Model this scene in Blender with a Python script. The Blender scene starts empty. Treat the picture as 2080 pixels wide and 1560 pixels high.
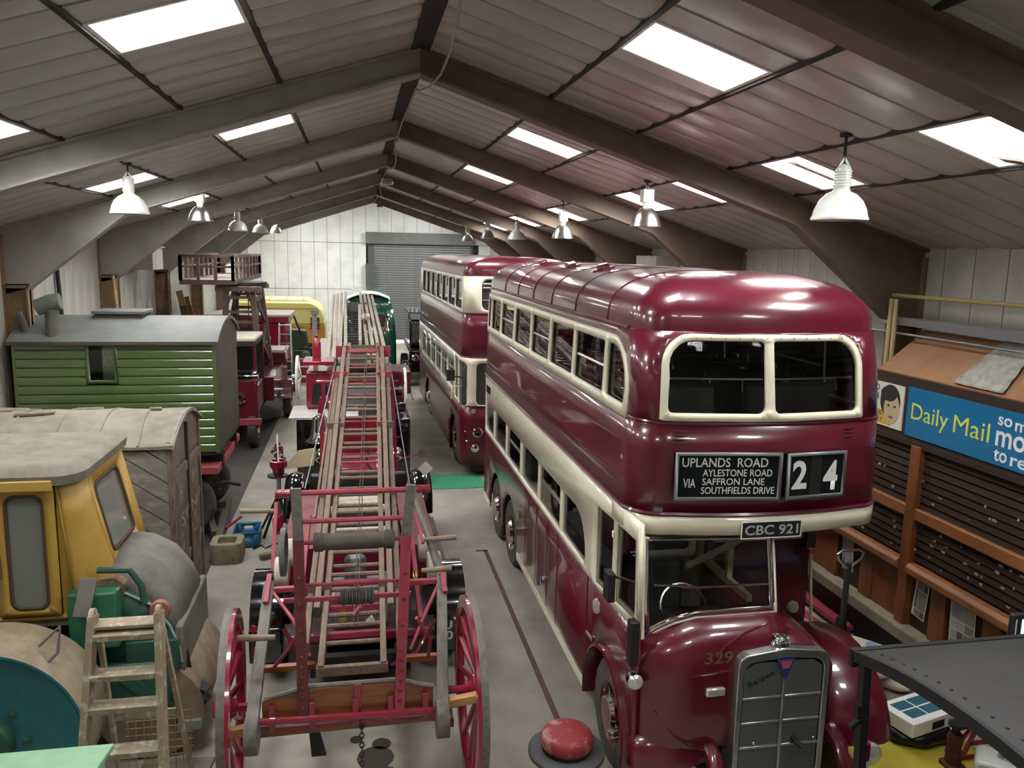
import bpy, bmesh, math, random
from math import sin, cos, pi, radians, sqrt, atan2
from mathutils import Vector, Matrix
from mathutils.geometry import delaunay_2d_cdt
random.seed(7)
SC = bpy.context.scene
COL = SC.collection

# ---------------------------------------------------------------- camera
def set_camera():
    yaw, pit, rol = 0.192223, 0.162363, 0.0209856
    fw = Vector((sin(yaw)*cos(pit), cos(yaw)*cos(pit), -sin(pit)))
    r = Vector((cos(yaw), -sin(yaw), 0)); u = r.cross(fw)
    r2 = r*cos(rol) + u*sin(rol); u2 = -r*sin(rol) + u*cos(rol)
    cd = bpy.data.cameras.new('camera'); cd.sensor_width = 36; cd.lens = 36*1627.516/2080
    cd.clip_start = 0.05; cd.clip_end = 200
    co = bpy.data.objects.new('camera', cd); COL.objects.link(co)
    m = Matrix((r2, u2, -fw)).transposed().to_4x4(); m.translation = (0, 0, 4.563)
    co.matrix_world = m; SC.camera = co
set_camera()
# ---------------------------------------------------------------- world, exposure
W = bpy.data.worlds.new('world'); SC.world = W; W.use_nodes = True
W.node_tree.nodes['Background'].inputs[0].default_value = (0.8, 0.88, 1.0, 1)
W.node_tree.nodes['Background'].inputs[1].default_value = 1.0
vs = SC.view_settings
vs.view_transform = 'Standard'; vs.look = 'None'; vs.gamma = 1; vs.use_curve_mapping = False
vs.exposure = 1.4
SKY_E = 16.0          # rooflight panes
LAMP_W = 150.0        # high-bay lamps

# ---------------------------------------------------------------- materials
def lin(c):
    if isinstance(c, str):
        c = c.lstrip('#'); c = [int(c[i:i+2], 16)/255 for i in (0, 2, 4)]
        c = [x/12.92 if x <= .04045 else ((x+.055)/1.055)**2.4 for x in c]
    return (c[0], c[1], c[2], 1)
MATS = {}
def mat(name, col, rough=.5, metal=0.0, coat=0.0, col2=None, scale=6, amount=.5, bump=0.0, stretch=(1,1,1), spec=.5, detail=6, bscale=None, lo=.42, hi=.62):
    if name in MATS: return MATS[name]
    m = bpy.data.materials.new(name); m.use_nodes = True; nt = m.node_tree; b = nt.nodes['Principled BSDF']
    L = nt.links.new
    b.inputs['Roughness'].default_value = rough; b.inputs['Metallic'].default_value = metal
    b.inputs['Coat Weight'].default_value = coat; b.inputs['Coat Roughness'].default_value = .04
    b.inputs['Specular IOR Level'].default_value = spec
    b.inputs['Base Color'].default_value = lin(col)
    m.diffuse_color = lin(col)
    if col2 is not None or bump:
        tc = nt.nodes.new('ShaderNodeTexCoord'); mp = nt.nodes.new('ShaderNodeMapping')
        mp.inputs['Scale'].default_value = stretch; L(tc.outputs['Object'], mp.inputs[0])
        nz = nt.nodes.new('ShaderNodeTexNoise'); nz.inputs['Scale'].default_value = scale; nz.inputs['Detail'].default_value = detail
        nz.inputs['Roughness'].default_value = .65
        L(mp.outputs[0], nz.inputs['Vector'])
        if col2 is not None:
            cr = nt.nodes.new('ShaderNodeValToRGB'); e = cr.color_ramp.elements
            e[0].position = lo; e[0].color = lin(col); e[1].position = hi
            c1, c2 = lin(col), lin(col2); e[1].color = tuple(c1[i]+(c2[i]-c1[i])*min(1, amount*2) for i in range(3))+(1,)
            L(nz.outputs['Fac'], cr.inputs[0]); L(cr.outputs[0], b.inputs['Base Color'])
        if bump:
            bp = nt.nodes.new('ShaderNodeBump'); bp.inputs['Strength'].default_value = bump; bp.inputs['Distance'].default_value = .02
            if bscale:
                n2 = nt.nodes.new('ShaderNodeTexNoise'); n2.inputs['Scale'].default_value = bscale; n2.inputs['Detail'].default_value = 4
                L(mp.outputs[0], n2.inputs['Vector']); L(n2.outputs['Fac'], bp.inputs['Height'])
            else: L(nz.outputs['Fac'], bp.inputs['Height'])
            L(bp.outputs[0], b.inputs['Normal'])
    MATS[name] = m; return m
def emis(name, col, s):
    if name in MATS: return MATS[name]
    m = bpy.data.materials.new(name); m.use_nodes = True; nt = m.node_tree
    for n in list(nt.nodes): nt.nodes.remove(n)
    o = nt.nodes.new('ShaderNodeOutputMaterial'); e = nt.nodes.new('ShaderNodeEmission')
    e.inputs[0].default_value = lin(col); e.inputs[1].default_value = s
    nt.links.new(e.outputs[0], o.inputs[0]); MATS[name] = m; return m
def glassm(name, tint='#ffffff', refl=.12, rough=0.0, haze=0.0, hazecol='#b8b8b0'):
    if name in MATS: return MATS[name]
    m = bpy.data.materials.new(name); m.use_nodes = True; nt = m.node_tree
    for n in list(nt.nodes): nt.nodes.remove(n)
    N = nt.nodes.new; L = nt.links.new
    o = N('ShaderNodeOutputMaterial'); t = N('ShaderNodeBsdfTransparent'); g = N('ShaderNodeBsdfGlossy')
    t.inputs[0].default_value = lin(tint); g.inputs['Roughness'].default_value = rough
    fr = N('ShaderNodeFresnel'); fr.inputs[0].default_value = 1.5
    mx = N('ShaderNodeMixShader'); L(fr.outputs[0], mx.inputs[0]); L(t.outputs[0], mx.inputs[1]); L(g.outputs[0], mx.inputs[2])
    last = mx
    if haze:
        d = N('ShaderNodeBsdfDiffuse'); d.inputs[0].default_value = lin(hazecol)
        m2 = N('ShaderNodeMixShader'); m2.inputs[0].default_value = haze; L(mx.outputs[0], m2.inputs[1]); L(d.outputs[0], m2.inputs[2]); last = m2
    L(last.outputs[0], o.inputs[0]); MATS[name] = m; return m

# ---------------------------------------------------------------- mesh builder
def pip(p, poly):
    x, y = p; r = False; n = len(poly); j = n-1
    for i in range(n):
        xi, yi = poly[i]; xj, yj = poly[j]
        if (yi > y) != (yj > y) and x < (xj-xi)*(y-yi)/(yj-yi)+xi: r = not r
        j = i
    return r
def rrect(x0, y0, x1, y1, r=.05, n=4, rs=None):
    """rounded rectangle, counter-clockwise from bottom-left; rs = radii (bl, br, tr, tl)"""
    rs = rs or (r, r, r, r); out = []
    for (cx, cy, a, rr, sx, sy) in ((x0, y0, 180, rs[0], 1, 1), (x1, y0, 270, rs[1], -1, 1), (x1, y1, 0, rs[2], -1, -1), (x0, y1, 90, rs[3], 1, -1)):
        if rr <= 1e-4: out.append((cx, cy)); continue
        for i in range(n+1):
            t = radians(a+90*i/n); out.append((cx+sx*rr+rr*cos(t), cy+sy*rr+rr*sin(t)))
    return out
def circ(cx, cy, r, n=20, a0=0, a1=360, rz=None):
    full = abs(a1-a0) >= 360; m = n if full else n+1
    return [(cx+r*cos(radians(a0+(a1-a0)*i/n)), cy+(rz or r)*sin(radians(a0+(a1-a0)*i/n))) for i in range(m)]
class MB:
    def __init__(s): s.v = []; s.f = []
    def add(s, vs, fs):
        o = len(s.v); s.v += [tuple(p) for p in vs]; s.f += [tuple(i+o for i in f) for f in fs]; return s
    def box(s, x0, y0, z0, x1, y1, z1):
        return s.add([(x0,y0,z0),(x1,y0,z0),(x1,y1,z0),(x0,y1,z0),(x0,y0,z1),(x1,y0,z1),(x1,y1,z1),(x0,y1,z1)],
                     [(0,3,2,1),(4,5,6,7),(0,1,5,4),(1,2,6,5),(2,3,7,6),(3,0,4,7)])
    def bar(s, p, q, w, h, up=(0,0,1), w2=None, h2=None):
        p, q = Vector(p), Vector(q); d = (q-p).normalized(); u = Vector(up)
        if abs(d.dot(u)) > .99: u = Vector((0,1,0))
        r = d.cross(u).normalized(); u = r.cross(d)
        w2 = w if w2 is None else w2; h2 = h if h2 is None else h2
        vs = [c+r*(a*ww/2)+u*(b*hh/2) for c, ww, hh in ((p,w,h),(q,w2,h2)) for a, b in ((-1,-1),(1,-1),(1,1),(-1,1))]
        return s.add(vs, [(3,2,1,0),(4,5,6,7),(0,1,5,4),(1,2,6,5),(2,3,7,6),(3,0,4,7)])
    def tube(s, pts, r, n=8, cap=True, closed=False):
        pts = [Vector(p) for p in pts]; k = len(pts); rr = r if isinstance(r, (list, tuple)) else [r]*k
        vs = []; prev = None
        for i, p in enumerate(pts):
            a = pts[(i-1) % k] if (i > 0 or closed) else p; b = pts[(i+1) % k] if (i < k-1 or closed) else p
            d = (b-a).normalized()
            if prev is None:
                u = Vector((0,0,1)) if abs(d.z) < .9 else Vector((1,0,0)); x = d.cross(u).normalized()
            else: x = (prev-d*prev.dot(d)).normalized()
            y = d.cross(x); prev = x
            vs += [p+(x*cos(2*pi*j/n)+y*sin(2*pi*j/n))*rr[i] for j in range(n)]
        fs = []
        for i in range(k if closed else k-1):
            for j in range(n):
                a, b = i*n, ((i+1) % k)*n; fs.append((a+j, a+(j+1) % n, b+(j+1) % n, b+j))
        if cap and not closed: fs += [tuple(range(n-1, -1, -1)), tuple((k-1)*n+j for j in range(n))]
        return s.add(vs, fs)
    def lathe(s, prof, c=(0,0,0), axis='z', n=24, cap=True):
        vs = []
        for r, h in prof:
            for j in range(n):
                a = 2*pi*j/n; x, y = r*cos(a), r*sin(a)
                vs.append({'z': (c[0]+x, c[1]+y, c[2]+h), 'x': (c[0]+h, c[1]+x, c[2]+y), 'y': (c[0]+y, c[1]+h, c[2]+x)}[axis])
        fs = []; k = len(prof)
        for i in range(k-1):
            for j in range(n): fs.append((i*n+j, i*n+(j+1) % n, (i+1)*n+(j+1) % n, (i+1)*n+j))
        if cap:
            if prof[0][0] > 1e-5: fs.append(tuple(range(n-1, -1, -1)))
            if prof[-1][0] > 1e-5: fs.append(tuple((k-1)*n+j for j in range(n)))
        return s.add(vs, fs)
    def cyl(s, p, q, r, r2=None, n=20):
        return s.tube([p, q], [r, r if r2 is None else r2], n)
    def prism(s, poly, axis, a, b):
        """poly in (y,z) for x, (x,z) for y, (x,y) for z"""
        n = len(poly); f = {'x': lambda p, t: (t, p[0], p[1]), 'y': lambda p, t: (p[0], t, p[1]), 'z': lambda p, t: (p[0], p[1], t)}[axis]
        vs = [f(p, a) for p in poly]+[f(p, b) for p in poly]
        fs = [tuple(range(n-1, -1, -1)), tuple(range(n, 2*n))]+[(i, (i+1) % n, n+(i+1) % n, n+i) for i in range(n)]
        return s.add(vs, fs)
    def loft(s, rings, closed=True, cap=False):
        n = len(rings[0]); vs = [p for r in rings for p in r]; fs = []
        for i in range(len(rings)-1):
            for j in range(n if closed else n-1): fs.append((i*n+j, i*n+(j+1) % n, (i+1)*n+(j+1) % n, (i+1)*n+j))
        if cap: fs += [tuple(range(n-1, -1, -1)), tuple((len(rings)-1)*n+j for j in range(n))]
        return s.add(vs, fs)
    def sphere(s, c, r, n=12, m=8, sz=1.0, half=False):
        pr = []
        for i in range(m+1):
            t = (-pi/2 if not half else 0)+(pi if not half else pi/2)*i/m
            pr.append((max(r*cos(t), 1e-6 if i in (0, m) else 0), r*sin(t)*sz))
        return s.lathe(pr, c, 'z', n, cap=half)
    def sheet(s, outline, holes, fn, grid=None):
        """flat outline with holes, triangulated in 2D then mapped by fn(a,b)->(x,y,z); grid = extra interior points"""
        pts = []; edges = []
        for lp in [outline]+list(holes):
            o = len(pts); pts += [Vector(p) for p in lp]; n = len(lp); edges += [(o+i, o+(i+1) % n) for i in range(n)]
        for p in (grid or []):
            if pip(p, outline) and not any(pip(p, h) for h in holes): pts.append(Vector(p))
        r = delaunay_2d_cdt(pts, edges, [], 0, 1e-5)
        vs, tris = r[0], r[2]; fs = []
        for t in tris:
            c = ((vs[t[0]].x+vs[t[1]].x+vs[t[2]].x)/3, (vs[t[0]].y+vs[t[1]].y+vs[t[2]].y)/3)
            if pip(c, outline) and not any(pip(c, h) for h in holes): fs.append(tuple(t))
        return s.add([fn(p.x, p.y) for p in vs], fs)
    def move(s, m):
        s.v = [tuple(m @ Vector(p)) for p in s.v]; return s
    def mesh(s, name, m, smooth=35):
        me = bpy.data.meshes.new(name); me.from_pydata(s.v, [], s.f); me.validate()
        bm = bmesh.new(); bm.from_mesh(me); bmesh.ops.remove_doubles(bm, verts=bm.verts, dist=1e-5)
        bmesh.ops.recalc_face_normals(bm, faces=bm.faces); bm.to_mesh(me); bm.free()
        if m: me.materials.append(m)
        if smooth:
            for p in me.polygons: p.use_smooth = True
            me.set_sharp_from_angle(angle=radians(smooth))
        return me
def part(name, mb, m, parent=None, smooth=35, bevel=0, solid=0, label=None, loc=None):
    me = mb if isinstance(mb, bpy.types.Mesh) else mb.mesh(name, m, smooth)
    o = bpy.data.objects.new(name, me); COL.objects.link(o)
    if parent: o.parent = parent
    if loc: o.location = loc
    if solid:
        d = o.modifiers.new('solid', 'SOLIDIFY'); d.thickness = solid; d.offset = 0
    if bevel:
        d = o.modifiers.new('bevel', 'BEVEL'); d.width = bevel; d.segments = 2; d.limit_method = 'ANGLE'; d.angle_limit = radians(40)
    if label: o['label'] = label
    return o
def root(name, label, cat, loc=(0,0,0), rz=0, group=None):
    o = bpy.data.objects.new(name, None); COL.objects.link(o); o.location = loc; o.rotation_euler = (0, 0, rz); o.empty_display_size = .1
    o['label'] = label; o['category'] = cat
    if group: o['group'] = group
    return o
def tag(o, label, cat, group=None):
    o['label'] = label; o['category'] = cat
    if group: o['group'] = group
    return o
def struct(name, mb=None, m=None, loc=(0,0,0), **k):
    if mb is None:
        o = bpy.data.objects.new(name, None); COL.objects.link(o); o.empty_display_size = .1
    else: o = part(name, mb, m, **k)
    o.location = loc; o['kind'] = 'structure'; return o
def text(name, s, w, h, m, parent, mtx, ext=.003, align='CENTER', bold=0.0, label=None):
    """built-in font, scaled to w x h, centred at mtx (x right, y up, z out)"""
    cu = bpy.data.curves.new(name, 'FONT'); cu.body = s; cu.align_x = align; cu.extrude = 0; cu.offset = bold; cu.resolution_u = 3; cu.space_line = .85
    o = bpy.data.objects.new('t', cu); COL.objects.link(o)
    me = bpy.data.meshes.new_from_object(o.evaluated_get(bpy.context.evaluated_depsgraph_get()))
    bpy.data.objects.remove(o); bpy.data.curves.remove(cu)
    xs = [v.co.x for v in me.vertices]; ys = [v.co.y for v in me.vertices]
    cx, cy = (min(xs)+max(xs))/2, (min(ys)+max(ys))/2; sx = w/(max(xs)-min(xs)); sy = h/(max(ys)-min(ys))
    for v in me.vertices: v.co = mtx @ Vector(((v.co.x-cx)*sx, (v.co.y-cy)*sy, ext))
    me.materials.clear(); me.materials.append(m); me.name = name
    return part(name, me, m, parent, label=label)
def frame_m(o, x, y):
    """matrix with origin o, x axis and y axis given"""
    x = Vector(x).normalized(); y = Vector(y).normalized(); z = x.cross(y)
    M = Matrix((x, y, z)).transposed().to_4x4(); M.translation = o; return M
def clone(o, parent=None, loc=None, rz=None, label=None):
    c = o.copy(); COL.objects.link(c)
    if parent is not None: c.parent = parent
    if loc is not None: c.location = loc
    if rz is not None: c.rotation_euler = (0, 0, rz)
    if label: c['label'] = label
    for ch in o.children: clone(ch, c)
    return c
# ---------------------------------------------------------------- palette
GREY_CEIL = mat('ceiling panel', '#a3a097', .30, col2='#b3b0a6', scale=1.5, amount=.5, bump=.12, bscale=4, stretch=(.4, 2, 1), spec=.8)
DARKGAP = mat('dark joint', '#2b2825', .8)
STEEL_GREY = mat('grey rafter paint', '#98948c', .55, col2='#8b867e', scale=2)
STEEL_BROWN = mat('buff column paint', '#84694a', .6, col2='#6f583e', scale=3, bump=.1)
RAFT_BROWN = mat('dark brown rafter paint', '#6f5d4d', .6, col2='#625145', scale=2, bump=.05)
WALLP = mat('wall panel', '#b9b7ae', .5, col2='#a5a398', scale=1.2, bump=.05)
WALLB = mat('white end wall panel', '#dcdcd6', .35, col2='#cfcfc8', scale=1.5)
WHITE = mat('white paint', '#e8e6e0', .4)
CONC = mat('concrete floor', '#aaa395', .6, col2='#857f73', scale=1.1, amount=.5, bump=.12, bscale=30, lo=.32, hi=.7, detail=14)
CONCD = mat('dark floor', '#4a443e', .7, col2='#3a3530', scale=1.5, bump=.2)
SKYP = emis('rooflight pane', '#fbfdff', SKY_E)
ENAMEL = mat('white enamel', '#d9dad2', .22, coat=.4)
ALU = mat('aluminium', '#c9c9c4', .28, metal=1.0)
GALV = mat('galvanised', '#8d8f90', .45, metal=.6)
CHROME = mat('chrome', '#e3e3e0', .08, metal=1.0)
BLACKG = mat('black gloss paint', '#0c0c0e', .12, coat=1.0)
BLACK = mat('black matt', '#171615', .6)
RUBBER = mat('tyre rubber', '#3b3936', .75, col2='#55514b', scale=9, bump=.2)

# ---------------------------------------------------------------- building
XL, XR, ZE = -5.14, 6.65, 4.73
XRIDGE, ZR, MR = .65, 6.6, .315
Y0, Y1, YB = -3.0, 31.7, 40.5
def zc(x): return ZR-MR*abs(x-XRIDGE)
f = MB().box(XL-.3, Y0-.3, -.2, XR+.3, YB+.3, 0); FLOOR = struct('floor', f, CONC)
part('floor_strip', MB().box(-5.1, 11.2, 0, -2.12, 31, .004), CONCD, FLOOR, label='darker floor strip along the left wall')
part('floor_slot', MB().box(1.88, 6.9, 0, 1.94, 11.7, .005).box(1.76, 11.66, 0, 1.94, 11.72, .005), mat('rusty steel strip', '#5b4436', .6), FLOOR)
st = MB()
for (cx, cy, r) in ((.12, 6.75, .17), (.2, 6.5, .11), (-.05, 7.05, .06), (.18, 6.95, .09)):
    st.lathe([(r, 0), (r*.98, .004)], (cx, cy, 0), n=14)
part('oil_stain', st, mat('oil', '#3a342c', .35), FLOOR)

CEIL = struct('ceiling')
roof = MB()
for sgn, xe in ((1, XR+.35), (-1, XL-.35)):
    a = (XRIDGE, zc(XRIDGE)+.3); b = (xe, zc(xe)+.3)
    roof.add([(a[0],Y0,a[1]),(b[0],Y0,b[1]),(b[0],Y1,b[1]),(a[0],Y1,a[1]),(a[0],Y0,a[1]+.08),(b[0],Y0,b[1]+.08),(b[0],Y1,b[1]+.08),(a[0],Y1,a[1]+.08)],
             [(0,3,2,1),(4,5,6,7),(0,1,5,4),(1,2,6,5),(2,3,7,6),(3,0,4,7)])
part('roof_deck', roof, DARKGAP, CEIL)
SEG_R = [.69, 2.0, 2.97, 4.04, 4.86, 6.62]; SEG_L = [-5.1, -3.56, -2.72, -1.65, -.72, .61]
PITCH = .457
def row_y(j): return Y0+PITCH*(j+.5)
NROW = int((Y1-Y0)/PITCH)
SKY = []
def add_sky(side, lo, ys):
    for y in ys: SKY.append((side, lo, y))
add_sky('R', (2.02, 2.94), (1.2, 5.95, 10.85, 15.5, 20.1, 25.0, 29.6)); add_sky('R', (4.06, 4.83), (2.7, 5.12, 7.5, 9.9, 12.3, 14.75, 17.05, 21.5, 26.2, 30.1))
add_sky('L', (-1.63, -.74), (1.2, 5.95, 10.6, 15.1, 19.7, 29.7)); add_sky('L', (-3.54, -2.74), (5.0, 7.5, 9.8, 12.1, 14.4, 16.2, 20.5, 24.7, 29.0))
def near_sky(side, xa, xb, y):
    for s, (a, b), yc in SKY:
        if s == side and min(b, xb)-max(a, xa) > .2 and abs(y-yc) < .40+PITCH*.5-.02: return True
    return False
meshes = {}
def panel_mb(xa, xb):
    prof = [(-.2235, .026), (-.212, .006), (-.15, -.006), (-.07, -.012), (0, -.014), (.07, -.012), (.15, -.006), (.212, .006), (.2235, .026), (.2235, .034), (-.2235, .034)]
    m = MB(); xs = [xa+.012, xb-.012]
    m.loft([[(x, y, zc(x)+z) for y, z in prof] for x in xs], closed=True, cap=True)
    return m
rest = MB(); cnt = 0
for segs, side in ((SEG_R, 'R'), (SEG_L, 'L')):
    for i in range(5):
        xa, xb = segs[i], segs[i+1]
        for j in range(NROW):
            y = row_y(j)
            if near_sky(side, xa, xb, y): continue
            vis = 4.2 < y < 17.5 and cnt < 290 and not (side == 'L' and i == 0 and y < 9)
            if vis:
                if (side, i) not in meshes: meshes[(side, i)] = panel_mb(xa, xb).mesh('panel', GREY_CEIL)
                part('panel', meshes[(side, i)], GREY_CEIL, CEIL, loc=(0, y, 0)); cnt += 1
            else:
                q = panel_mb(xa, xb); rest.add([(a, b+y, c) for a, b, c in q.v], q.f)
o = part('far_panels', rest, GREY_CEIL, CEIL); o['kind'] = 'stuff'
for x in SEG_R[1:5]+SEG_L[1:5]:
    part('batten', MB().box(x-.022, Y0, zc(x)-.022, x+.022, Y1, zc(x)+.02), DARKGAP, CEIL)
part('ridge_cap', MB().prism([(XRIDGE-.09, ZR-.06), (XRIDGE, ZR-.03), (XRIDGE+.09, ZR-.06), (XRIDGE+.09, ZR+.05), (XRIDGE-.09, ZR+.05)], 'y', Y0, Y1), DARKGAP, CEIL)
# infill strips beside each rooflight + rooflights
WN = 0
for side, (xa, xb), yc in SKY:
    WN += 1; w = struct('window_%d' % WN); w.location = (0, yc, 0)
    hw = .385; fr = MB(); t = .03; d = .17
    def wall(x0, y0, x1, y1):
        fr.add([(x0,y0,zc(x0)-.008),(x1,y0,zc(x1)-.008),(x1,y1,zc(x1)-.008),(x0,y1,zc(x0)-.008),(x0,y0,zc(x0)+d),(x1,y0,zc(x1)+d),(x1,y1,zc(x1)+d),(x0,y1,zc(x0)+d)],
               [(0,3,2,1),(4,5,6,7),(0,1,5,4),(1,2,6,5),(2,3,7,6),(3,0,4,7)])
    wall(xa, -hw, xa+t, hw); wall(xb-t, -hw, xb, hw); wall(xa+t, -hw, xb-t, -hw+t); wall(xa+t, hw-t, xb-t, hw)
    part('reveal', fr, WHITE, w, smooth=0)
    pn = MB(); z0, z1 = zc(xa)+d, zc(xb)+d
    pn.add([(xa,-hw,z0),(xb,-hw,z1),(xb,hw,z1),(xa,hw,z0),(xa,-hw,z0+.02),(xb,-hw,z1+.02),(xb,hw,z1+.02),(xa,hw,z0+.02)], [(0,3,2,1),(4,5,6,7),(0,1,5,4),(1,2,6,5),(2,3,7,6),(3,0,4,7)])
    part('pane', pn, SKYP, w, smooth=0)
    # ceiling infill between rooflight and the next whole panels
    ys = [row_y(j) for j in range(NROW) if near_sky(side, xa-.1, xb+.1, row_y(j))]
    if ys:
        seg = SEG_R if side == 'R' else SEG_L
        k = [i for i in range(5) if min(seg[i+1], xb)-max(seg[i], xa) > .2][0]; sa, sb = seg[k]+.012, seg[k+1]-.012
        near = [y for y in ys if abs(y-yc) < 1.0]
        ya, yb = min(near)-.2235-yc, max(near)+.2235-yc
        inf = MB()
        for a, b, c, e in ((ya, -hw-.004, sa, sb), (hw+.004, yb, sa, sb), (-hw, hw, sa, xa-.004), (-hw, hw, xb+.004, sb)):
            if b-a > .01 and e-c > .004:
                inf.add([(c,a,zc(c)),(e,a,zc(e)),(e,b,zc(e)),(c,b,zc(c)),(c,a,zc(c)+.03),(e,a,zc(e)+.03),(e,b,zc(e)+.03),(c,b,zc(c)+.03)], [(0,3,2,1),(4,5,6,7),(0,1,5,4),(1,2,6,5),(2,3,7,6),(3,0,4,7)])
        if inf.v: part('trim_panel', inf, GREY_CEIL, w, smooth=0)
# two loose insulation boards hanging inside right-hand rooflights
for (x0, x1, y, zz) in ((4.18, 4.7, 7.42, .05), (4.72, 4.8, 5.3, .06)):
    o = part('loose_board', MB().add([(x0, y-.12, zc(x0)-.03), (x1, y-.12, zc(x1)-.03), (x1, y+.12, zc(x1)+.02), (x0, y+.12, zc(x0)+.02), (x0, y-.12, zc(x0)-.01), (x1, y-.12, zc(x1)-.01), (x1, y+.12, zc(x1)+.04), (x0, y+.12, zc(x0)+.04)], [(0,3,2,1),(4,5,6,7),(0,1,5,4),(1,2,6,5),(2,3,7,6),(3,0,4,7)]), mat('old board', '#4a4038', .8), CEIL)

# portal frames
FRY = [4.04, 8.61, 13.18, 17.75, 22.32, 26.89, 31.46]
TN = 0
def frame(y):
    global TN; TN += 1
    t = struct('trim_%d' % TN); t.location = (0, y, 0); hw = .11
    for xe, s in ((XR, 1), (XL, -1)):
        xin = xe-s*.34                                  # inner face of the column
        sl = s*MR
        def zt(x): return zc(x)-.012
        xh = xe-s*1.75                                  # haunch end
        # rafter web: depth .27 from ridge to haunch
        web = [(XRIDGE, zt(XRIDGE)), (XRIDGE, ZR-.25), (xh, zc(xh)-.29), (xin, zc(xin)-.98), (xe, zc(xe)-.98), (xe, zt(xe))]
        r = MB().prism(web, 'y', -.03, .03)
        low = [(XRIDGE, ZR-.25), (xh, zc(xh)-.29), (xin, zc(xin)-.98)]
        for a, b in zip(low[:-1], low[1:]):
            r.add([(a[0],-hw,a[1]-.03),(b[0],-hw,b[1]-.03),(b[0],hw,b[1]-.03),(a[0],hw,a[1]-.03),(a[0],-hw,a[1]),(b[0],-hw,b[1]),(b[0],hw,b[1]),(a[0],hw,a[1])], [(0,3,2,1),(4,5,6,7),(0,1,5,4),(1,2,6,5),(2,3,7,6),(3,0,4,7)])
        a, b = (XRIDGE, zt(XRIDGE)), (xe, zt(xe))
        r.add([(a[0],-hw,a[1]-.03),(b[0],-hw,b[1]-.03),(b[0],hw,b[1]-.03),(a[0],hw,a[1]-.03),(a[0],-hw,a[1]),(b[0],-hw,b[1]),(b[0],hw,b[1]),(a[0],hw,a[1])], [(0,3,2,1),(4,5,6,7),(0,1,5,4),(1,2,6,5),(2,3,7,6),(3,0,4,7)])
        part('rafter', r, RAFT_BROWN if s > 0 else STEEL_GREY, t, smooth=0)
        x0, x1 = sorted((xin, xe)); zt2 = zc(xin)-.98
        c = MB().box(x0, -.03, 0, x1, .03, zt2+.05).box(min(xin, xin+s*.025), -hw, 0, max(xin, xin+s*.025), hw, zt2+.02).box(min(xe-s*.025, xe-s*.002), -hw, 0, max(xe-s*.025, xe-s*.002), hw, zc(xe)-.1).box(x0, -hw, .0, x1, hw, .03)
        c.box(x0-.02, -hw, zt2-.01, x1, hw, zt2+.035)
        part('column', c, STEEL_BROWN, t, smooth=0)
for y in FRY: frame(y)

# side walls: boards .47 wide with open joints
def side_wall(name, x, s):
    w = struct(name)
    part('wall_core', MB().box(min(x+s*.05, x+s*.2), Y0, 0, max(x+s*.05, x+s*.2), YB+.2, 7.6 if False else ZE+.25), DARKGAP, w)
    me = MB().box(min(x, x+s*.045), -.229, .02, max(x, x+s*.045), .229, ZE+.02).mesh('panel', WALLP, 0)
    y = 3.3 if s > 0 else 7.0; k = 0
    while y < YB:
        part('panel', me, WALLP, w, loc=(0, y, 0)); y += .47
    part('near_panel', MB().box(min(x, x+s*.045), Y0, .02, max(x, x+s*.045), (3.3 if s > 0 else 7.0)-.24, ZE), WALLP, w)
    # taller cladding on the raised far bays
    part('upper_cladding', MB().box(min(x, x+s*.1), Y1, ZE+.03, max(x, x+s*.1), YB, 5.6), WALLP, w)
    return w
side_wall('wall_right', XR, 1); side_wall('wall_left', XL, -1)
wf = struct('wall_front', MB().box(XL-.2, Y0-.2, 0, XR+.2, Y0, 7.0), WALLP)
# end wall
WBK = struct('wall_back')
ZR2 = 7.45
def zc2(x): return ZR2-MR*abs(x-XRIDGE)
part('wall_core', MB().prism([(XL-.1, 0), (.55, 0), (.55, 5.2), (5.72, 5.2), (5.72, 0), (XR+.1, 0), (XR+.1, 5.5), (XRIDGE, ZR2+.1), (XL-.1, 5.5)], 'y', YB+.05, YB+.3), DARKGAP, WBK)
x = XL+.01; wd = .6195
while x < XR-.05:
    x2 = min(x+wd, XR)
    for z0, z1 in ((.02, 2.62), (2.64, 4.87), (4.89, None)):
        if x2 > .6 and x < 5.6 and z0 < 4.8: continue
        xa, xb = x+.007, x2-.007
        if z1 is None:
            mids = [XRIDGE] if xa < XRIDGE < xb else []
            top = [(xb, zc2(xb))]+[(m_, zc2(m_)) for m_ in mids]+[(xa, zc2(xa))]
            if xa > .3 and xb < 6.0: z0 = 5.4
            mb = MB().prism([(xa, z0), (xb, z0)]+top, 'y', YB, YB+.05)
        else: mb = MB().box(xa, YB, z0, xb, YB+.05, z1)
        part('panel', mb, WALLB, WBK, smooth=0)
    x = x2
rf2 = MB()
for xe in (XR+.2, XL-.2):
    a = (XRIDGE, ZR2); b = (xe, zc2(xe))
    rf2.add([(a[0],Y1-.1,a[1]),(b[0],Y1-.1,b[1]),(b[0],YB+.3,b[1]),(a[0],YB+.3,a[1]),(a[0],Y1-.1,a[1]+.1),(b[0],Y1-.1,b[1]+.1),(b[0],YB+.3,b[1]+.1),(a[0],YB+.3,a[1]+.1)], [(0,3,2,1),(4,5,6,7),(0,1,5,4),(1,2,6,5),(2,3,7,6),(3,0,4,7)])
part('far_roof', rf2, STEEL_GREY, CEIL)
part('step_fascia', MB().prism([(XL, zc(XL)+.03), (XRIDGE, ZR+.03), (XR, zc(XR)+.03), (XR, zc2(XR)), (XRIDGE, ZR2), (XL, zc2(XL))], 'y', Y1-.06, Y1), STEEL_GREY, CEIL)
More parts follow.
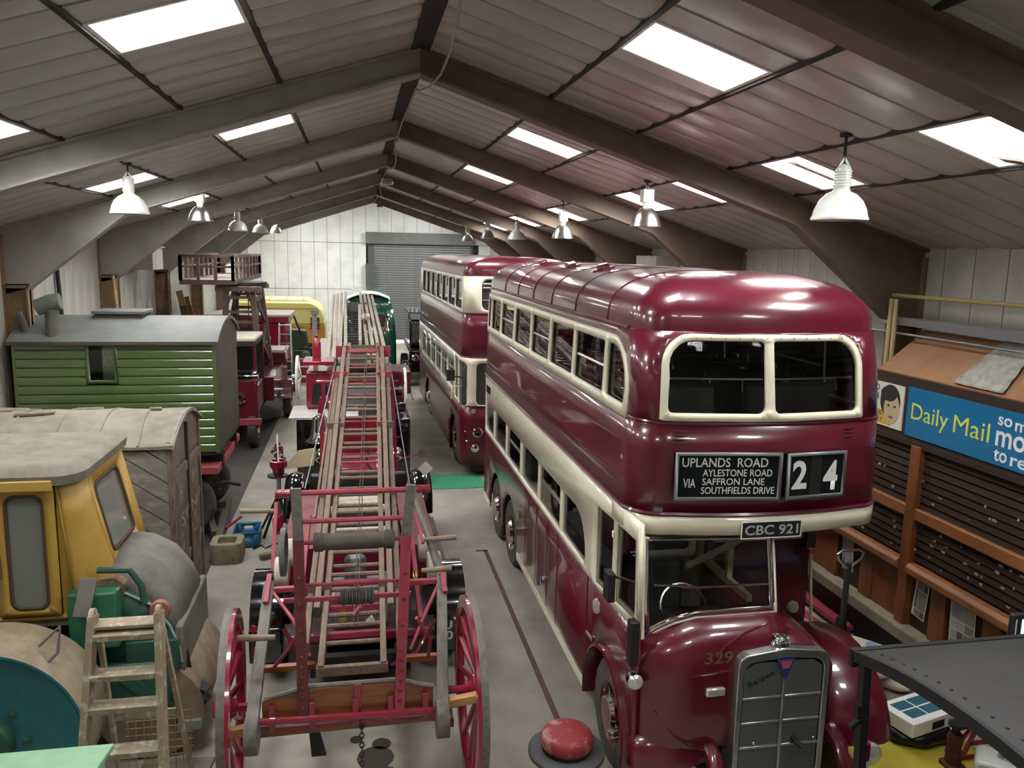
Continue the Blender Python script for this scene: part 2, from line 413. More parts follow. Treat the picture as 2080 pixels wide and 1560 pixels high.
for (xa, xb, ya, yb) in ((-3.6, -2.2, 34.6, 37.0), (3.2, 4.6, 34.6, 37.0)):   # far rooflights in the raised bays
    WN += 1; w = struct('window_%d' % WN)
    pn = MB(); pn.add([(xa,ya,zc2(xa)-.03),(xb,ya,zc2(xb)-.03),(xb,yb,zc2(xb)-.03),(xa,yb,zc2(xa)-.03)], [(0,1,2,3)]); pn.add([(xa,ya,zc2(xa)-.01),(xb,ya,zc2(xb)-.01),(xb,yb,zc2(xb)-.01),(xa,yb,zc2(xa)-.01)], [(3,2,1,0)])
    part('pane', pn, SKYP, w, smooth=0)
# roller shutter
D = struct('door_1'); SHUT = mat('shutter grey', '#646561', .5, col2='#5b5c58', scale=2)
sl = MB().prism([(0, 0), (.018, .02), (.018, .09), (0, .112), (.03, .112), (.03, 0)], 'x', .8, 5.66).mesh('slat', SHUT, 0)
z = .16
while z < 4.86:
    part('slat', sl, SHUT, D, loc=(0, YB+.0, z)); z += .1155
part('door_head', MB().box(.45, YB-.32, 4.86, 5.78, YB-.01, 5.42), SHUT, D, bevel=.02)
part('guide', MB().box(.55, YB-.06, 0, .8, YB+.04, 4.86), mat('dark guide', '#4d4f4a', .5), D)
part('guide', MB().box(5.62, YB-.06, 0, 5.74, YB+.04, 4.86), MATS['dark guide'], D)
part('guide_box', MB().box(.42, YB-.3, 0, .8, YB-.06, 3.9), MATS['dark guide'], D, bevel=.01)
part('bottom_rail', MB().box(.8, YB-.01, .1, 5.64, YB+.05, .165), SHUT, D)
part('daylight_gap', MB().box(.8, YB+.02, .01, 5.64, YB+.05, .1), emis('daylight outside', '#f4f2ff', 6), D, smooth=0)

# services on the right-hand wall
def thing1(name, label, cat, mb, m, group=None, **k): return tag(part(name, mb, m, **k), label, cat, group)
thing1('gas_pipe', 'thin yellow-buff pipe running along the right wall above the cable tray', 'pipe', MB().tube([(6.28, 5.5, 4.16), (6.28, 20, 4.16)], .022), mat('buff pipe', '#a8925c', .5))
tr = root('cable_tray', 'grey metal cable tray running along the right wall', 'cable tray', (6.3, 0, 3.82))
part('tray_base', MB().box(-.06, 5.5, 0, .06, 20, .012), GALV, tr); part('side_flange', MB().box(-.06, 5.5, .012, -.05, 20, .09), GALV, tr); part('side_flange', MB().box(.05, 5.5, .012, .06, 20, .09), GALV, tr)
thing1('conduit', 'grey steel conduit clipped just below the cable tray', 'pipe', MB().tube([(6.27, 5.5, 3.72), (6.27, 20, 3.72)], .014), GALV)
for i, yy in enumerate((8.40, 8.49)):
    thing1('downpipe', ['left', 'right'][1-i]+' of two cream conduits running down the column behind the kiosk', 'pipe', MB().tube([(6.20, yy, 2.9), (6.20, yy, 4.12)], .025), mat('cream conduit', '#c2ae86', .5))
thing1('wall_box', 'small grey box on the right wall behind the column', 'box', MB().box(6.5, 9.35, 4.3, 6.65, 9.6, 4.52), GALV, bevel=.01)

# pendant high-bay lamps
def lamp_a():
    sh = MB().lathe([(.222, 0), (.226, .004), (.226, .022), (.218, .03), (.205, .09), (.17, .16), (.12, .21), (.07, .235), (.062, .25), (.058, .25), (.066, .228), (.115, .202), (.163, .152), (.197, .085), (.21, .028), (.214, .004)], n=32)
    nk = MB().lathe([(.06, .25), (.064, .27), (.064, .40), (.055, .43), (.03, .45)], n=20)
    for i in range(6): nk.lathe([(.072, .275+.022*i), (.072, .283+.022*i)], n=20)
    return sh, nk
def lamp_b():
    sh = MB().lathe([(.21, 0), (.216, .006), (.2, .05), (.178, .12), (.14, .19), (.1, .235), (.07, .255), (.064, .25), (.094, .228), (.132, .184), (.17, .115), (.192, .048), (.205, .004)], n=32)
    nk = MB().lathe([(.05, .25), (.05, .29), (.062, .3), (.062, .33)], n=16).box(-.075, -.075, .33, .075, .075, .5)
    return sh, nk
LA = [x.mesh(n, ENAMEL) for x, n in zip(lamp_a(), ('shade', 'neck'))]
sb, nb = lamp_b(); LB = [sb.mesh('shade', ALU), nb.mesh('gear_box', ENAMEL)]
BULB = MB().sphere((0, 0, .10), .055, 10, 8, 1.4).mesh('bulb', emis('lamp glow', '#fff4e2', 25))
def lamp(x, y, z, kind, label):
    t = root('pendant_lamp', label, 'lamp', (x, y, z), group='high-bay lamps under the roof')
    ms = LA if kind == 'A' else LB
    part('shade', ms[0], None, t); part('neck' if kind == 'A' else 'gear_box', ms[1], None, t); part('bulb', BULB, None, t)
    top = zc(x)-z; h0 = .45 if kind == 'A' else .5
    part('hanger', MB().tube([(0, 0, h0-.02), (0, 0, top)], .012, 6).lathe([(.05, top-.03), (.05, top)], n=10), DARKGAP, t)
    part('yoke', MB().bar((-.07, 0, h0-.06), (0, 0, h0+.05), .02, .02).bar((.07, 0, h0-.06), (0, 0, h0+.05), .02, .02), GALV, t)
    ld = bpy.data.lights.new('lamp', 'SPOT'); ld.energy = LAMP_W; ld.spot_size = radians(150); ld.spot_blend = .6; ld.shadow_soft_size = .1; ld.color = (1, .93, .82)
    lo = bpy.data.objects.new('lamp_light', ld); COL.objects.link(lo); lo.parent = t; lo.location = (0, 0, .03)
    return t
ordn = ['nearest', 'second', 'third', 'fourth', 'fifth', 'farthest']
for k, (z, kd) in enumerate(zip((4.93, 5.0, 4.93, 4.98, 5.05), 'ABAAB')):
    lamp(-2.71, 10.67+4.57*k, z, kd, {'A': 'white enamel dome pendant lamp', 'B': 'bell-shaped metal pendant lamp with box top'}[kd]+', %s in the left-hand row' % (ordn[k] if k < 4 else 'farthest'))
for k, (z, kd) in enumerate(zip((4.88, 4.95, 4.85, 4.88, 4.97, 4.92), 'ABBABB')):
    lamp(3.9, 6.1+4.57*k, z, kd, {'A': 'white enamel dome pendant lamp', 'B': 'bell-shaped metal pendant lamp with box top'}[kd]+', %s in the right-hand row' % ordn[k])
t = root('ridge_lamp', 'small grey cone lamp hanging from the ridge before the end wall', 'lamp', (.75, 27.2, 5.95))
part('shade', MB().lathe([(.11, 0), (.05, .12), (.02, .18), (.02, .19)], n=16), GALV, t); part('hanger', MB().tube([(0, 0, .18), (0, 0, zc(.75)-5.95)], .012, 6), GALV, t)
t = root('ridge_lamp', 'round prismatic glass lamp hanging under the ridge', 'lamp', (.72, 19.6, 6.08))
part('shade', MB().lathe([(.13, 0), (.16, .06), (.12, .14), (.04, .16)], n=16), mat('frosted glass', '#9a9890', .2), t); part('hanger', MB().tube([(0, 0, .15), (0, 0, zc(.72)-6.08)], .012, 6), GALV, t)
# slack cable under the ridge
pts = []
for k in range(6):
    ya, yb = 5.2+4.57*k, 5.2+4.57*(k+1)
    for i in range(6):
        q = i/6; pts.append((.68+.08*sin(3*k+q*4), ya+(yb-ya)*q, 6.42-.30*4*q*(1-q)*(.7 if k else 1)))
thing1('slack_cable', 'pale slack cable looped along under the roof ridge', 'cable', MB().tube(pts, .011, 6), mat('pale cable', '#8f867c', .6))
# plank ledge and leaning rods on the left wall
LEDGE = mat('bare timber', '#b59a6c', .6, col2='#93794f', scale=5, stretch=(1, 1, 8))
thing1('leaning_rod', 'thin pale timber pole leaning on a left-wall column behind the green hut', 'pole', MB().tube([(-4.45, 17.0, 0), (-4.77, 17.3, 3.95)], .03, 8), LEDGE)
thing1('leaning_board', 'dark narrow board leaning on the left wall behind the green hut', 'board', MB().bar((-4.99, 15.3, 0), (-5.09, 15.2, 4.2), .05, .07), BLACK)
thing1('heater', 'white boxy heater hung high on the left wall near the tower platform', 'heater', MB().box(-5.1, 19.6, 4.0, -4.55, 20.6, 4.5).box(-5.1, 19.55, 4.5, -4.5, 20.65, 4.54), WALLP, bevel=.015)
thing1('heater', 'pale boxy heater hung high on the right wall behind the near bus roof', 'heater', MB().box(6.1, 16.0, 4.25, 6.64, 17.2, 4.56), WALLP, bevel=.015)
# ================================================================ double-decker buses
MAROON = mat('maroon coach paint', '#5d1024', .28, coat=.65, col2='#550f21', scale=.7, amount=.5)
MAROON2 = mat('maroon coach paint far', '#5c1224', .34, coat=.3)
CREAM = mat('cream coach paint', '#e6dfc6', .3, coat=.5, col2='#ded6ba', scale=2)
GLASS = glassm('window glass', '#e6ebe6', .1)
GLASSD = glassm('dusty glass', '#aab0aa', .1, haze=.12)
LEATHER = mat('black seat leather', '#19181b', .38, col2='#232124', scale=4, bump=.1)
INNER = mat('bus interior lining', '#8a7a66', .6)
LAMPGL = mat('lamp glass', '#d9d6cc', .12, metal=.6)
WLETTER = mat('white lettering', '#dcdcd4', .5); BLIND = mat('black blind', '#161b1a', .9, spec=.1)
def clamp(x, a=0, b=1): return max(a, min(b, x))
class Shell:
    """plan outline of a coach body, walked by arc length s from the offside rear, round the front, to the nearside rear"""
    def __init__(s, w, front, rear, rc=.3, bow=.10, taper=.05, z_t=2.5, rake=.10, z_r=3.3):
        s.w, s.front, s.rear, s.rc = w, front, rear, rc; s.taper, s.z_t, s.rake, s.z_r = taper, z_t, rake, z_r
        P = [(-w, rear-.3)]; n = 60
        P += [(-w, rear-.3+(front+.4-rear+.3)*i/n) for i in range(1, n+1)]
        hw = w-rc; vb = lambda u: front+bow*(u/hw)**2
        ve = vb(hw); cy = front+.4
        P += [(-hw-rc*cos(radians(a)), cy-(cy-ve)*sin(radians(a))) for a in range(9, 91, 9)]
        P += [(-hw+2*hw*i/24, vb(-hw+2*hw*i/24)) for i in range(1, 25)]
        P += [(hw+rc*sin(radians(a)), cy-(cy-ve)*cos(radians(a))) for a in range(9, 91, 9)]
        P += [(w, cy+(rear-.3-cy)*i/n) for i in range(1, n+1)]
        P += [(w-.3+.3*cos(radians(a)), rear-.3+.3*sin(radians(a))) for a in range(10, 91, 10)]
        P += [(w-.3-(2*w-.6)*i/10, rear) for i in range(1, 11)]
        P += [(-w+.3-.3*sin(radians(a)), rear-.3+.3*cos(radians(a))) for a in range(10, 91, 10)]
        s.P = P; s.S = [0]
        for a, b in zip(P[:-1], P[1:]): s.S.append(s.S[-1]+sqrt((a[0]-b[0])**2+(a[1]-b[1])**2))
        s.L = s.S[-1]
    def side(s, v): return s.rear-.3-v                       # s on the offside
    def near(s, v):                                          # s on the nearside
        i = 60+10+24+10; return s.S[i]+(v-(s.front+.4))
    def fr(s, u):
        i0 = 70; 
        for i in range(i0, i0+24):
            if s.P[i+1][0] >= u: 
                t = (u-s.P[i][0])/(s.P[i+1][0]-s.P[i][0]); return s.S[i]+t*(s.S[i+1]-s.S[i])
        return s.S[i0+24]
    def at(s, a, z, d=0):
        a = a % s.L; lo, hi = 0, len(s.S)-1
        while hi-lo > 1:
            m = (lo+hi)//2
            if s.S[m] <= a: lo = m
            else: hi = m
        p, q = s.P[lo], s.P[hi]; t = (a-s.S[lo])/max(1e-9, s.S[hi]-s.S[lo])
        u, v = p[0]+(q[0]-p[0])*t, p[1]+(q[1]-p[1])*t
        tx, ty = q[0]-p[0], q[1]-p[1]; l = sqrt(tx*tx+ty*ty); nx, ny = ty/l, -tx/l   # outward? checked below
        if nx*u+ny*(v-(s.front+s.rear)/2) < 0: nx, ny = -nx, -ny
        k = 1-s.taper*clamp((z-s.z_t)/1.4); u *= k
        if z > s.z_r and v < s.front+1.2: v += s.rake*((z-s.z_r)/.6)**2*clamp((s.front+1.2-v)/.8)
        return (u+nx*d, v+ny*d, z)
    def grid(s, s0, s1, z0, z1, dz=.3):
        out = []; a = [x for x in s.S if s0+.01 < x < s1-.01]; a = [x for i, x in enumerate(a) if i % 1 == 0]
        k = max(1, int((z1-z0)/dz))
        for x in a:
            for i in range(1, k): out.append((x, z0+(z1-z0)*i/k))
        return out
    def sheet(s, outline, holes=(), d=0, dz=.3, dens=True):
        ol = []
        for p, q in zip(outline, outline[1:]+outline[:1]):       # refine long edges so curves are followed
            ol.append(p)
            cuts = [x for x in s.S if min(p[0], q[0])+.02 < x < max(p[0], q[0])-.02]
            if q[0] < p[0]: cuts.reverse()
            ol += [(x, p[1]+(q[1]-p[1])*(x-p[0])/(q[0]-p[0])) for x in cuts]
        zs = [p[1] for p in outline]; ss = [p[0] for p in outline]
        g = s.grid(min(ss), max(ss), min(zs), max(zs), dz) if dens else None
        return MB().sheet(ol, holes, lambda a, z: s.at(a, z, d), g)
    def pane(s, hole, d=-.02):
        x0, x1 = min(p[0] for p in hole), max(p[0] for p in hole); z0, z1 = min(p[1] for p in hole), max(p[1] for p in hole)
        return s.sheet([(x0-.02, z0-.02), (x1+.02, z0-.02), (x1+.02, z1+.02), (x0-.02, z1+.02)], (), d)
    def bead(s, s0, s1, z, r=.015, d=.01, n=6):
        a = [s0]+[x for x in s.S if s0+.02 < x < s1-.02]+[s1]
        return MB().tube([s.at(x, z, d) for x in a], r, n)
    def roof(s, z0, h, e=.72, df=1.25, dr=1.0, n=12, k0=None):
        m = MB(); rings = []
        for i in range(n+1):
            t = pi/2*i/n; c, q = max(cos(t), 0)**e, sin(t)**e; ring = []
            for a in s.S[:-1]:
                u, v, _ = s.at(a, z0); mid_f, mid_r = s.front+df, s.rear-dr
                if v < mid_f: v = mid_f+(v-mid_f)*(cos(t)**(e*.9) if cos(t) > 0 else 0)
                elif v > mid_r: v = mid_r+(v-mid_r)*c
                ring.append((u*c, v, z0+h*q))
            rings.append(ring)
        return m.loft(rings)
def tyre(m, r, w, c, hub=.55):
    return m.lathe([(r*hub, -w/2), (r*.9, -w/2), (r*.97, -w*.4), (r, -w*.25), (r, w*.25), (r*.97, w*.4), (r*.9, w/2), (r*hub, w/2)], c, 'x', 32, cap=False)
def wheel(parent, c, r, w, side, paint, name='wheel'):
    t = part(name, tyre(MB(), r, w, c), RUBBER, parent, smooth=40)
    o = side*w/2
    h = MB().lathe([(r*.60, o*.9), (r*.56, o*1.02), (r*.45, o*.55), (r*.30, o*.6), (r*.28, o*1.25), (0.0001, o*1.3)], c, 'x', 28, cap=False)
    part('wheel_disc', h, paint, t)
    rg = MB().lathe([(r*.34, o*.75), (r*.36, o*1.0), (r*.30, o*1.25), (r*.27, o*1.25)], c, 'x', 28, cap=False)
    for k in range(8): rg.cyl((c[0]+o*.6, c[1]+r*.41*cos(k*pi/4), c[2]+r*.41*sin(k*pi/4)), (c[0]+o*1.05, c[1]+r*.41*cos(k*pi/4), c[2]+r*.41*sin(k*pi/4)), .018, n=8)
    part('hub_ring', rg, CHROME, t)
    return t
def seat_mb(w=.82):
    m = MB()
    m.prism(rrect(-.22, .30, .22, .44, .05), 'x', -w/2, w/2)
    pr = [(.16, .40), (.22, .42), (.30, .88), (.29, .93), (.24, .95), (.19, .92), (.12, .46)]
    m.prism(pr, 'x', -w/2, w/2)
    m.box(-w/2+.05, -.05, 0, -w/2+.08, .05, .3).box(w/2-.08, -.05, 0, w/2-.05, .05, .3)
    return m.mesh('seat', LEATHER, 30)
SEAT = seat_mb()
RAIL = MB().tube([(-.41, .27, .86), (-.41, .29, .98), (-.34, .30, 1.0), (.34, .30, 1.0), (.41, .29, .98), (.41, .27, .86)], .014, 6).mesh('seat_rail', CHROME)

# ---------------------------------------------------------------- the near bus
def bus_one():
    B = root('double_decker_bus', 'maroon and cream half-cab double-decker bus with destination blind, nearest vehicle on the right', 'bus', (3.296, 5.63, 0))
    S = Shell(1.125, .15, 8.1)
    sd, nr, fr = S.side, S.near, S.fr
    # --- lower saloon sides (flat) : offside u=-1.12, nearside mirrored behind the bulkhead
    def arch(vc, r, zc_=.5, zb=.40):
        a0 = math.asin((zb-zc_)/r); n = 12
        return [(vc+r*cos(t), zc_+r*sin(t)) for t in [a0+(pi-2*a0)*i/n for i in range(n+1)]]
    bot = [(7.8, .40)]+arch(6.64, .56)+arch(5.46, .56)+arch(.70, .60)+[(.03, .55)]
    off = lambda v, z: (-1.12, v, z); nsd = lambda v, z: (1.12, v, z)
    top = [(.03, 1.62), (.6, 1.54), (1.25, 1.5), (7.8, 1.5)]
    part('lower_panel', MB().sheet(bot+top, [], off), MAROON, B, solid=.03, smooth=30)
    botn = [(7.8, .40)]+arch(6.64, .56)+arch(5.46, .56)+[(1.35, .40)]
    part('lower_panel', MB().sheet(botn+[(1.35, 1.5), (7.8, 1.5)], [], nsd), MAROON, B, solid=.03)
    part('rear_panel', S.sheet([(S.near(7.75), .40), (S.L-.005, .40), (S.L-.005, 2.5), (S.near(7.75), 2.5)]), MAROON, B, solid=.03)
    part('skirt_strip', MB().box(-1.145, 1.33, .33, -1.10, 4.85, .42), CREAM, B)
    part('skirt_strip', MB().box(-1.145, 7.2, .33, -1.10, 7.8, .42), CREAM, B)
    for v in (1.42, 2.62, 3.1, 3.7, 4.35): part('panel_joint', MB().box(-1.141, v-.004, .42, -1.136, v+.004, 1.5), mat('maroon joint', '#4b0d1d', .5), B)
    part('handle', MB().bar((-1.15, 1.16, .97), (-1.15, 1.38, .95), .015, .03), ALU, B)
    part('filler_cap', MB().lathe([(.06, 0), (.06, -.02), (.04, -.03)], (-1.135, 3.27, .67), 'x', 16), CHROME, B)
    part('filler_hole', MB().lathe([(.03, 0), (.03, -.008)], (-1.135, 3.27, .33+.05), 'x', 12), BLACK, B)
    part('direction_light', MB().lathe([(.075, 0), (.07, -.02), (.05, -.035), (.0001, -.04)], (-1.135, 1.1, 1.34), 'x', 20), LAMPGL, B)
    part('crest', MB().lathe([(.06, 0), (.06, -.004)], (-1.136, 4.81, .98), 'x', 18), mat('gilt', '#a9874a', .4, metal=.6), B)
    # --- lower saloon window band, cream
    wins = [rrect(1.54, 1.57, 2.45, 2.05, rs=(.06, .03, .03, .40), n=6), rrect(2.56, 1.57, 3.57, 2.05, .03), rrect(3.66, 1.57, 4.66, 2.05, .03),
            rrect(4.77, 1.57, 5.77, 2.05, .03), rrect(5.86, 1.57, 6.86, 2.05, .03), rrect(6.95, 1.57, 7.74, 2.05, rs=(.03, .1, .25, .03), n=6)]
    cab = [[(.10, 1.66), (.64, 1.60), (.64, 2.31), (.14, 2.33)], [(.71, 1.59), (1.22, 1.53), (1.22, 2.28), (.71, 2.31)]]
    oc = [(.03, 1.62), (.6, 1.54), (1.25, 1.5), (7.8, 1.5), (7.8, 2.48), (.4, 2.48), (.08, 2.48)]
    part('window_surround', MB().sheet(oc, wins+cab, off), CREAM, B, solid=.04)
    part('window_surround', MB().sheet([(1.35, 1.5), (7.8, 1.5), (7.8, 2.48), (1.35, 2.48)], wins, nsd), CREAM, B, solid=.04)
    for i, w in enumerate(wins+cab):
        x0, x1 = min(p[0] for p in w), max(p[0] for p in w); z0, z1 = min(p[1] for p in w), max(p[1] for p in w)
        g = part('window_pane', MB().box(-1.115, x0-.02, z0-.02, -1.108, x1+.02, z1+.02), GLASS, B, smooth=0)
        fm = MB(); inner = [(p[0]+(.5*(x0+x1)-p[0])*.055, p[1]+(.5*(z0+z1)-p[1])*.09) for p in w]
        fm.sheet(w, [inner], lambda v, z: (-1.104, v, z))
        part('pane_frame', fm, ALU if i < 6 else CREAM, g, solid=.012)
        if i in (1, 3): part('sliding_rail', MB().box(-1.126, x0+.03, 1.835, -1.106, x1-.03, 1.865), ALU, g)
        if i < 6: part('window_pane', MB().box(1.108, x0-.02, z0-.02, 1.115, x1+.02, z1+.02), GLASS, B, smooth=0)
    part('side_blind', MB().box(-1.146, 7.3, 2.22, -1.13, 7.7, 2.34), BLIND, B)
    for z in (1.72, 2.16): part('hinge', MB().box(-1.16, .655, z, -1.135, .70, z+.06), CREAM, B, bevel=.006)
    part('sticker', MB().box(-1.121, .74, 1.60, -1.117, .84, 1.70), WLETTER, B)
    part('cab_mirror', MB().box(-1.33, .22, 1.78, -1.27, .36, 2.02).tube([(-1.12, .12, 1.98), (-1.22, .18, 2.0), (-1.29, .28, 1.98)], .012), BLACK, B, bevel=.02)
    part('indicator_arm', MB().box(-1.20, .0, 1.33, -1.125, .10, 1.70), BLACK, B, bevel=.008)
    # --- band above canopy, upper panels
    part('canopy_band', S.sheet([(sd(.75), 2.335), (nr(1.6), 2.335), (nr(1.6), 2.50), (sd(.75), 2.50)], (), .012), CREAM, B, solid=.03)
    part('band_top', S.sheet([(sd(7.75), 2.46), (sd(.6), 2.46), (sd(.6), 2.50), (sd(7.75), 2.50)], (), .008), CREAM, B, solid=.02)
    ceil_pts = [S.at(x, 2.34, -.02)[:2] for x in S.S if sd(1.4) < x < nr(1.45)]
    part('canopy_floor', MB().prism(ceil_pts, 'z', 2.345, 2.40), mat('canopy underside', '#a8a082', .5), B)
    part('upper_panel', S.sheet([(.0, 2.5), (S.L-.005, 2.5), (S.L-.005, 3.26), (.0, 3.26)], (), 0, .2), MAROON, B, solid=.03, smooth=40)
    part('waist_bead', S.bead(.0, S.L-.2, 2.505, .02, .02), MAROON, B)
    part('upper_bead', S.bead(sd(.55), nr(.55), 3.255, .012, .012), MAROON, B)
    lo = [(sd(7.98), 3.235), (sd(.58), 3.235)]; a = sd(.58); r = .42
    def band(x0, x1, flip):
        # outline with one large rounded front-top corner; x0 rear end, x1 front end in s
        R = [(x1-(1 if not flip else -1)*(r-r*cos(radians(t))), 3.88-r+r*sin(radians(t))) for t in range(0, 91, 15)]
        o_ = [(x0, 3.235), (x1, 3.235)]+R+[(x0, 3.88)]
        return o_
    Lb = band(sd(7.9), sd(.58), False); Rb = band(nr(7.9), nr(.58), True)
    fo = rrect(fr(-.97), 3.275, fr(.84), 3.955, rs=(.02, .02, .24, .24), n=6)
    zone = [(.0, 3.26), (S.L-.005, 3.26), (S.L-.005, 3.97), (.0, 3.97)]
    def shrink(o_, k=.03):
        x0, x1 = min(p[0] for p in o_), max(p[0] for p in o_); z0, z1 = min(p[1] for p in o_), max(p[1] for p in o_); cx, cz = (x0+x1)/2, (z0+z1)/2
        return [(cx+(p[0]-cx)*(1-2*k/(x1-x0)), cz+(p[1]-cz)*(1-2*k/(z1-z0))) for p in o_]
    def up(o_): return [(p[0], max(p[1], 3.265)) for p in o_]
    part('window_belt', S.sheet(zone, [shrink(up(Lb), .025), shrink(up(Rb), .025), shrink(fo, .02)], 0, .25), MAROON, B, solid=.03, smooth=40)
    # cream frames with pane openings
    V = [(.66, 1.19), (1.27, 2.28), (2.35, 3.33), (3.41, 4.37), (4.45, 5.5), (5.58, 6.58), (6.66, 7.5), (7.57, 7.84)]
    for sidef, o_, flip in ((sd, Lb, False), (nr, Rb, True)):
        hs = []
        for i, (v0, v1) in enumerate(V):
            a0, a1 = sorted((sidef(v0), sidef(v1))); big = .30
            rs = (.03, .03, .03, .03)
            if i == 0: rs = (.03, .05, big, .03) if not flip else (.05, .03, .03, big)
            hs.append(rrect(a0, 3.33, a1, 3.80, rs=rs, n=5))
        part('window_frame', S.sheet(o_, hs, .014), CREAM, B, solid=.035, smooth=30)
        for i, h in enumerate(hs):
            g = part('window_pane', S.pane(h, -.012), GLASS, B, smooth=0)
            x0, x1 = min(p[0] for p in h), max(p[0] for p in h)
            if i in (1, 3, 5): part('sliding_rail', MB().tube([S.at(x0+.03, 3.56, -.005), S.at(x1-.03, 3.56, -.005)], .014, 6), ALU, g)
    fh = [rrect(fr(-.915), 3.335, fr(-.115), 3.905, rs=(.05, .06, .03, .2), n=5), rrect(fr(-.04), 3.335, fr(.775), 3.905, rs=(.06, .05, .2, .03), n=5)]
    part('front_window_frame', S.sheet(fo, fh, .014), CREAM, B, solid=.035, smooth=30)
    for h in fh:
        g = part('front_window_pane', S.pane(h, -.012), GLASS, B, smooth=0)
        x0, x1 = min(p[0] for p in h), max(p[0] for p in h)
        part('guard_rail', MB().tube([S.at(x0, 3.60, -.05), S.at((x0+x1)/2, 3.60, -.05), S.at(x1, 3.60, -.05)], .009, 6), ALU, g)
    sc = MB()
    for u in [-.93+.12*i for i in range(15)]: sc.sphere(S.at(fr(u), 3.93, .033), .006, 6, 4)
    part('frame_screws', sc, GALV, B)['kind'] = 'stuff'
    # --- roof
    part('roof', S.roof(3.965, .475), MAROON, B, smooth=45)
    part('rain_gutter', S.bead(.05, sd(.6), 3.97, .018, .012), MAROON, B); part('rain_gutter', S.bead(nr(.6), nr(7.7), 3.97, .018, .012), MAROON, B)
    for v in (1.35, 2.45, 3.5, 4.5, 5.5, 6.5):
        pts = []
        for i in range(0, 23):
            t = pi*i/22; c = cos(t); e = .72; k = .955
            pts.append((-1.125*k*(abs(c)**e)*(1 if c > 0 else -1), v, 3.965+.475*(sin(t)**e)+.002))
        part('roof_seam', MB().tube(pts, .006, 5), MATS['maroon joint'] if v > 1.4 else MAROON, B)
    for v in (2.95, 4.35, 5.9):
        x = -.62; z = 3.965+.475*((1-(.62/1.075)**(2/.72))**.5)**.72
        m = MB().prism(rrect(-.13, -.02, .13, .02, .02), 'z', 0, .02).prism([(-.1, .0), (.1, .0), (.09, .05), (.05, .07), (-.05, .07), (-.09, .05)], 'x', -.05, .05)
        part('roof_vent', m.move(Matrix.Translation((x, v, z-.005)) @ Matrix.Rotation(radians(-14), 4, 'Y')), MAROON, B, smooth=20, bevel=.006)
    for u in (-.80, .70):
        v = .13
        for k in range(3): part('vent_louvre', MB().tube([S.at(fr(u-.07), 3.19-.035*k, .004), S.at(fr(u), 3.19-.035*k, .016), S.at(fr(u+.07), 3.19-.035*k, .004)], .011, 6), MAROON, B)
    # --- destination boxes
    def dest(u0, u1, z0, z1):
        v0, v1 = S.at(fr(u0), z0)[1], S.at(fr(u1), z0)[1]
        v = min(v0, v1, S.at(fr((u0+u1)/2), z0)[1])
        O = Vector((u0, v0-.065, z0)); X = Vector((u1-u0, v1-v0, 0)); 
        M_ = frame_m(O+X/2+Vector((0, 0, (z1-z0)/2)), X, (0, 0, 1)); w, h = X.length, z1-z0
        bx = part('destination_box', MB().box(-w/2, -h/2, -.06, w/2, h/2, .008).move(M_), BLIND, B, bevel=0)
        fr_ = MB().sheet([(-w/2-.012, -h/2-.012), (w/2+.012, -h/2-.012), (w/2+.012, h/2+.012), (-w/2-.012, h/2+.012)], [[(-w/2+.014, -h/2+.014), (w/2-.014, -h/2+.014), (w/2-.014, h/2-.014), (-w/2+.014, h/2-.014)]], lambda a, b: M_ @ Vector((a, b, .012)))
        part('box_frame', fr_, GALV, bx, solid=.02)
        return bx, M_, w, h
    bx, M_, w, h = dest(-.82, .02, 2.65, 3.02)
    T = lambda s, cx, cy, tw, th, b=.008: text('lettering', s, tw, th, WLETTER, bx, M_ @ Matrix.Translation((cx, cy, .0105)), .001, bold=b)
    T('UPLANDS  ROAD', -.03, .115, .70, .075); T('AYLESTONE ROAD', .075, .030, .57, .058); T('SAFFRON LANE', .045, -.042, .51, .056); T('SOUTHFIELDS DRIVE', .085, -.115, .60, .058); T('VIA', -.315, -.055, .10, .075)
    bx2, M_, w, h = dest(.09, .62, 2.65, 3.01); bx = bx2
    part('blind_gap', MB().box(-.055, -h/2+.02, .008, .05, h/2-.02, .010).move(M_), BLACK, bx2)
    T('2', -.155, .01, .14, .24, .03); T('4', .14, -.01, .14, .25, .03)
    # --- number plate
    vp = S.at(fr(0), 2.4)[1]-.04
    pl = part('number_plate', MB().box(-.255, vp, 2.315, .262, vp+.02, 2.445), BLACK, B, bevel=.004)
    text('plate_lettering', 'CBC 921', .47, .085, mat('silver letters', '#a9a9aa', .4), pl, frame_m((.003, vp-.002, 2.38), (1, 0, 0), (0, 0, 1)), .002, bold=.02)
    part('plate_edge', MB().sheet([(-.265, 2.305), (.272, 2.305), (.272, 2.455), (-.265, 2.455)], [[(-.255, 2.315), (.262, 2.315), (.262, 2.445), (-.255, 2.445)]], lambda a, b: (a, vp+.004, b)), WLETTER, pl, solid=.01)
    # --- cab front : screen, cowl
    ws = [(-1.05, 2.33), (.08, 2.33), (.10, 1.66), (-.62, 1.655), (-.80, 1.62), (-.92, 1.55), (-1.0, 1.46), (-1.05, 1.42)]
    cv = lambda u, z: (u, .17+.05*(1-abs((u+.48)/.58)**2*.0)-.12*(2.33-z)/.7+.14*clamp((-u-.75)/.3)**2, z)
    def inset(poly, k): 
        n = len(poly); cx = sum(p[0] for p in poly)/n; cy = sum(p[1] for p in poly)/n
        out = []
        for i in range(n):
            a, b, c = Vector(poly[i-1]), Vector(poly[i]), Vector(poly[(i+1) % n]); e1 = (b-a).normalized(); e2 = (c-b).normalized()
            n1 = Vector((-e1.y, e1.x)); n2 = Vector((-e2.y, e2.x)); m_ = (n1+n2).normalized(); q = b-m_*k/max(.4, m_.dot(n1))
            out.append((q.x, q.y))
        return out
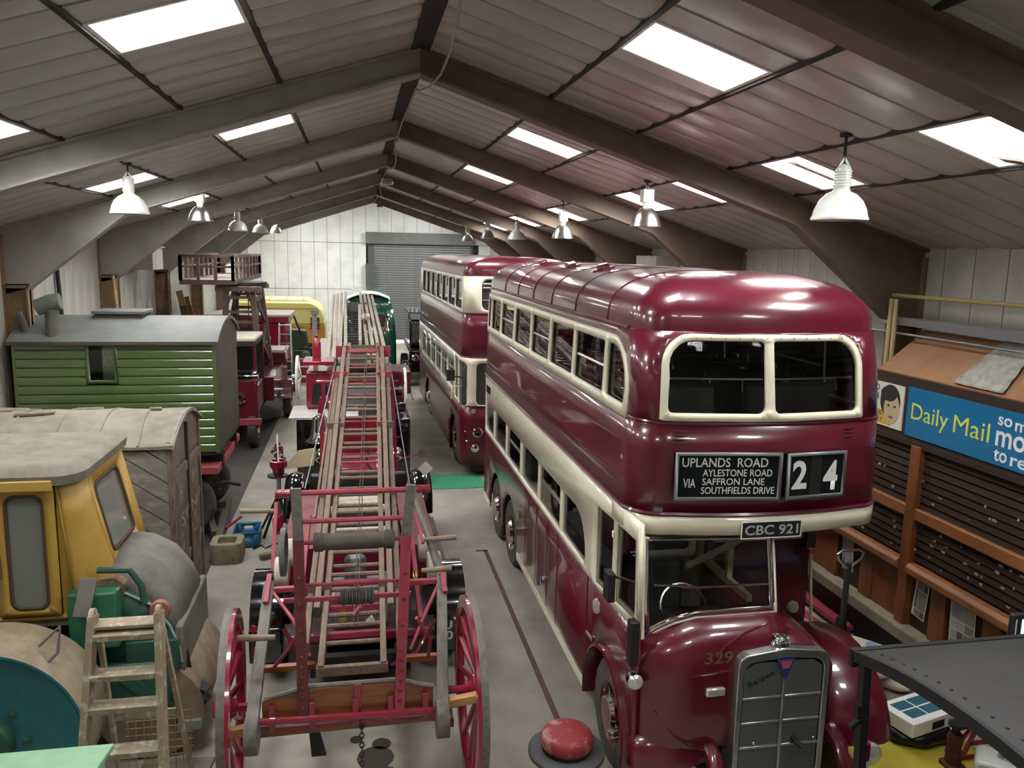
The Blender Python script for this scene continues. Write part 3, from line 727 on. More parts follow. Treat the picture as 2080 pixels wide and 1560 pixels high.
    wi = inset(ws, .022); w2 = inset(wi, .042)
    gr = [(-1.05+.1*i, z) for i in range(12) for z in (1.7, 1.9, 2.1, 2.3)]
    part('screen_surround', MB().sheet(ws, [wi], cv), CREAM, B, solid=.04)
    part('screen_frame', MB().sheet(wi, [w2], lambda u, z: (cv(u, z)[0], cv(u, z)[1]-.012, z)), CHROME, B, solid=.02)
    part('windscreen', MB().sheet(wi, [], cv, gr), GLASS, B, smooth=0)
    part('screen_bar', MB().tube([(-.95, cv(-.95, 1.92)[1]-.01, 1.92), (-.6, cv(-.6, 1.91)[1]-.02, 1.91), (.06, cv(.06, 1.9)[1]-.01, 1.90)], .012, 8), CHROME, B)
    part('cab_corner_post', MB().bar((-1.09, .20, 2.40), (-1.09, .10, 1.52), .05, .1, (0, 1, 0)), CREAM, B, bevel=.01)
    # cowl : rings across u
    rings = []; prof = [(.22, 1.69), (.15, 1.67), (.03, 1.64), (-.06, 1.57), (-.10, 1.47), (-.115, 1.3), (-.115, 1.0), (-.11, .75), (-.08, .63), (.10, .60)]
    us = [-1.135, -1.12, -1.085, -1.03, -.95, -.85, -.7, -.5, -.35, -.2, -.05, .10]
    for u in us:
        g = clamp((u+1.135)/.32); g = sqrt(1-(1-g)**2); tz = 1-.12*(1-g)
        zt = 1.69 if u > -.62 else 1.69-.20*clamp((-.62-u)/.45)**1.3
        rings.append([(u, .36-(.36-v)*(.25+.75*g), .60+(z-.60)*(zt-.6)/1.09) for v, z in prof])
    part('cab_cowl', MB().loft(rings, closed=False), MAROON, B, solid=.02, smooth=50)
    part('cowl_ridge', MB().tube([(-.35, -.125, 1.31), (-.45, -.128, 1.30), (-.68, -.125, 1.285), (-.72, -.12, 1.27)], .009, 6), MAROON, B)
    part('cowl_ridge', MB().tube([(-.02, .0, 1.62), (-.25, -.06, 1.585), (-.45, -.105, 1.5), (-.52, -.125, 1.42)], .010, 6), MAROON, B)
    part('side_light', MB().box(-.60, -.155, 1.10, -.44, -.11, 1.17), LAMPGL, B, bevel=.012)
    text('fleet_number', '329', .24, .105, mat('gilt numerals', '#6f5a2c', .45), B, frame_m((-.50, -.121, 1.42), (1, 0, 0), (0, -.06, 1)), .003, bold=.02)
    # wings
    m = MB(); rr = []
    for i in range(15):
        t = radians(-12+i*14.5); c, s_ = cos(t), sin(t); R = .60
        rr.append([(-1.12-.02, .70-(R+.02)*c, .5+(R+.02)*s_), (-1.19, .70-(R+.005)*c, .5+(R+.005)*s_), (-1.20, .70-(R-.02)*c, .5+(R-.02)*s_), (-1.16, .70-(R-.03)*c, .5+(R-.03)*s_), (-.80, .70-(R-.02)*c, .5+(R-.02)*s_), (-.80, .70-(R)*c, .5+(R)*s_), (-1.10, .70-(R+.03)*c, .5+(R+.03)*s_)])
    part('front_wing', m.loft(rr, closed=True, cap=True), MAROON, B, smooth=50)
    m = MB(); rr = []
    for k, (u, dv, zt) in enumerate(((-1.16, .0, .62), (-1.10, -.06, .66), (-.95, -.12, .70), (-.75, -.13, .68), (-.55, -.10, .64), (-.45, -.06, .62))):
        rr.append([(u, .10+dv, zt+.05), (u, .03+dv, zt-.08), (u, .02+dv, .46 if k < 4 else .5), (u, .08+dv, .44 if k < 4 else .5)])
    part('wing_apron', m.loft(rr, closed=False), MAROON, B, solid=.02, smooth=50)
    part('head_lamp', MB().lathe([(.062, 0), (.065, -.02), (.055, -.04), (.04, -.05), (.0001, -.055)], (-1.16, -.02, 1.22), 'y', 20).move(Matrix.Identity(4)), LAMPGL, B)
    part('lamp_shell', MB().lathe([(.0001, .11), (.04, .09), (.065, .04), (.068, 0), (.065, -.02)], (-1.16, -.02, 1.22), 'y', 20, cap=False), BLACKG, B)
    part('seam_strip', MB().tube([(-1.0, -.06, .98), (-.85, -.115, .78), (-.7, -.135, .67), (-.55, -.14, .62)], .01, 6), MATS['maroon joint'], B)
    # nearside wing: broad domed mudguard
    rr = []
    for i in range(13):
        t = radians(2+i*14.5); c, s_ = cos(t), sin(t); R = .60
        sec = [(.58, -.02), (.62, .03), (.72, .07), (.88, .10), (1.04, .09), (1.14, .05), (1.19, -.02), (1.195, -.10), (1.17, -.10), (1.1, -.02), (.9, .03), (.7, .0), (.58, -.06)]
        rr.append([(u, .60-(R+d)*c*1.08, .50+(R+d)*s_) for u, d in sec])
    part('front_wing', MB().loft(rr, closed=True, cap=True), MAROON, B, smooth=50)
    part('wing_lamp', MB().lathe([(.0001, .12), (.06, .1), (.1, .03), (.105, 0), (.09, -.03), (.05, -.05), (.0001, -.055)], (.86, -.22, .50), 'y', 20), LAMPGL, B)
    # bonnet
    bn = []
    for v in (-.12, .2, .7, 1.32):
        zt = 1.47+.08*clamp((v+.12)/1.4)
        bn.append([(.02, v, .75), (.02, v, zt-.02), (.12, v, zt+.02), (.3, v, zt), (.44, v, zt-.07), (.50, v, zt-.2), (.52, v, .75)])
    part('bonnet', MB().loft(bn, closed=False), MAROON, B, solid=.02, smooth=50)
    # radiator
    def rad(w, zt, zb, pk):
        out = [(-w+.04, zb), (w-.04, zb), (w, zb+.05)]
        for t in range(0, 91, 15): out.append((w-.10+.10*cos(radians(t)), zt-.10+.10*sin(radians(t))))
        out += [(.0, zt+pk)]
        for t in range(90, 181, 15): out.append((-w+.10+.10*cos(radians(t)), zt-.10+.10*sin(radians(t))))
        return out+[(-w, zb+.05)]
    RU, RV = .035, -.20
    ro, ri = rad(.40, 1.46, .33, .035), rad(.35, 1.395, .37, .02)
    rs_ = lambda v: (lambda u, z: (u+RU, v, z))
    shell = MB().sheet(ro, [ri], rs_(RV)).loft([[(u+RU, v, z) for u, z in ro] for v in (RV, RV+.02, RV+.20)], True).loft([[(u+RU, v, z) for u, z in ri] for v in (RV, RV+.04)], True)
    R_ = part('radiator', shell, mat('radiator alloy', '#b3b3ae', .3, metal=.85, col2='#9c9c98', scale=4), B, smooth=35, bevel=.008)
    MESH = mat('radiator mesh', '#6b6d6a', .5, metal=.5, col2='#5a5c59', scale=220, detail=1)
    for cx in (-.175, .175):
        z = .38
        for k, hgt in enumerate((.27, .215, .215, .30)):
            if k < 3: g = MB().box(RU+cx-.165, RV+.015, z+.006, RU+cx+.165, RV+.04, z+hgt-.006)
            else:
                pl = [(RU+cx-.165, z+.006), (RU+cx+.165, z+.006), (RU+cx+.165, z+hgt-(.02 if cx < 0 else .06)), (RU+cx+.08, z+hgt), (RU+cx-.08, z+hgt), (RU+cx-.165, z+hgt-(.06 if cx < 0 else .02))]
                g = MB().prism(pl, 'y', RV+.015, RV+.04)
            part('grille_panel', g, MESH, R_, smooth=0); z += hgt
            if k < 3: part('grille_bar', MB().box(RU+cx-.17, RV+.002, z-.012, RU+cx+.17, RV+.03, z+.012), MATS['radiator alloy'], R_, bevel=.006)
    part('centre_bar', MB().box(RU-.011, RV-.012, .38, RU+.011, RV+.03, 1.27), MATS['radiator alloy'], R_, bevel=.005)
    part('badge', MB().prism([(RU-.075, 1.405), (RU+.075, 1.405), (RU, 1.23)], 'y', RV-.014, RV+.01), mat('badge blue', '#27346f', .3), R_)
    part('badge_bar', MB().prism([(RU-.05, 1.395), (RU+.05, 1.395), (RU+.028, 1.335), (RU-.028, 1.335)], 'y', RV-.018, RV), mat('badge red', '#a8495c', .35), R_)
    text('script_badge', 'Renown', .23, .06, CHROME, R_, frame_m((RU-.20, RV+.005, 1.255), (1, 0, .45), (-.45, 0, 1)), .006)
    part('script_flourish', MB().tube([(RU-.27, RV+.004, 1.18), (RU-.10, RV+.004, 1.275)], .006, 5), CHROME, R_)
    part('filler_cap', MB().lathe([(.075, 0), (.06, .03), (.04, .04), (.05, .05), (.055, .075), (.03, .09)], (RU-.01, RV+.09, 1.49), 'z', 16).box(RU-.075, RV+.08, 1.56, RU+.055, RV+.10, 1.575), CHROME, R_)
    part('starting_dog', MB().tube([(RU+.13, RV+.03, .70), (RU+.13, RV-.03, .69), (RU+.17, RV-.06, .66)], .025, 8), BLACK, R_)
    for u in (-.23, .30): part('stud', MB().sphere((RU+u, RV-.005, .70), .014, 8, 6), CHROME, R_)
    for u in (-.52, .60):
        part('dumb_iron', MB().tube([(u, .4, .62), (u, .05, .66), (u, -.18, .58), (u, -.27, .46), (u, -.22, .38)], [.07, .075, .07, .06, .05], 10), MAROON, B)
    part('front_axle', MB().box(-.85, .62, .42, .85, .78, .52).box(-.6, .1, .40, .66, .5, .5), BLACK, B, bevel=.02)
    part('steering_link', MB().tube([(-.75, .02, .62), (-.68, -.06, .5), (-.62, -.1, .42)], .02), GALV, B)
    # nearside bulkhead behind the bonnet
    bo = [(.02, .55), (1.05, .55), (1.14, .66), (1.12, 2.35), (.02, 2.35)]
    bh = [rrect(.10, 1.86, 1.02, 2.28, .04)]
    part('bulkhead', MB().sheet(bo, bh, lambda u, z: (u, 1.34-.0*z, z)), mat('maroon bulkhead', '#571022', .35, coat=.4), B, solid=.04)
    part('bulkhead_frame', MB().sheet(rrect(.06, 1.82, 1.06, 2.32, .05), [rrect(.12, 1.88, 1.0, 2.26, .03)], lambda u, z: (u, 1.31, z)), CREAM, B, solid=.02)
    part('bulkhead_pane', MB().box(.10, 1.335, 1.86, 1.02, 1.341, 2.28), GLASS, B, smooth=0)
    part('corner_pillar', MB().box(1.03, 1.24, 1.72, 1.15, 1.36, 2.34), BLACKG, B, bevel=.02)
    part('side_lamp', MB().lathe([(.065, 0), (.068, -.02), (.05, -.045), (.0001, -.05)], (.98, 1.31, 1.10), 'y', 18), LAMPGL, B)
    part('grab_rail', MB().tube([(1.12, 1.28, 1.66), (1.15, 1.26, 1.2), (1.2, 1.28, .8)], .016), mat('cream rail', '#bfb391', .4), B)
    # cab interior
    part('cab_rear', MB().sheet([(-1.09, .6), (.0, .6), (.0, 2.35), (-1.09, 2.35)], [rrect(-.95, 1.75, -.15, 2.25, .05)], lambda u, z: (u, 1.34, z)), INNER, B, solid=.03)
    part('cab_bulkhead_frame', MB().sheet(rrect(-1.0, 1.70, -.10, 2.30, .06), [rrect(-.93, 1.77, -.17, 2.23, .04)], lambda u, z: (u, 1.31, z)), CREAM, B, solid=.02)
    part('cab_inner_wall', MB().bar((-.02, .35, 1.68), (-.02, 1.3, 1.68), .05, .06).bar((-.02, .25, 2.3), (-.02, 1.3, 2.3), .05, .05).bar((-.02, .75, 1.68), (-.02, .75, 2.32), .05, .05).bar((-.02, .3, 2.3), (-.3, 1.28, 1.55), .04, .05), CREAM, B)  # cab wall bars; the last, diagonal one imitates a cream reflection
    part('cab_floor', MB().box(-1.08, .02, .62, .0, 1.33, .68), BLACK, B)
    part('cab_dash', MB().box(-1.05, .16, 1.38, -.02, .36, 1.56), BLACK, B, bevel=.03)
    part('steering_wheel', MB().tube([(-.55+.21*cos(t), .50+.12*sin(t), 1.56+.17*sin(t)) for t in [2*pi*i/24 for i in range(24)]], .014, 6, closed=True).tube([(-.55, .5, 1.56), (-.55, .35, 1.2)], .02).bar((-.76, .5, 1.56), (-.34, .5, 1.56), .02, .02), BLACKG, B)
    part('driver_seat', MB().box(-.8, .75, .95, -.3, 1.15, 1.08).box(-.8, 1.08, 1.05, -.3, 1.18, 1.75), LEATHER, B, bevel=.04)
    # saloons
    part('lower_floor', MB().box(-1.09, 1.36, .55, 1.09, 7.95, .62), BLACK, B); part('upper_floor', MB().box(-1.06, .35, 2.36, 1.06, 7.95, 2.42), INNER, B)
    part('rear_lining', MB().box(-1.0, 7.9, .6, 1.0, 7.95, 3.9), INNER, B)
    for k in range(8):
        for u in (-.55, .60):
            part('seat', SEAT, None, B, loc=(u, .86+.88*k, 2.48)); part('seat_rail', RAIL, None, B, loc=(u, .86+.88*k, 2.48))
    for k in range(6):
        for u in (-.6, .6):
            part('seat', SEAT, None, B, loc=(u, 2.0+.9*k, .75)); part('seat_rail', RAIL, None, B, loc=(u, 2.0+.9*k, .75))
    for u, s_ in ((-.98, -1), (.95, 1)):
        wheel(B, (u, .70, .5), .5, .26, s_, MAROON)
        for v in (5.46, 6.64): wheel(B, (u-.02*s_, v, .5), .5, .3, s_, MAROON)
    for v in (6.05,): part('mud_flap', MB().box(-1.12, v-.03, .25, -.85, v-.01, .6), BLACK, B)
    return B
bus_one()

# ---------------------------------------------------------------- the second bus
def bus_two():
    B = root('double_decker_bus', 'maroon and cream full-front double-decker bus parked behind the near one', 'bus', (3.27, 15.75, 0), .020)
    S = Shell(1.2, .0, 9.2, rc=.2, bow=.08, taper=.035, rake=.06)
    sd, nr, fr = S.side, S.near, S.fr; full = lambda z0, z1: [(0, z0), (S.L-.005, z0), (S.L-.005, z1), (0, z1)]
    def arch(vc, r, zc_=.5, zb=.25):
        a0 = math.asin((zb-zc_)/r); n = 12
        return [(sd(vc)-r*cos(t), zc_+r*sin(t)) for t in [pi-a0-(pi-2*a0)*i/n for i in range(n+1)]]
    o_ = [(0, .25)]+[(a, z) for a, z in arch(6.6, .58)]+arch(1.35, .58)+[(S.L-.005, .25), (S.L-.005, 1.48), (0, 1.48)]
    part('lower_panel', S.sheet(o_), MAROON2, B, solid=.03, smooth=40)
    low = [rrect(sd(v1), 1.66, sd(v0), 2.22, .05) for v0, v1 in ((1.25, 2.3), (2.4, 3.45), (3.55, 4.6), (4.7, 5.75), (5.85, 6.9), (7.0, 8.0))]
    cabw = [rrect(sd(1.05), 1.52, sd(.65), 2.36, .04), rrect(sd(.52), 1.46, sd(.2)+.1, 2.36, .08)]
    scr = [rrect(fr(-.93), 1.50, fr(-.03), 2.36, .10), rrect(fr(.03), 1.50, fr(.93), 2.36, .10)]
    lown = [rrect(nr(v0), 1.66, nr(v1), 2.22, .05) for v0, v1 in ((2.4, 3.45), (3.55, 4.6), (4.7, 5.75), (5.85, 6.9))]
    part('window_surround', S.sheet(full(1.48, 2.46), low+cabw+scr+lown, .008), CREAM, B, solid=.04, smooth=40)
    for h in low+cabw+scr+lown:
        g = part('window_pane', S.pane(h, -.012), GLASSD, B, smooth=0)
        if h in low: x0, x1 = min(p[0] for p in h), max(p[0] for p in h); part('sliding_rail', S.bead(x0+.02, x1-.02, 2.06, .014, .0), ALU, g)
    part('upper_panel', S.sheet(full(2.46, 3.36)), MAROON2, B, solid=.03, smooth=40)
    part('waist_bead', S.bead(0, S.L-.2, 2.47, .018, .014), MAROON2, B)
    ups = [rrect(sd(v1), 3.42, sd(v0), 4.0, .06) for v0, v1 in ((.42, 1.30), (1.42, 2.45), (2.57, 3.6), (3.72, 4.75), (4.87, 5.9), (6.02, 7.05), (7.17, 8.2))]
    uf = [rrect(fr(-.86), 3.42, fr(-.04), 4.02, .12), rrect(fr(.04), 3.42, fr(.86), 4.02, .12)]
    un = [rrect(nr(v0), 3.42, nr(v1), 4.0, .06) for v0, v1 in ((1.42, 2.45), (2.57, 3.6), (3.72, 4.75), (4.87, 5.9), (6.02, 7.05))]
    part('window_belt', S.sheet(full(3.36, 4.08), ups+uf+un, .006), CREAM, B, solid=.04, smooth=40)
    for i, h in enumerate(ups+uf+un):
        g = part('window_pane', S.pane(h, -.012), GLASSD, B, smooth=0)
        x0, x1 = min(p[0] for p in h), max(p[0] for p in h)
        if 0 < i < 6: part('vent', S.sheet(rrect(x0+.62, 3.78, x0+.92, 3.97, .03), (), .005), BLACK, g)
        if h in uf: part('grille_bars', S.bead(x0+.02, x1-.02, 3.86, .02, .01).tube([S.at(x0+.02, 3.94, .01), S.at(x1-.02, 3.94, .01)], .02, 6).tube([S.at(x0+.02, 3.62, .0), S.at(x1-.02, 3.62, .0)], .012, 6), ALU, g)
        fm = MB(); cx, cz = (x0+x1)/2, 3.71
        part('pane_rubber', S.sheet(h, [[(cx+(p[0]-cx)*.95, cz+(p[1]-cz)*.93) for p in h]], .012, dens=False), BLACK, g, solid=.01)
    part('roof', S.roof(4.08, .40, e=.62, df=.9), MAROON2, B, smooth=45)
    part('rain_gutter', S.bead(.05, S.L-.1, 4.085, .016, .01), MAROON2, B)
    part('mirror', MB().box(-1.52, .10, 2.0, -1.36, .16, 2.22).tube([(-1.2, .2, 2.05), (-1.32, .14, 2.08), (-1.42, .13, 2.08)], .014), BLACK, B); part('door_handle', MB().tube([(-1.2, .35, 1.85), (-1.38, .3, 1.86), (-1.40, .3, 1.6)], .012), WHITE, B)
    part('head_lamp', MB().lathe([(.1, 0), (.105, -.03), (.08, -.05), (.0001, -.055)], (-.9, .02, .95), 'y', 18), CHROME, B)
    part('fog_lamp', MB().lathe([(.08, 0), (.085, -.03), (.06, -.05), (.0001, -.055)], (-.95, .02, .62), 'y', 18), CHROME, B)
    part('side_light', MB().lathe([(.05, 0), (.05, -.03), (.0001, -.04)], (-.98, .05, 1.38), 'y', 14), LAMPGL, B)
    for k in range(4): part('trim_highlight', MB().sphere((-1.17+.02*k, .3-.08*k, 1.3-.18*k), .025, 8, 6), CHROME, B)  # chrome beads stand in for highlights on the curved front corner
    part('floor_pan', MB().box(-1.15, .3, .5, 1.15, 9.0, .6).box(-1.13, .25, 2.4, 1.13, 9.0, 2.46), INNER, B)
    for k in range(7):
        for u in (-.6, .6): part('seat', SEAT, None, B, loc=(u, 1.1+1.0*k, 2.46))
    for u, s_ in ((-1.02, -1), (1.02, 1)):
        for v in (1.35, 6.6): wheel(B, (u, v, .5), .5, .28, s_, MAROON2)
    part('mud_flap', MB().box(-1.2, 2.0, .15, -.9, 2.03, .75), BLACK, B)
    part('front_valance', MB().box(-1.0, .12, .08, 1.0, .5, .27), BLACK, B, bevel=.03)
    return B
bus_two()
# ================================================================ fire engine and wheeled escape
FIRE = mat('fire engine red', '#8a152d', .28, coat=.8, col2='#7d1328', scale=1)
FIRED = mat('dull red ironwork', '#a03d4b', .5, col2='#8a323f', scale=6, bump=.05)
RUSTY = mat('red-brown iron', '#6b2f2a', .5, col2='#55262a', scale=5, bump=.1)
ASH = mat('weathered ash timber', '#7c6756', .6, col2='#6a5748', scale=4, stretch=(6, .6, 6), bump=.1)
ASHL = mat('pale ladder timber', '#b3a898', .55, col2='#9a8e7e', scale=4, stretch=(6, .6, 6), bump=.08)
GREYB = mat('grey painted timber', '#6b655d', .6, col2='#59534b', scale=4, stretch=(5, .7, 5), bump=.1)
VARN = mat('varnished oak', '#8a4f26', .35, coat=.4, col2='#6f3d1c', scale=3, stretch=(.6, 5, 5), bump=.08)
DEAL = mat('fresh deal', '#c39763', .55, col2='#b1844f', scale=4, stretch=(.7, 6, 6))
CANVAS = mat('white canvas hose', '#cfc6b6', .8, col2='#b7ae9d', scale=12, bump=.3)
ROPE = mat('tarred rope', '#57524a', .85, col2='#443f38', scale=30, bump=.5)
mat('dark hose bed', '#3a2a27', .7)
BRASS = mat('brass', '#b99a5a', .25, metal=1.0)

def spoked_wheel(parent, x, y, z, r, s, spokes=14, tyre_m=None, paint=None, w=.085, dish=.09, yaw=0):
    RT = Matrix.Translation((x, y, z)) @ Matrix.Rotation(yaw, 4, 'Z') @ Matrix.Translation((-x, -y, -z))
    _p = part
    def part_(n_, mb_, *a_, **k_): return _p(n_, mb_.move(RT), *a_, **k_)
    o_ = sorted((-s*w*.62, s*w*.10)); i_ = sorted((s*w*.10, s*w*.5))
    tm = MB().lathe([(r, o_[0]), (r, o_[1]), (r-.03, o_[1]), (r-.03, o_[0]), (r, o_[0])], (x, y, z), 'x', 48, cap=False)
    t = part_('wheel', tm, tyre_m or GREYB, parent)
    fl = MB().lathe([(r-.03, -s*w*.5), (r-.03, s*w*.1), (r-.004, s*w*.1), (r-.004, s*w*.45), (r-.11, s*w*.45), (r-.125, s*w*.3), (r-.125, -s*w*.3), (r-.115, -s*w*.45), (r-.03, -s*w*.5)], (x, y, z), 'x', 48, cap=False)
    part_('felloe', fl, paint or FIRE, t)
    hub = MB().lathe([(.0001, .10), (.06, .09), (.085, .05), (.12, .035), (.12, -.035), (.085, -.06), (.06, -.10), (.0001, -.11)], (x+s*(-dish*.6), y, z), 'x', 24)
    part_('hub', hub, paint or FIRE, t)
    for k in range(spokes):
        a = 2*pi*(k+.5)/spokes; c, q = cos(a), sin(a)
        part_('spoke', MB().tube([(x-s*dish, y+.10*c, z+.10*q), (x-s*dish*.45, y+r*.5*c, z+r*.5*q), (x, y+(r-.11)*c, z+(r-.11)*q)], [.034, .030, .024], 7), paint or FIRE, t)
    return t

def engine_one():
    E = root('fire_engine', 'old red fire engine with black mudguards carrying the nearest long wheeled ladder', 'fire engine', (0, 0, 0))
    part('belly_tray', MB().box(-.5, 7.7, .30, .5, 13.2, .34), BLACK, E); part('chassis', MB().box(-.42, 7.6, .42, -.34, 13.3, .56).box(.34, 7.6, .42, .42, 13.3, .56).box(-.42, 7.6, .42, .42, 7.7, .56), BLACK, E)
    part('rear_axle', MB().tube([(-.95, 8.75, .46), (.95, 8.75, .46)], .06), BLACK, E); part('front_axle', MB().tube([(-.95, 12.75, .46), (.95, 12.75, .46)], .05), BLACK, E)
    for s in (-1, 1):
        x = s*.98
        # rear mudguard : wide black box-section arch
        rr = []
        for i in range(13):
            a = radians(5+i*14.2); R = .56
            rr.append([(x-.17, 8.78-R*cos(a), .46+R*sin(a)), (x+.17, 8.78-R*cos(a), .46+R*sin(a)), (x+.175, 8.78-(R-.05)*cos(a), .46+(R-.05)*sin(a)), (x+.16, 8.78-(R-.02)*cos(a), .46+(R-.02)*sin(a)), (x-.16, 8.78-(R-.02)*cos(a), .46+(R-.02)*sin(a)), (x-.175, 8.78-(R-.05)*cos(a), .46+(R-.05)*sin(a))])
        part('rear_mudguard', MB().loft(rr, True, True), BLACKG, E, smooth=40)
        part('mudguard_back', MB().box(x-.17, 8.16, .25, x+.17, 8.22, .62), BLACKG, E, bevel=.02)
        wheel(E, (x, 8.78, .46), .46, .22, s, FIRE)
        # front mudguard : rounded dome
        rr = []
        for i in range(13):
            a = radians(0+i*14); R = .52
            rr.append([(x+u*.17, 12.75-(R+d)*cos(a), .46+(R+d)*sin(a)) for u, d in ((-1, -.06), (-.9, .0), (-.5, .045), (0, .06), (.5, .045), (.9, .0), (1, -.06), (.85, -.06), (0, .02), (-.85, -.06))])
        part('front_mudguard', MB().loft(rr, True, True), BLACKG, E, smooth=50)
        wheel(E, (x, 12.75, .46), .46, .18, s, FIRE)
        part('running_board', MB().box(x-.16, 9.5, .40, x+.16, 12.1, .44), mat('dusty board', '#6d665e', .7, col2='#59534c', scale=5), E, bevel=.008)
        part('side_locker', MB().box(min(s*.55, s*.90), 9.5, .48, max(s*.55, s*.90), 11.7, .98), FIRE, E, bevel=.03); part('locker_lid', MB().box(min(s*.53, s*.92), 9.48, .98, max(s*.53, s*.92), 11.72, 1.01), mat('dusty red lid', '#7d4a48', .7, col2='#6d3a3a', scale=5), E, bevel=.006)
        for y in (10.2, 11.05): part('locker_handle', MB().tube([(s*.945, y-.08, .8), (s*.985, y-.06, .8), (s*.985, y+.06, .8), (s*.945, y+.08, .8)], .012), CHROME, E)
        part('gallows_post', MB().bar((s*.58, 12.2, .95), (s*.52, 12.35, 2.55), .05, .06), FIRE, E)
        part('head_lamp', MB().lathe([(.0001, -.16), (.07, -.14), (.115, -.05), (.125, .05), (.12, .08)], (s*.62, 13.45, 1.12), 'y', 20), CHROME, E)
        part('lamp_bracket', MB().tube([(s*.62, 13.4, 1.0), (s*.5, 13.4, .75)], .02), CHROME, E)
        part('lift_arm', MB().bar((s*.62, 7.9, .75), (s*.60, 9.6, 1.35), .05, .09), FIRED, E, bevel=.006)
        part('rear_step_bracket', MB().tube([(s*.3, 7.55, .46), (s*.55, 7.5, .6), (s*.75, 7.7, .85)], .022), FIRE, E)
    part('gallows_bar', MB().tube([(-.62, 12.35, 2.56), (.62, 12.35, 2.56)], .03), FIRE, E)
    part('hose_trough', MB().box(-.5, 9.4, .55, .5, 11.9, .72).box(-.5, 9.4, .72, -.46, 11.9, 1.0).box(.46, 9.4, .72, .5, 11.9, 1.0), mat('dark hose bed', '#3a2a27', .7), E)
    part('rear_floor', MB().box(-.72, 7.9, .6, .72, 9.2, .66), MATS['dark hose bed'], E); part('rear_panel', MB().box(-.72, 7.85, .5, .72, 7.9, .68), FIRE, E, bevel=.01); part('rear_body', MB().box(-.74, 9.2, .6, .74, 9.35, 1.1), FIRE, E, bevel=.01)
    part('tail_panel', MB().box(-.72, 7.82, .35, .72, 7.86, .60), BLACKG, E)
    part('pump', MB().box(-.3, 8.0, .68, .3, 8.7, 1.0).lathe([(.12, 0), (.12, .3), (.06, .34)], (-.05, 8.35, 1.0), 'z', 16), GALV, E, bevel=.03)
    for k, (x, y, z, r) in enumerate(((-.18, 7.9, .9, .06), (.1, 7.9, .86, .06), (-.45, 8.2, .82, .05), (.42, 8.05, .85, .05), (.6, 8.5, 1.0, .045))):
        part('pump_valve', MB().lathe([(r, 0), (r, -.08), (r*.7, -.1), (r*.7, -.16)], (x, y, z), 'y', 14), CHROME if k % 2 else BRASS, E)
    for x, y in ((-.82, 8.45), (.80, 8.4), (-.78, 9.0), (.74, 8.95)):
        part('hose_roll', MB().lathe([(.05, -.07), (.15, -.07), (.16, -.05), (.16, .05), (.15, .07), (.05, .07)], (x, y, 1.12+.02), 'x', 20), CANVAS, E)
    hf = MB()
    for k in range(7): hf.tube([(-.36, 10.0+.1*k, .80+.02*(k % 2)), (.36, 10.0+.1*k, .80+.02*(k % 2))], .05, 8)
    part('flaked_hose', hf, CANVAS, E)['kind'] = 'stuff'
    hf = MB()
    for k in range(4): hf.tube([(-.4, 11.0+.16*k, .98), (.4, 11.0+.16*k, .98)], .075, 8)
    part('hose_bolster', hf, CANVAS, E)['kind'] = 'stuff'
    part('seat', MB().box(-.72, 11.9, .85, .72, 12.25, 1.0).box(-.72, 11.86, 1.0, .72, 11.95, 1.25), LEATHER, E, bevel=.04)
    part('bonnet', MB().prism([(-.38, .6), (.38, .6), (.38, 1.05), (.30, 1.14), (-.30, 1.14), (-.38, 1.05)], 'y', 12.55, 13.6), FIRE, E, bevel=.03)
    part('scuttle', MB().box(-.62, 12.35, .7, .62, 12.55, 1.15), FIRE, E, bevel=.05)
    part('radiator', MB().box(-.34, 13.6, .5, .34, 13.7, 1.12), CHROME, E, bevel=.03)
    part('steering_wheel', MB().tube([(.32+.2*cos(t), 12.2+.08*sin(t), 1.36+.18*sin(t)) for t in [2*pi*i/20 for i in range(20)]], .014, 6, closed=True), BLACK, E)
    part('bell', MB().lathe([(.0001, .42), (.05, .42), (.10, .40), (.115, .34), (.125, .2), (.15, .08), (.21, 0), (.20, -.01)], (-.62, 13.0, 1.50), 'z', 24), CHROME, E)
    part('bell_bracket', MB().tube([(-.45, 12.6, 1.1), (-.45, 12.9, 2.1), (-.50, 13.0, 2.22), (-.58, 13.0, 2.2), (-.62, 13.0, 1.95)], .03), FIRE, E)
    part('rear_lamp', MB().lathe([(.035, 0), (.035, -.03)], (-1.09, 8.15, .66), 'y', 12), mat('red lens', '#8c1020', .2), E); part('rear_lamp', MB().lathe([(.03, 0), (.03, -.03)], (-1.09, 8.155, .42), 'y', 12), MATS['red lens'], E)
    part('rear_reflector', MB().box(-1.12, 8.14, .34, -1.06, 8.16, .38), MATS['red lens'], E)
    part('mirror', MB().lathe([(.0001, 0), (.07, -.01), (.07, -.02)], (1.02, 13.0, 1.25), 'y', 16), mat('mirror back', '#6f6760', .4), E); part('mirror_arm', MB().tube([(.6, 12.95, 1.14), (1.02, 13.0, 1.25)], .01), FIRE, E)
    text('number_lettering', 'JU\n90', .18, .22, WLETTER, E, frame_m((.90, 8.155, .49), (1, 0, 0), (0, 0, 1)), .003, bold=.03)
    # loose chain below the tail
    return E
engine_one()

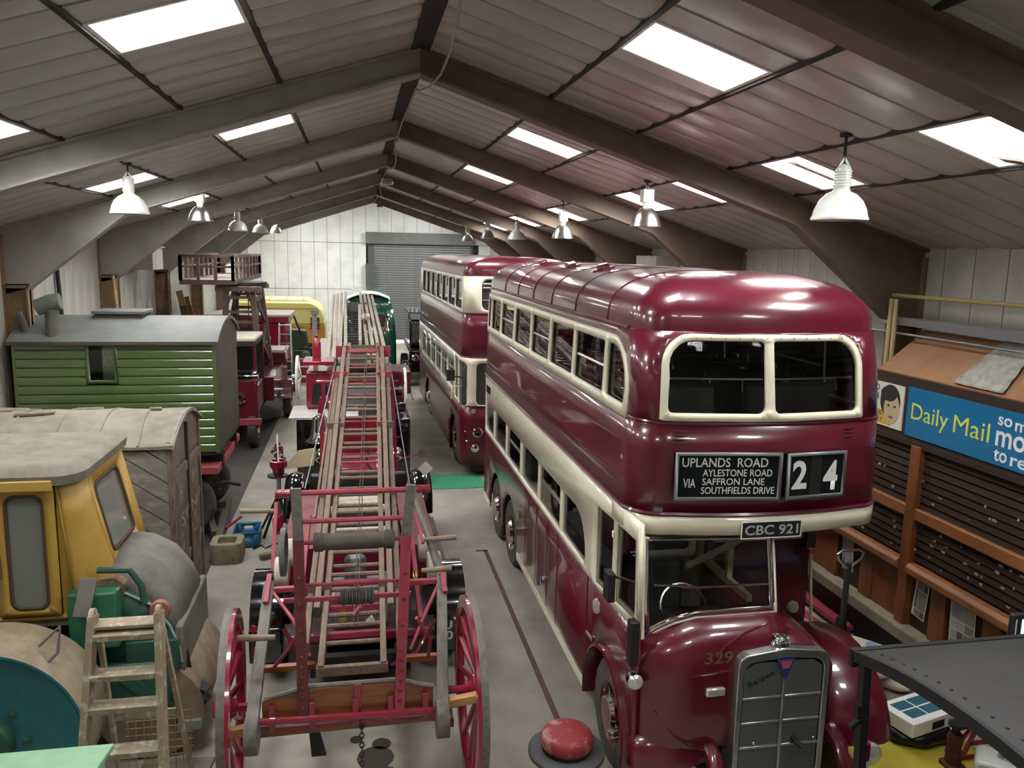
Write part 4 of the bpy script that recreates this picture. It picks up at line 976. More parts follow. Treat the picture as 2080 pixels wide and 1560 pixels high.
def zl(y): return 1.09+.274*(y-6.6)
def xl(y): return -.07+.024*(y-6.6)
def escape_one():
    E = root('wheeled_escape_ladder', 'long weathered timber wheeled escape ladder with big red spoked wheels, nearest to the camera', 'ladder', (0, 0, 0))
    def P(y, a, h=0): return (xl(y)+a, y, zl(y)+h)
    ya, yb = 6.45, 13.5
    for s in (-1, 1):
        part('stringer', MB().bar(P(ya, s*.262), P(yb, s*.228), .055, .12), ASH, E, bevel=.006)
        part('stringer', MB().bar(P(7.1, s*.335, .05), P(yb-.3, s*.300, .05), .058, .12), ASH, E, bevel=.006)
        part('stringer', MB().bar(P(6.75, s*.410, -.02), P(yb-.9, s*.375, -.02), .058, .11), ASH, E, bevel=.006)
        if s < 0: part('stringer', MB().bar(P(8.6, s*.46, .02), P(yb-1.4, s*.415, .02), .03, .06), ASH, E, bevel=.006)
        part('truss_wire', MB().tube([P(7.0, s*.44, -.05), P(9.8, s*.40, -.28), P(12.8, s*.36, -.05)], .008, 6), GALV, E)
        part('stay_rod', MB().tube([P(8.9, s*.58, .2), P(12.7, s*.42, .05)], .007, 6), GALV, E)
        for y in (7.4, 9.0, 10.6, 12.2, 13.2): part('strap', MB().box(xl(y)+s*.33-.11, y-.014, zl(y)-.07, xl(y)+s*.33+.11, y+.014, zl(y)+.118), FIRED if y > 12 else ASH, E, bevel=.005)
    y = 6.75; k = 0
    while y < yb-.1:
        red = k in (17, 23, 28, 33)
        part('rung', MB().tube([P(y, -.25, .01+.03*(k % 2)), P(y, .25, .01+.03*(k % 2))], .022 if not red else .016, 7), FIRED if red else ASH, E); y += .175; k += 1
    part('head_bar', MB().bar(P(yb-.05, -.3), P(yb-.05, .3), .03, .07), ASH, E); part('head_roller', MB().tube([P(yb-.4, -.27, .06), P(yb-.4, .29, .06)], .025), FIRED, E)
    part('line', MB().tube([P(6.9, .0, .06), P(9.8, .02, .03), P(13.2, .03, .06)], .006, 5), ROPE, E); part('line', MB().tube([P(6.9, .035, .06), P(9.8, .05, .03), P(13.2, .06, .06)], .006, 5), ROPE, E)
    part('heel_bar', MB().bar(P(ya, -.3), P(ya, .3), .05, .08), ASH, E)
    for y in (6.9, 7.25, 7.6): part('cross_strap', MB().bar(P(y, -.27, -.03), P(y, .27, -.03), .05, .05), FIRED, E)
    part('pulley_hook', MB().tube([P(7.0, .02, .10), P(6.98, .06, .16), P(6.92, .05, .2), P(6.88, .0, .16)], .018), FIRED, E)
    # carriage uprights and cross bars
    for s, xb, xt in ((-1, -.47, -.50), (1, .31, .42)):
        xm = xb+(xt-xb)*.62
        u = part('upright', MB().bar((xb, 6.255, .72), (xm, 6.38, 2.26), .085, .045, (0, 1, 0)), RUSTY if s < 0 else FIRED, E, bevel=.004)
        part('upright_head', MB().bar((xm, 6.38, 2.24), (xt, 6.42, 2.66), .08, .05, (0, 1, 0)), GREYB, u, bevel=.004)
        for k in range(9):
            z = .85+.085*k if k < 5 else .85+.085*5+.22*(k-5)
            part('rivet', MB().sphere((xb+(xm-xb)*(z-.72)/1.54, 6.232+.08*(z-.72), z), .017, 8, 5), RUSTY, u)
    part('top_bar', MB().tube([(-.52, 6.42, 2.62), (.45, 6.42, 2.62)], .024), FIRED, E)
    for x0, x1 in ((-.66, -.54), (.46, .58)): part('bar_end', MB().lathe([(.03, 0), (.034, .02), (.034, .05), (.026, .055), (.026, .065), (.034, .07), (.034, .115), (.02, .12)], (x0, 6.42, 2.62), 'x', 14), FIRE, E)
    part('cross_bar', MB().tube([(-.46, 6.42, 2.38), (.40, 6.42, 2.38)], .022), FIRED, E)
    ro = part('roller', MB().lathe([(.05, -.33), (.075, -.32), (.075, -.25), (.068, -.245), (.068, .245), (.075, .25), (.075, .32), (.05, .33)], (-.045, 6.42, 2.20), 'x', 24), mat('worn canvas roller', '#565046', .8, col2='#48433a', scale=8, bump=.2), E)
    for k in range(5):
        for s in (-1, 1): part('roller_band', MB().lathe([(.078, -.005), (.08, 0), (.078, .005)], (-.045+s*(.26+.013*k), 6.42, 2.20), 'x', 20, cap=False), ROPE, ro)
    part('roller_axle', MB().tube([(-.47, 6.42, 2.2), (.38, 6.42, 2.2)], .02), FIRED, E)
    part('cross_bar', MB().tube([(-.46, 6.42, 1.835), (.32, 6.42, 1.835), (.36, 6.42, 1.87)], .015), FIRED, E)
    part('winding_bar', MB().bar((-.62, 6.42, 1.71), (.42, 6.42, 1.71), .03, .04), FIRED, E, bevel=.005)
    dr = MB()
    for k in range(15): dr.lathe([(.055+.01*(k % 3), 0), (.066+.008*(k % 2), .009), (.055, .018)], (-.165+.0185*k, 6.42, 1.71), 'x', 16, cap=False)
    part('rope_drum', dr, ROPE, E)['kind'] = 'stuff'
    part('gear_wheel', MB().lathe([(.20, -.02), (.20, .02), (.16, .025), (.16, -.025)], (-.62, 6.55, 2.08), 'x', 24), GREYB, E)
    # side rails, handles
    for s in (-1, 1):
        x0, x1 = (-.86, -.90) if s < 0 else (.66, .84)
        part('side_rail', MB().bar((x0, 6.1, .80), (x1, 7.95, 1.22), .10, .08), GREYB, E, bevel=.006)
        part('rail_cheek', MB().lathe([(.15, -.05), (.15, .05)], (x0, 6.12, .72), 'x', 28), GREYB, E)
        part('rail_cap', MB().bar((x1-s*.005, 7.55, 1.2), (x1, 8.0, 1.30), .05, .03), FIRED, E, bevel=.005)
        for y in (6.75, 7.85):
            z = .80+.42*(y-6.1)/1.85
            part('rail_tie', MB().bar((s*.40, y, z), (x0+(x1-x0)*(y-6.1)/1.85, y, z), .06, .05), VARN if y < 7 else FIRED, E, bevel=.004)
        part('brace', MB().tube([(s*.45, 7.0, .9), (s*.62, 7.3, 1.12), (x1*.95, 7.8, 1.2)], .018), FIRED, E)
        part('brace', MB().tube([(s*.47, 6.5, 1.45), (s*.60, 6.6, 1.20), (x0*.9, 6.75, .92)], .016), FIRED, E)
    part('lever', MB().tube([(.83, 7.9, 1.22), (.72, 8.4, 1.55), (.62, 8.9, 1.75)], [.05, .045, .035]), GREYB, E)
    for x0, x1, y, z, dz in ((.66, 1.02, 8.2, 1.52, .0), (.60, .90, 7.6, 1.42, .0), (-.70, -1.0, 6.5, 1.36, .0), (-.98, -1.40, 9.6, 1.45, .0)):
        sg = 1 if x1 > x0 else -1
        part('handle', MB().tube([(x0, y, z), (x0+sg*.08, y, z), (x1-sg*.04, y, z+.01), (x1, y, z+.01)], [.022, .026, .03, .028], 10), DEAL if False else mat('worn handle wood', '#8d7f68', .55, col2='#776a56', scale=5), E)
    part('handle_arm', MB().bar((.62, 8.7, 1.62), (.66, 8.15, 1.50), .03, .03), FIRED, E); part('handle_arm', MB().bar((-.98, 9.6, 1.55), (-.97, 8.9, .95), .04, .03), FIRED, E)
    # axle beam, oak board, lower beam
    bd = [(-.80, .90), (-.66, .93), (-.56, .95), (-.44, .985), (.26, .985), (.40, .955), (.50, .92), (.60, .90), (.60, .70), (-.80, .70)]
    part('oak_board', MB().prism(bd, 'y', 6.30, 6.36), VARN, E, bevel=.008)
    part('board_edge', MB().tube([(-.78, 6.31, .91), (-.66, 6.31, .945), (-.56, 6.31, .965), (-.44, 6.31, 1.0), (.26, 6.31, 1.0), (.40, 6.31, .97), (.50, 6.31, .935), (.60, 6.31, .915)], .02, 6), GREYB, E)
    part('axle_bar', MB().tube([(-.82, 6.24, .76), (.62, 6.24, .73)], .03), FIRE, E)
    for x in (-.72, -.40, -.05, .24, .53): part('bracket', MB().bar((x, 6.25, .66), (x, 6.27, .88), .05, .03), FIRE, E, bevel=.004)
    part('lower_beam', MB().bar((-.92, 6.42, .58), (.74, 6.42, .60), .10, .10), VARN, E, bevel=.01)
    part('lower_strap', MB().bar((-.72, 6.34, .63), (.62, 6.34, .62), .03, .03), FIRED, E)
    for x in (-.92, .72): part('beam_shoe', MB().box(x-.06, 6.3, .52, x+.06, 6.48, .60), RUSTY, E, bevel=.006)
    part('prop_foot', MB().prism([(-.42, .3), (-.30, .3), (-.36, .55), (-.44, .55)], 'y', 6.4, 6.44), BLACK, E)
    part('side_plate', MB().box(-.06, 6.27, .68, -.0, 6.34, 1.0), FIRE, E, bevel=.004)
    spoked_wheel(E, -1.04, 6.42, .80, .80, 1, dish=.10, yaw=radians(3)); spoked_wheel(E, .93, 6.42, .80, .80, -1, dish=.10)
    part('axle_stub', MB().tube([(-1.13, 6.42, .80), (-.86, 6.42, .80)], .035), FIRE, E); part('axle_stub', MB().tube([(.68, 6.42, .80), (1.02, 6.42, .80)], .035), FIRE, E)
    ch = part('chain', chain_mb((-.0, 6.35, .62), 12), mat('iron chain', '#4b4740', .6, metal=.4), E)
    return E
def chain_mb(p, n, dz=.055):
    m = MB()
    for k in range(n):
        z = p[2]-dz*k*.8; pts = []
        for i in range(8):
            t = 2*pi*i/8; a, b = .018*cos(t), .03*sin(t)
            pts.append((p[0]+(a if k % 2 else 0), p[1]+(0 if k % 2 else a), z+b))
        m.tube(pts, .007, 5, closed=True)
    return m
escape_one()
for x0, x1, y, z, lb in ((-1.06, -.84, 6.2, .72, 'raw timber wedge jammed between the left escape wheel and the side rail'), (.70, .97, 6.24, .80, 'raw timber wedge jammed between the right escape wheel and the side rail')):
    thing1('timber_wedge', lb, 'wedge', MB().bar((x0, y, z-.015), (x1, y, z+.02), .07, .07, h2=.075), DEAL, bevel=.004)
thing1('paper_card', 'white square card stood on its corner on the engine\'s right front mudguard', 'card', MB().prism([(1.02, 1.05), (1.15, 1.17), (1.04, 1.29), (.91, 1.17)], 'y', 12.30, 12.31), WLETTER)
thing1('card_sheet', 'cream card sheet propped behind the engine\'s left front mudguard', 'card', MB().prism([(-1.28, .94), (-.74, 1.0), (-.70, 1.30), (-.98, 1.26)], 'y', 13.32, 13.335), mat('cream card', '#cdbf98', .7))

# ---------------------------------------------------------------- second engine with pale ladder
def engine_two():
    E = root('fire_engine', 'red fire engine with white tailboard and pale bundled ladder, farther one in the centre aisle', 'fire engine', (0, 0, 0))
    part('tail_board', MB().box(-1.28, 15.1, 1.40, .0, 16.3, 1.45), mat('grey-white board', '#b9b4ab', .5, col2='#a49f96', scale=3), E, bevel=.01, label='grey-white flat tailboard')
    for x0, x1 in ((-1.15, -.5), (.45, .98)):
        part('rear_locker', MB().box(x0, 15.2, .12, x1, 16.2, 1.38), BLACKG, E, bevel=.03)
        part('locker_handle', MB().box((x0+x1)/2-.08, 15.17, 1.0, (x0+x1)/2+.08, 15.2, 1.03), FIRE, E)
        part('reflector', MB().lathe([(.07, 0), (.07, -.02)], (x0+.2, 15.19, .6), 'y', 16), CHROME, E)
    part('tail_panel', MB().box(-.5, 15.25, .3, .45, 15.4, 1.42), FIRE, E, bevel=.02)
    part('side_body', MB().box(-1.0, 15.9, 1.46, -.45, 22, 2.2), FIRE, E, bevel=.04); part('side_body', MB().box(.45, 16.2, .6, .95, 22, 1.5), BLACKG, E, bevel=.04); part('side_box', MB().box(.55, 17.2, 1.5, 1.12, 18.3, 2.0), MAROON2, E, bevel=.03)
    part('locker_opening', MB().prism([(-.90, 1.55), (-.62, 1.5), (-.55, 1.75), (-.62, 2.0), (-.86, 1.95)], 'y', 15.885, 15.9), BLACK, E)
    part('shelf', MB().box(-1.04, 15.6, 2.36, -.46, 16.4, 2.43), FIRE, E, bevel=.01)
    part('chassis', MB().box(-.6, 15.4, .5, .6, 23, .7), BLACK, E)
    for s, x in ((-1, -1.2), (1, .95)):
        for r, yy in ((.0, 0),):
            wl = MB().tube([(x, 16.6+.40*cos(t), 1.98 if s < 0 else 1.75) if False else (x, 16.6+.4*cos(t), (1.98 if s < 0 else 1.72)+.42*sin(t)) for t in [2*pi*i/28 for i in range(28)]], .03, 6, closed=True)
            w = part('hand_wheel', wl, WHITE, E, label='white-rimmed hand wheel')
            for k in range(6):
                t = pi*k/3+.3; zc_ = 1.98 if s < 0 else 1.72
                part('spoke', MB().tube([(x+s*-.06, 16.6, zc_), (x, 16.6+.39*cos(t), zc_+.41*sin(t))], .018, 6), WHITE if s < 0 else FIRE, w)
            part('hub', MB().lathe([(.06, -.12), (.06, .05)], (x, 16.6, 1.98 if s < 0 else 1.72), 'x', 14), GALV, w)
            part('wheel_axle', MB().tube([(x, 16.6, 1.98 if s < 0 else 1.72), (x*.4, 16.6, 1.98 if s < 0 else 1.72)], .03), GALV, E)
        wheel(E, (s*.95, 17.2, .48), .48, .22, s, FIRE); wheel(E, (s*.95, 21.6, .48), .48, .2, s, FIRE)
    part('lever_post', MB().bar((-.86, 16.9, 1.46), (-.88, 17.2, 3.2), .10, .07), GREYB, E, bevel=.01)
    part('post_fork', MB().bar((-.88, 17.2, 3.2), (-.98, 17.2, 3.0), .03, .03).bar((-.88, 17.2, 3.22), (-.80, 17.2, 3.0), .03, .03).box(-.94, 17.15, 3.2, -.80, 17.25, 3.3), GREYB, E)
    part('fire_extinguisher', MB().lathe([(.08, 0), (.085, .05), (.085, .3), (.05, .38), (.03, .4), (.03, .46), (.0001, .47)], (-.80, 16.2, 2.42), 'z', 16), FIRE, E)
    part('bell', MB().lathe([(.0001, .28), (.05, .28), (.07, .24), (.08, .12), (.11, .04), (.14, 0)], (.82, 22.5, 2.35), 'z', 18), mat('nickel', '#c8c2b8', .2, metal=1), E); part('bell_bracket', MB().tube([(.5, 22.5, 2.0), (.5, 22.5, 2.75), (.82, 22.5, 2.75), (.82, 22.5, 2.6)], .03), FIRE, E)
    part('windscreen_frame', MB().box(-.7, 21.9, 2.0, .7, 21.95, 2.06).box(-.7, 21.9, 2.0, -.66, 21.95, 2.5).box(.66, 21.9, 2.0, .7, 21.95, 2.5), CHROME, E)
    part('side_rail', MB().bar((1.12, 16.5, 1.5), (1.12, 20.5, 1.6), .03, .03), FIRE, E)
    # pale ladder bundle
    for i, x in enumerate((-.60, -.48, -.36, -.24, .22, .34, .46, .58)):
        part('ladder_pole', MB().bar((x*1.0, 16.2+.15*(i % 3), 2.32+.02*(i % 2)), (x*.95-.12, 24.8, 3.26-.03*abs(i-3.5)), .075, .12, w2=.07, h2=.11), ASHL, E, bevel=.006)
    y = 16.6
    while y < 22.5:
        z = 2.34+.088*(y-16.2)
        part('ladder_rung', MB().tube([(-.26-.012*(y-16), y, z), (.22-.012*(y-16), y, z)], .018, 6), mat('dark rung', '#3b332c', .6), E); y += .3
    part('ladder_bed', MB().box(-.30, 16.4, 2.18, .22, 22.8, 2.24).move(Matrix.Identity(4)), mat('dark ladder bed', '#2e2723', .7), E)
    part('hook_ladder', MB().prism([(17.6, 2.62), (19.5, 2.86), (22.2, 3.1), (22.2, 3.02), (19.5, 2.74), (17.6, 2.5)], 'x', .02, .09), ASHL, E, bevel=.006)
    part('head_board', MB().box(-.35, 22.8, 2.75, .28, 22.9, 3.1), GREYB, E, bevel=.01)
    part('rope_coil', MB().tube([(.20+.09*cos(t*1.0), 20.2+.5*sin(t), 2.88+.02*t/6) for t in [i*.6 for i in range(44)]], .02, 5), CANVAS, E)
    return E
engine_two()
def green_coach():
    B = root('coach', 'dark green rounded coach with a white roof band, at the far end by the shutter', 'coach', (.40, 28.6, 0))
    GRN = mat('dark green coach paint', '#1d5b48', .25, coat=.8)
    S = Shell(.95, 0, 6.2, rc=.35, bow=.12, taper=.12, z_t=1.4, rake=.35, z_r=1.9)
    fr, sd, nr = S.fr, S.side, S.near; full = lambda a, b: [(0, a), (S.L-.005, a), (S.L-.005, b), (0, b)]
    wins = [rrect(fr(-.6), 1.75, fr(-.04), 2.3, .1), rrect(fr(.04), 1.75, fr(.6), 2.3, .1)]+[rrect(sd(v+1), 1.75, sd(v), 2.3, .1) for v in (.6, 1.8, 3.0, 4.2)]
    part('body', S.sheet(full(.35, 2.45), wins), GRN, B, solid=.03, smooth=45)
    for h in wins: part('window_pane', S.pane(h), GLASSD, B, smooth=0)
    part('roof', S.roof(2.45, .62, df=1.6, e=.8), GRN, B, smooth=50)
    part('roof_band', MB().loft([[(x, y, 2.45+.63*(1-(x/.95)**2*.55)*(1-max(0, (1.1-y)/1.6)**2*.5)+.012) for x in [-.75+.1*i for i in range(16)]] for y in (.35, .7, 1.1)], False), WHITE, B, solid=.01, smooth=50)
    part('head_lamp', MB().lathe([(.1, 0), (.1, -.05), (.0001, -.08)], (-.6, .12, .85), 'y', 14), CHROME, B); part('head_lamp', MB().lathe([(.1, 0), (.1, -.05), (.0001, -.08)], (.6, .12, .85), 'y', 14), CHROME, B)
    part('bumper', MB().tube([(-.8, -.02, .5), (0, -.12, .5), (.8, -.02, .5)], .05), CHROME, B)
    for s in (-1, 1):
        for v in (1.0, 4.8): wheel(B, (s*.8, v, .42), .42, .2, s, GRN)
    return B
green_coach()
# ================================================================ left-hand side vehicles
YEL = mat('roller yellow', '#b28f42', .45, col2='#a58238', scale=2, bump=.03)
DUST = mat('thick dust on roof', '#7d7668', .9, col2='#6c6557', scale=4, bump=.15)
TEAL = mat('roller teal', '#1f6c72', .45, col2='#1a5d66', scale=2)
RGREEN = mat('roller green', '#275443', .45, col2='#20473a', scale=3, bump=.04)
BEIGE = mat('dusty steel drum', '#93836c', .75, col2='#7d6d58', scale=5, bump=.1)
DGREY = mat('dusty bonnet', '#6f6c63', .85, col2='#5f5b52', scale=3, bump=.1)
PGREEN = mat('pale green enamel', '#76a57c', .45, col2='#6b9a72', scale=4)
CABGL = glassm('dirty cab glass', '#6d736c', .1, haze=.75, hazecol='#83867e')
def road_roller():
    R = root('road_roller', 'old road roller with yellow cab, green bonnet and big teal rear wheel', 'road roller', (0, 0, 0))
    # drum
    c = (-2.86, 6.25, .75)
    w = part('rear_wheel', MB().lathe([(.748, .0), (.75, .004), (.75, .55), (.3, .55)], c, 'y', 56, cap=False), BEIGE, R)
    part('wheel_face', MB().lathe([(.0001, .05), (.18, .05), (.2, .03), (.60, .045), (.70, .03), (.73, -.002), (.748, .0)], c, 'y', 56, cap=False), TEAL, w)
    hb = MB().lathe([(.0001, -.12), (.10, -.12), (.12, -.08), (.2, -.04), (.24, .05)], c, 'y', 28, cap=False)
    for k in range(8): hb.cyl((c[0]+.31*cos(k*pi/4), 6.24, c[2]+.31*sin(k*pi/4)), (c[0]+.31*cos(k*pi/4), 6.30, c[2]+.31*sin(k*pi/4)), .03, n=8)
    part('hub', hb, RGREEN, w)
    part('far_wheel', MB().lathe([(.0001, .0), (.75, .0), (.75, .5), (.0001, .5)], (-2.86, 8.15, .75), 'y', 40), BEIGE, R)
    part('scraper', MB().tube([(-2.48, 6.45, 1.44), (-2.30, 6.4, 1.62), (-2.33, 6.4, 1.40), (-2.55, 6.35, 1.20)], .014, 6), GALV, R)
    part('chassis', MB().box(-3.6, 7.0, .55, -1.65, 8.05, .95), RGREEN, R, bevel=.02)
    # cab : near wall with door opening, rounded corner, sloping front
    xt, xb, zb, zt = -2.47, -2.36, 1.40, 2.64
    xe = lambda z: xb+(xt-xb)*(z-zb)/(zt-zb)
    nw = [(-3.7, zb), (xb, zb), (xt, zt), (-3.7, zt)]
    dh = rrect(-2.97, 1.44, -2.48, 2.60, .03)
    part('cab_side', MB().sheet(nw, [dh], lambda x, z: (x, 7.02, z)), YEL, R, solid=.03)
    dw = rrect(-2.86, 1.52, -2.58, 2.50, .08, 5)
    d = part('door', MB().sheet(rrect(-2.96, 1.45, -2.49, 2.59, .02), [dw], lambda x, z: (x, 7.0, z)), YEL, R, solid=.035)
    part('door_pane', MB().box(-2.88, 6.998, 1.50, -2.56, 7.004, 2.52), CABGL, d)
    part('door_seal', MB().sheet(rrect(-2.872, 1.508, -2.568, 2.512, .085, 5), [rrect(-2.848, 1.532, -2.592, 2.488, .072, 5)], lambda x, z: (x, 6.985, z)), mat('seal', '#4a3626', .7), d, solid=.012)
    part('door_handle', MB().box(-2.955, 6.95, 1.80, -2.92, 6.985, 2.0), mat('rust', '#6d4a2a', .8), d, bevel=.006)
    # rounded front quarter + front
    rings = []
    for z in (zb, 1.7, 2.0, 2.3, zt):
        x0 = xe(z); lean = .16*(zt-z)/(zt-zb)
        ring = [(x0+(.13+lean)*sin(radians(a)), 7.02+.26*(1-cos(radians(a))), z) for a in range(0, 91, 10)]
        rings.append(ring)
    part('cab_corner', MB().loft(rings, closed=False), YEL, R, solid=.03, smooth=60)
    xf = lambda z: xe(z)+.13+.16*(zt-z)/(zt-zb)
    fw = rrect(7.36, 1.86, 8.04, 2.48, .07, 5)
    part('cab_front', MB().sheet([(7.28, zb), (8.3, zb), (8.3, zt), (7.28, zt)], [fw], lambda y, z: (xf(z), y, z)), YEL, R, solid=.03)
    part('front_pane', MB().sheet([(7.33, 1.83), (8.07, 1.83), (8.07, 2.51), (7.33, 2.51)], [], lambda y, z: (xf(z)-.005, y, z)), CABGL, R, smooth=0)
    part('front_seal', MB().sheet(rrect(7.345, 1.845, 8.055, 2.495, .08, 5), [rrect(7.375, 1.875, 8.025, 2.465, .06, 5)], lambda y, z: (xf(z)+.018, y, z)), MATS['seal'], R, solid=.012)
    part('cab_back', MB().box(-3.72, 7.02, zb, -3.68, 8.3, zt), YEL, R); part('far_side', MB().prism([(-3.7, zb), (xf(zb)-.01, zb), (xf(zt)-.01, zt), (-3.7, zt)], 'y', 8.28, 8.3), YEL, R)
    part('cab_floor', MB().box(-3.7, 7.02, 1.34, -2.2, 8.3, 1.40), DGREY, R)
    # roof, dusty, rounded front corner, gutter lip on the near side
    rr = []
    for z, g in ((2.60, .0), (2.68, .015), (2.74, -.05), (2.76, -.16)):
        rr.append([(-3.75, 6.93-g, z), (-2.45, 6.93-g, z)]+[(-2.45+(.18+g)*sin(radians(a)), 7.20-(.27+g)*cos(radians(a)), z) for a in range(10, 91, 10)]+[(-2.27+g, 8.32+g*.5, z), (-3.75, 8.32+g*.5, z)])
    part('cab_roof', MB().loft(rr, True, True), DUST, R, smooth=50)
    part('roof_lip', MB().box(-3.75, 6.90, 2.56, -2.47, 6.95, 2.65), YEL, R, bevel=.01)
    # bodywork
    part('side_box', MB().box(-2.42, 6.9, 1.16, -2.03, 7.5, 1.66), mat('roller green light', '#2c6a4c', .4, col2='#275c43', scale=3), R, bevel=.02)
    part('scuttle_rust', MB().prism([(-2.5, 1.34), (-2.05, 1.34), (-2.0, 1.66), (-2.08, 1.72), (-2.42, 1.70), (-2.5, 1.60)], 'y', 7.06, 8.2), mat('rusty scuttle', '#77513a', .8, col2='#8f8468', scale=8), R, bevel=.01)
    hood = []
    for x, zt_, k in ((-2.22, 1.84, 1), (-2.0, 1.80, 1), (-1.8, 1.68, 1), (-1.66, 1.48, .98), (-1.58, 1.26, .95)):
        hood.append([(x, 7.06, .85), (x, 7.06, zt_-.42*k), (x, 7.11, zt_-.20), (x, 7.25, zt_-.06), (x, 7.5, zt_), (x, 7.9, zt_), (x, 8.12, zt_-.06), (x, 8.24, zt_-.2), (x, 8.28, zt_-.42*k), (x, 8.28, .85)])
    part('bonnet_top', MB().loft([h[2:8] for h in hood], closed=False), DGREY, R, solid=.02, smooth=60)
    part('bonnet_side', MB().loft([h[:3] for h in hood], closed=False), RGREEN, R, solid=.02, smooth=60); part('bonnet_side', MB().loft([h[7:] for h in hood], closed=False), RGREEN, R, solid=.02)
    part('bonnet_edge', MB().tube([(h[2][0], 7.085, h[2][2]-.03) for h in hood]+[(-1.57, 7.08, .9)], .012, 6), mat('bright edge', '#9fb5a6', .4), R)
    part('front_grille', MB().box(-1.62, 7.08, .35, -1.55, 8.26, 1.24), DGREY, R, bevel=.02)
    part('filler', MB().lathe([(.08, -.02), (.09, 0), (.09, .03), (.05, .04)], (-1.72, 7.03, 1.42), 'y', 16), mat('dull red cap', '#8f5a4e', .6), R)
    part('front_cover', MB().box(-2.02, 7.02, .86, -1.58, 7.07, 1.14), RGREEN, R, bevel=.01)
    part('strut', MB().bar((-2.05, 7.0, .86), (-1.62, 7.0, .45), .06, .1), RGREEN, R)
    part('dust_sheet', MB().bar((-2.25, 6.95, 1.78), (-2.28, 6.8, 1.50), .14, .02), DGREY, R, bevel=.006)
    part('pipe_run', MB().tube([(-2.2, 7.02, 1.82), (-1.95, 7.04, 1.80), (-1.86, 7.03, 1.66), (-1.84, 7.02, 1.5)], .03), RGREEN, R)
    part('engine', MB().box(-2.1, 7.2, .5, -1.65, 8.0, .9), BLACK, R, bevel=.03)
    part('front_roll', MB().lathe([(.45, 0), (.46, .03), (.46, 1.1), (.45, 1.13)], (-1.85, 7.05, .46), 'y', 40), BEIGE, R)
    part('fork', MB().bar((-1.58, 7.2, .95), (-1.50, 7.15, .45), .06, .05).bar((-1.50, 7.15, .66), (-1.36, 7.1, .60), .12, .03).bar((-1.5, 7.15, .58), (-1.36, 7.1, .50), .1, .03), BLACK, R)
    part('front_bar', MB().box(-1.62, 7.0, .28, -1.42, 7.1, .36), mat('green-grey plate', '#7d8a7c', .6), R)
    return R
road_roller()

def step_ladder():
    L = root('step_ladder', 'old wooden step ladder splashed with pale paint, standing before the road roller', 'step ladder', (0, 0, 0))
    SPL = mat('paint-splashed timber', '#8b7a63', .7, col2='#b8ad9a', scale=14, amount=.5, lo=.52, hi=.66, bump=.15)
    yt, yb = 5.42, 4.86; zt = 2.13
    yy = lambda z: yb+(yt-yb)*z/zt
    for s in (-1, 1):
        xm = -1.54; 
        part('side_rail', MB().bar((xm+s*.205, yt+.01, zt), (xm+s*.30, yb, .02), .042, .13, (0, 1, 0)).lathe([(.05, -.016), (.05, .016)], (xm+s*.205, yt, zt), 'x', 14), SPL, L, bevel=.004)
        part('back_leg', MB().bar((xm+s*.20, yt+.08, zt-.1), (xm+s*.28, 6.1, .02), .03, .05, (0, 1, 0)), SPL, L, bevel=.003)
    for z in (2.0, 1.75, 1.55, 1.27, 1.01, .74, .47, .20):
        hw = .19+.09*(zt-z)/zt
        part('step', MB().box(-1.54-hw, yy(z)-.055, z-.02, -1.54+hw, yy(z)+.075, z+.02), SPL, L, bevel=.004)
    part('top_tread', MB().box(-1.74, yt-.04, zt-.09, -1.34, yt+.10, zt-.065), SPL, L, bevel=.004)
    part('back_rail', MB().bar((-1.78, 5.75, 1.2), (-1.30, 5.75, 1.2), .02, .06), SPL, L)
    return L
step_ladder()
def mesh_guard():
    G = root('wire_mesh', 'rusty wire mesh panel standing behind the foot of the step ladder', 'mesh', (-1.62, 6.35, 0))
    M_ = mat('rusty wire', '#8a6a4a', .7)
    for i in range(9): part('wire', MB().tube([(-.24+.06*i, 0, 0), (-.24+.06*i, .08, .85)], .005, 5), M_, G)
    for i in range(14): part('wire', MB().tube([(-.26, .006*i, .03+.06*i), (.26, .006*i, .03+.06*i)], .005, 5), M_, G)
mesh_guard()
def cabinet():
    C_ = root('metal_cabinet', 'pale green enamelled metal cabinet with vent slots, in the bottom left corner', 'cabinet', (-1.9, 4.1, 0))
    part('body', MB().box(-.6, -.17, 0, .54, .17, 1.87), PGREEN, C_, bevel=.012)
    part('top', MB().prism([(-.62, -.19), (.54, -.19), (.585, .19), (-.62, .19)], 'z', 1.87, 1.90), PGREEN, C_, bevel=.006)
    for k in range(4): part('vent_slot', MB().box(-.5+.25*k, -.178, 1.71, -.33+.25*k, -.169, 1.76), mat('slot green', '#4b7a55', .6), C_)
cabinet()
thing1('scrap_sheet', 'dusty grey metal sheet lying on the floor under the road roller\'s front', 'sheet', MB().prism([(-1.95, 6.55), (-1.35, 6.5), (-1.3, 6.95), (-1.9, 7.0)], 'z', .0, .03), DUST, bevel=.004)

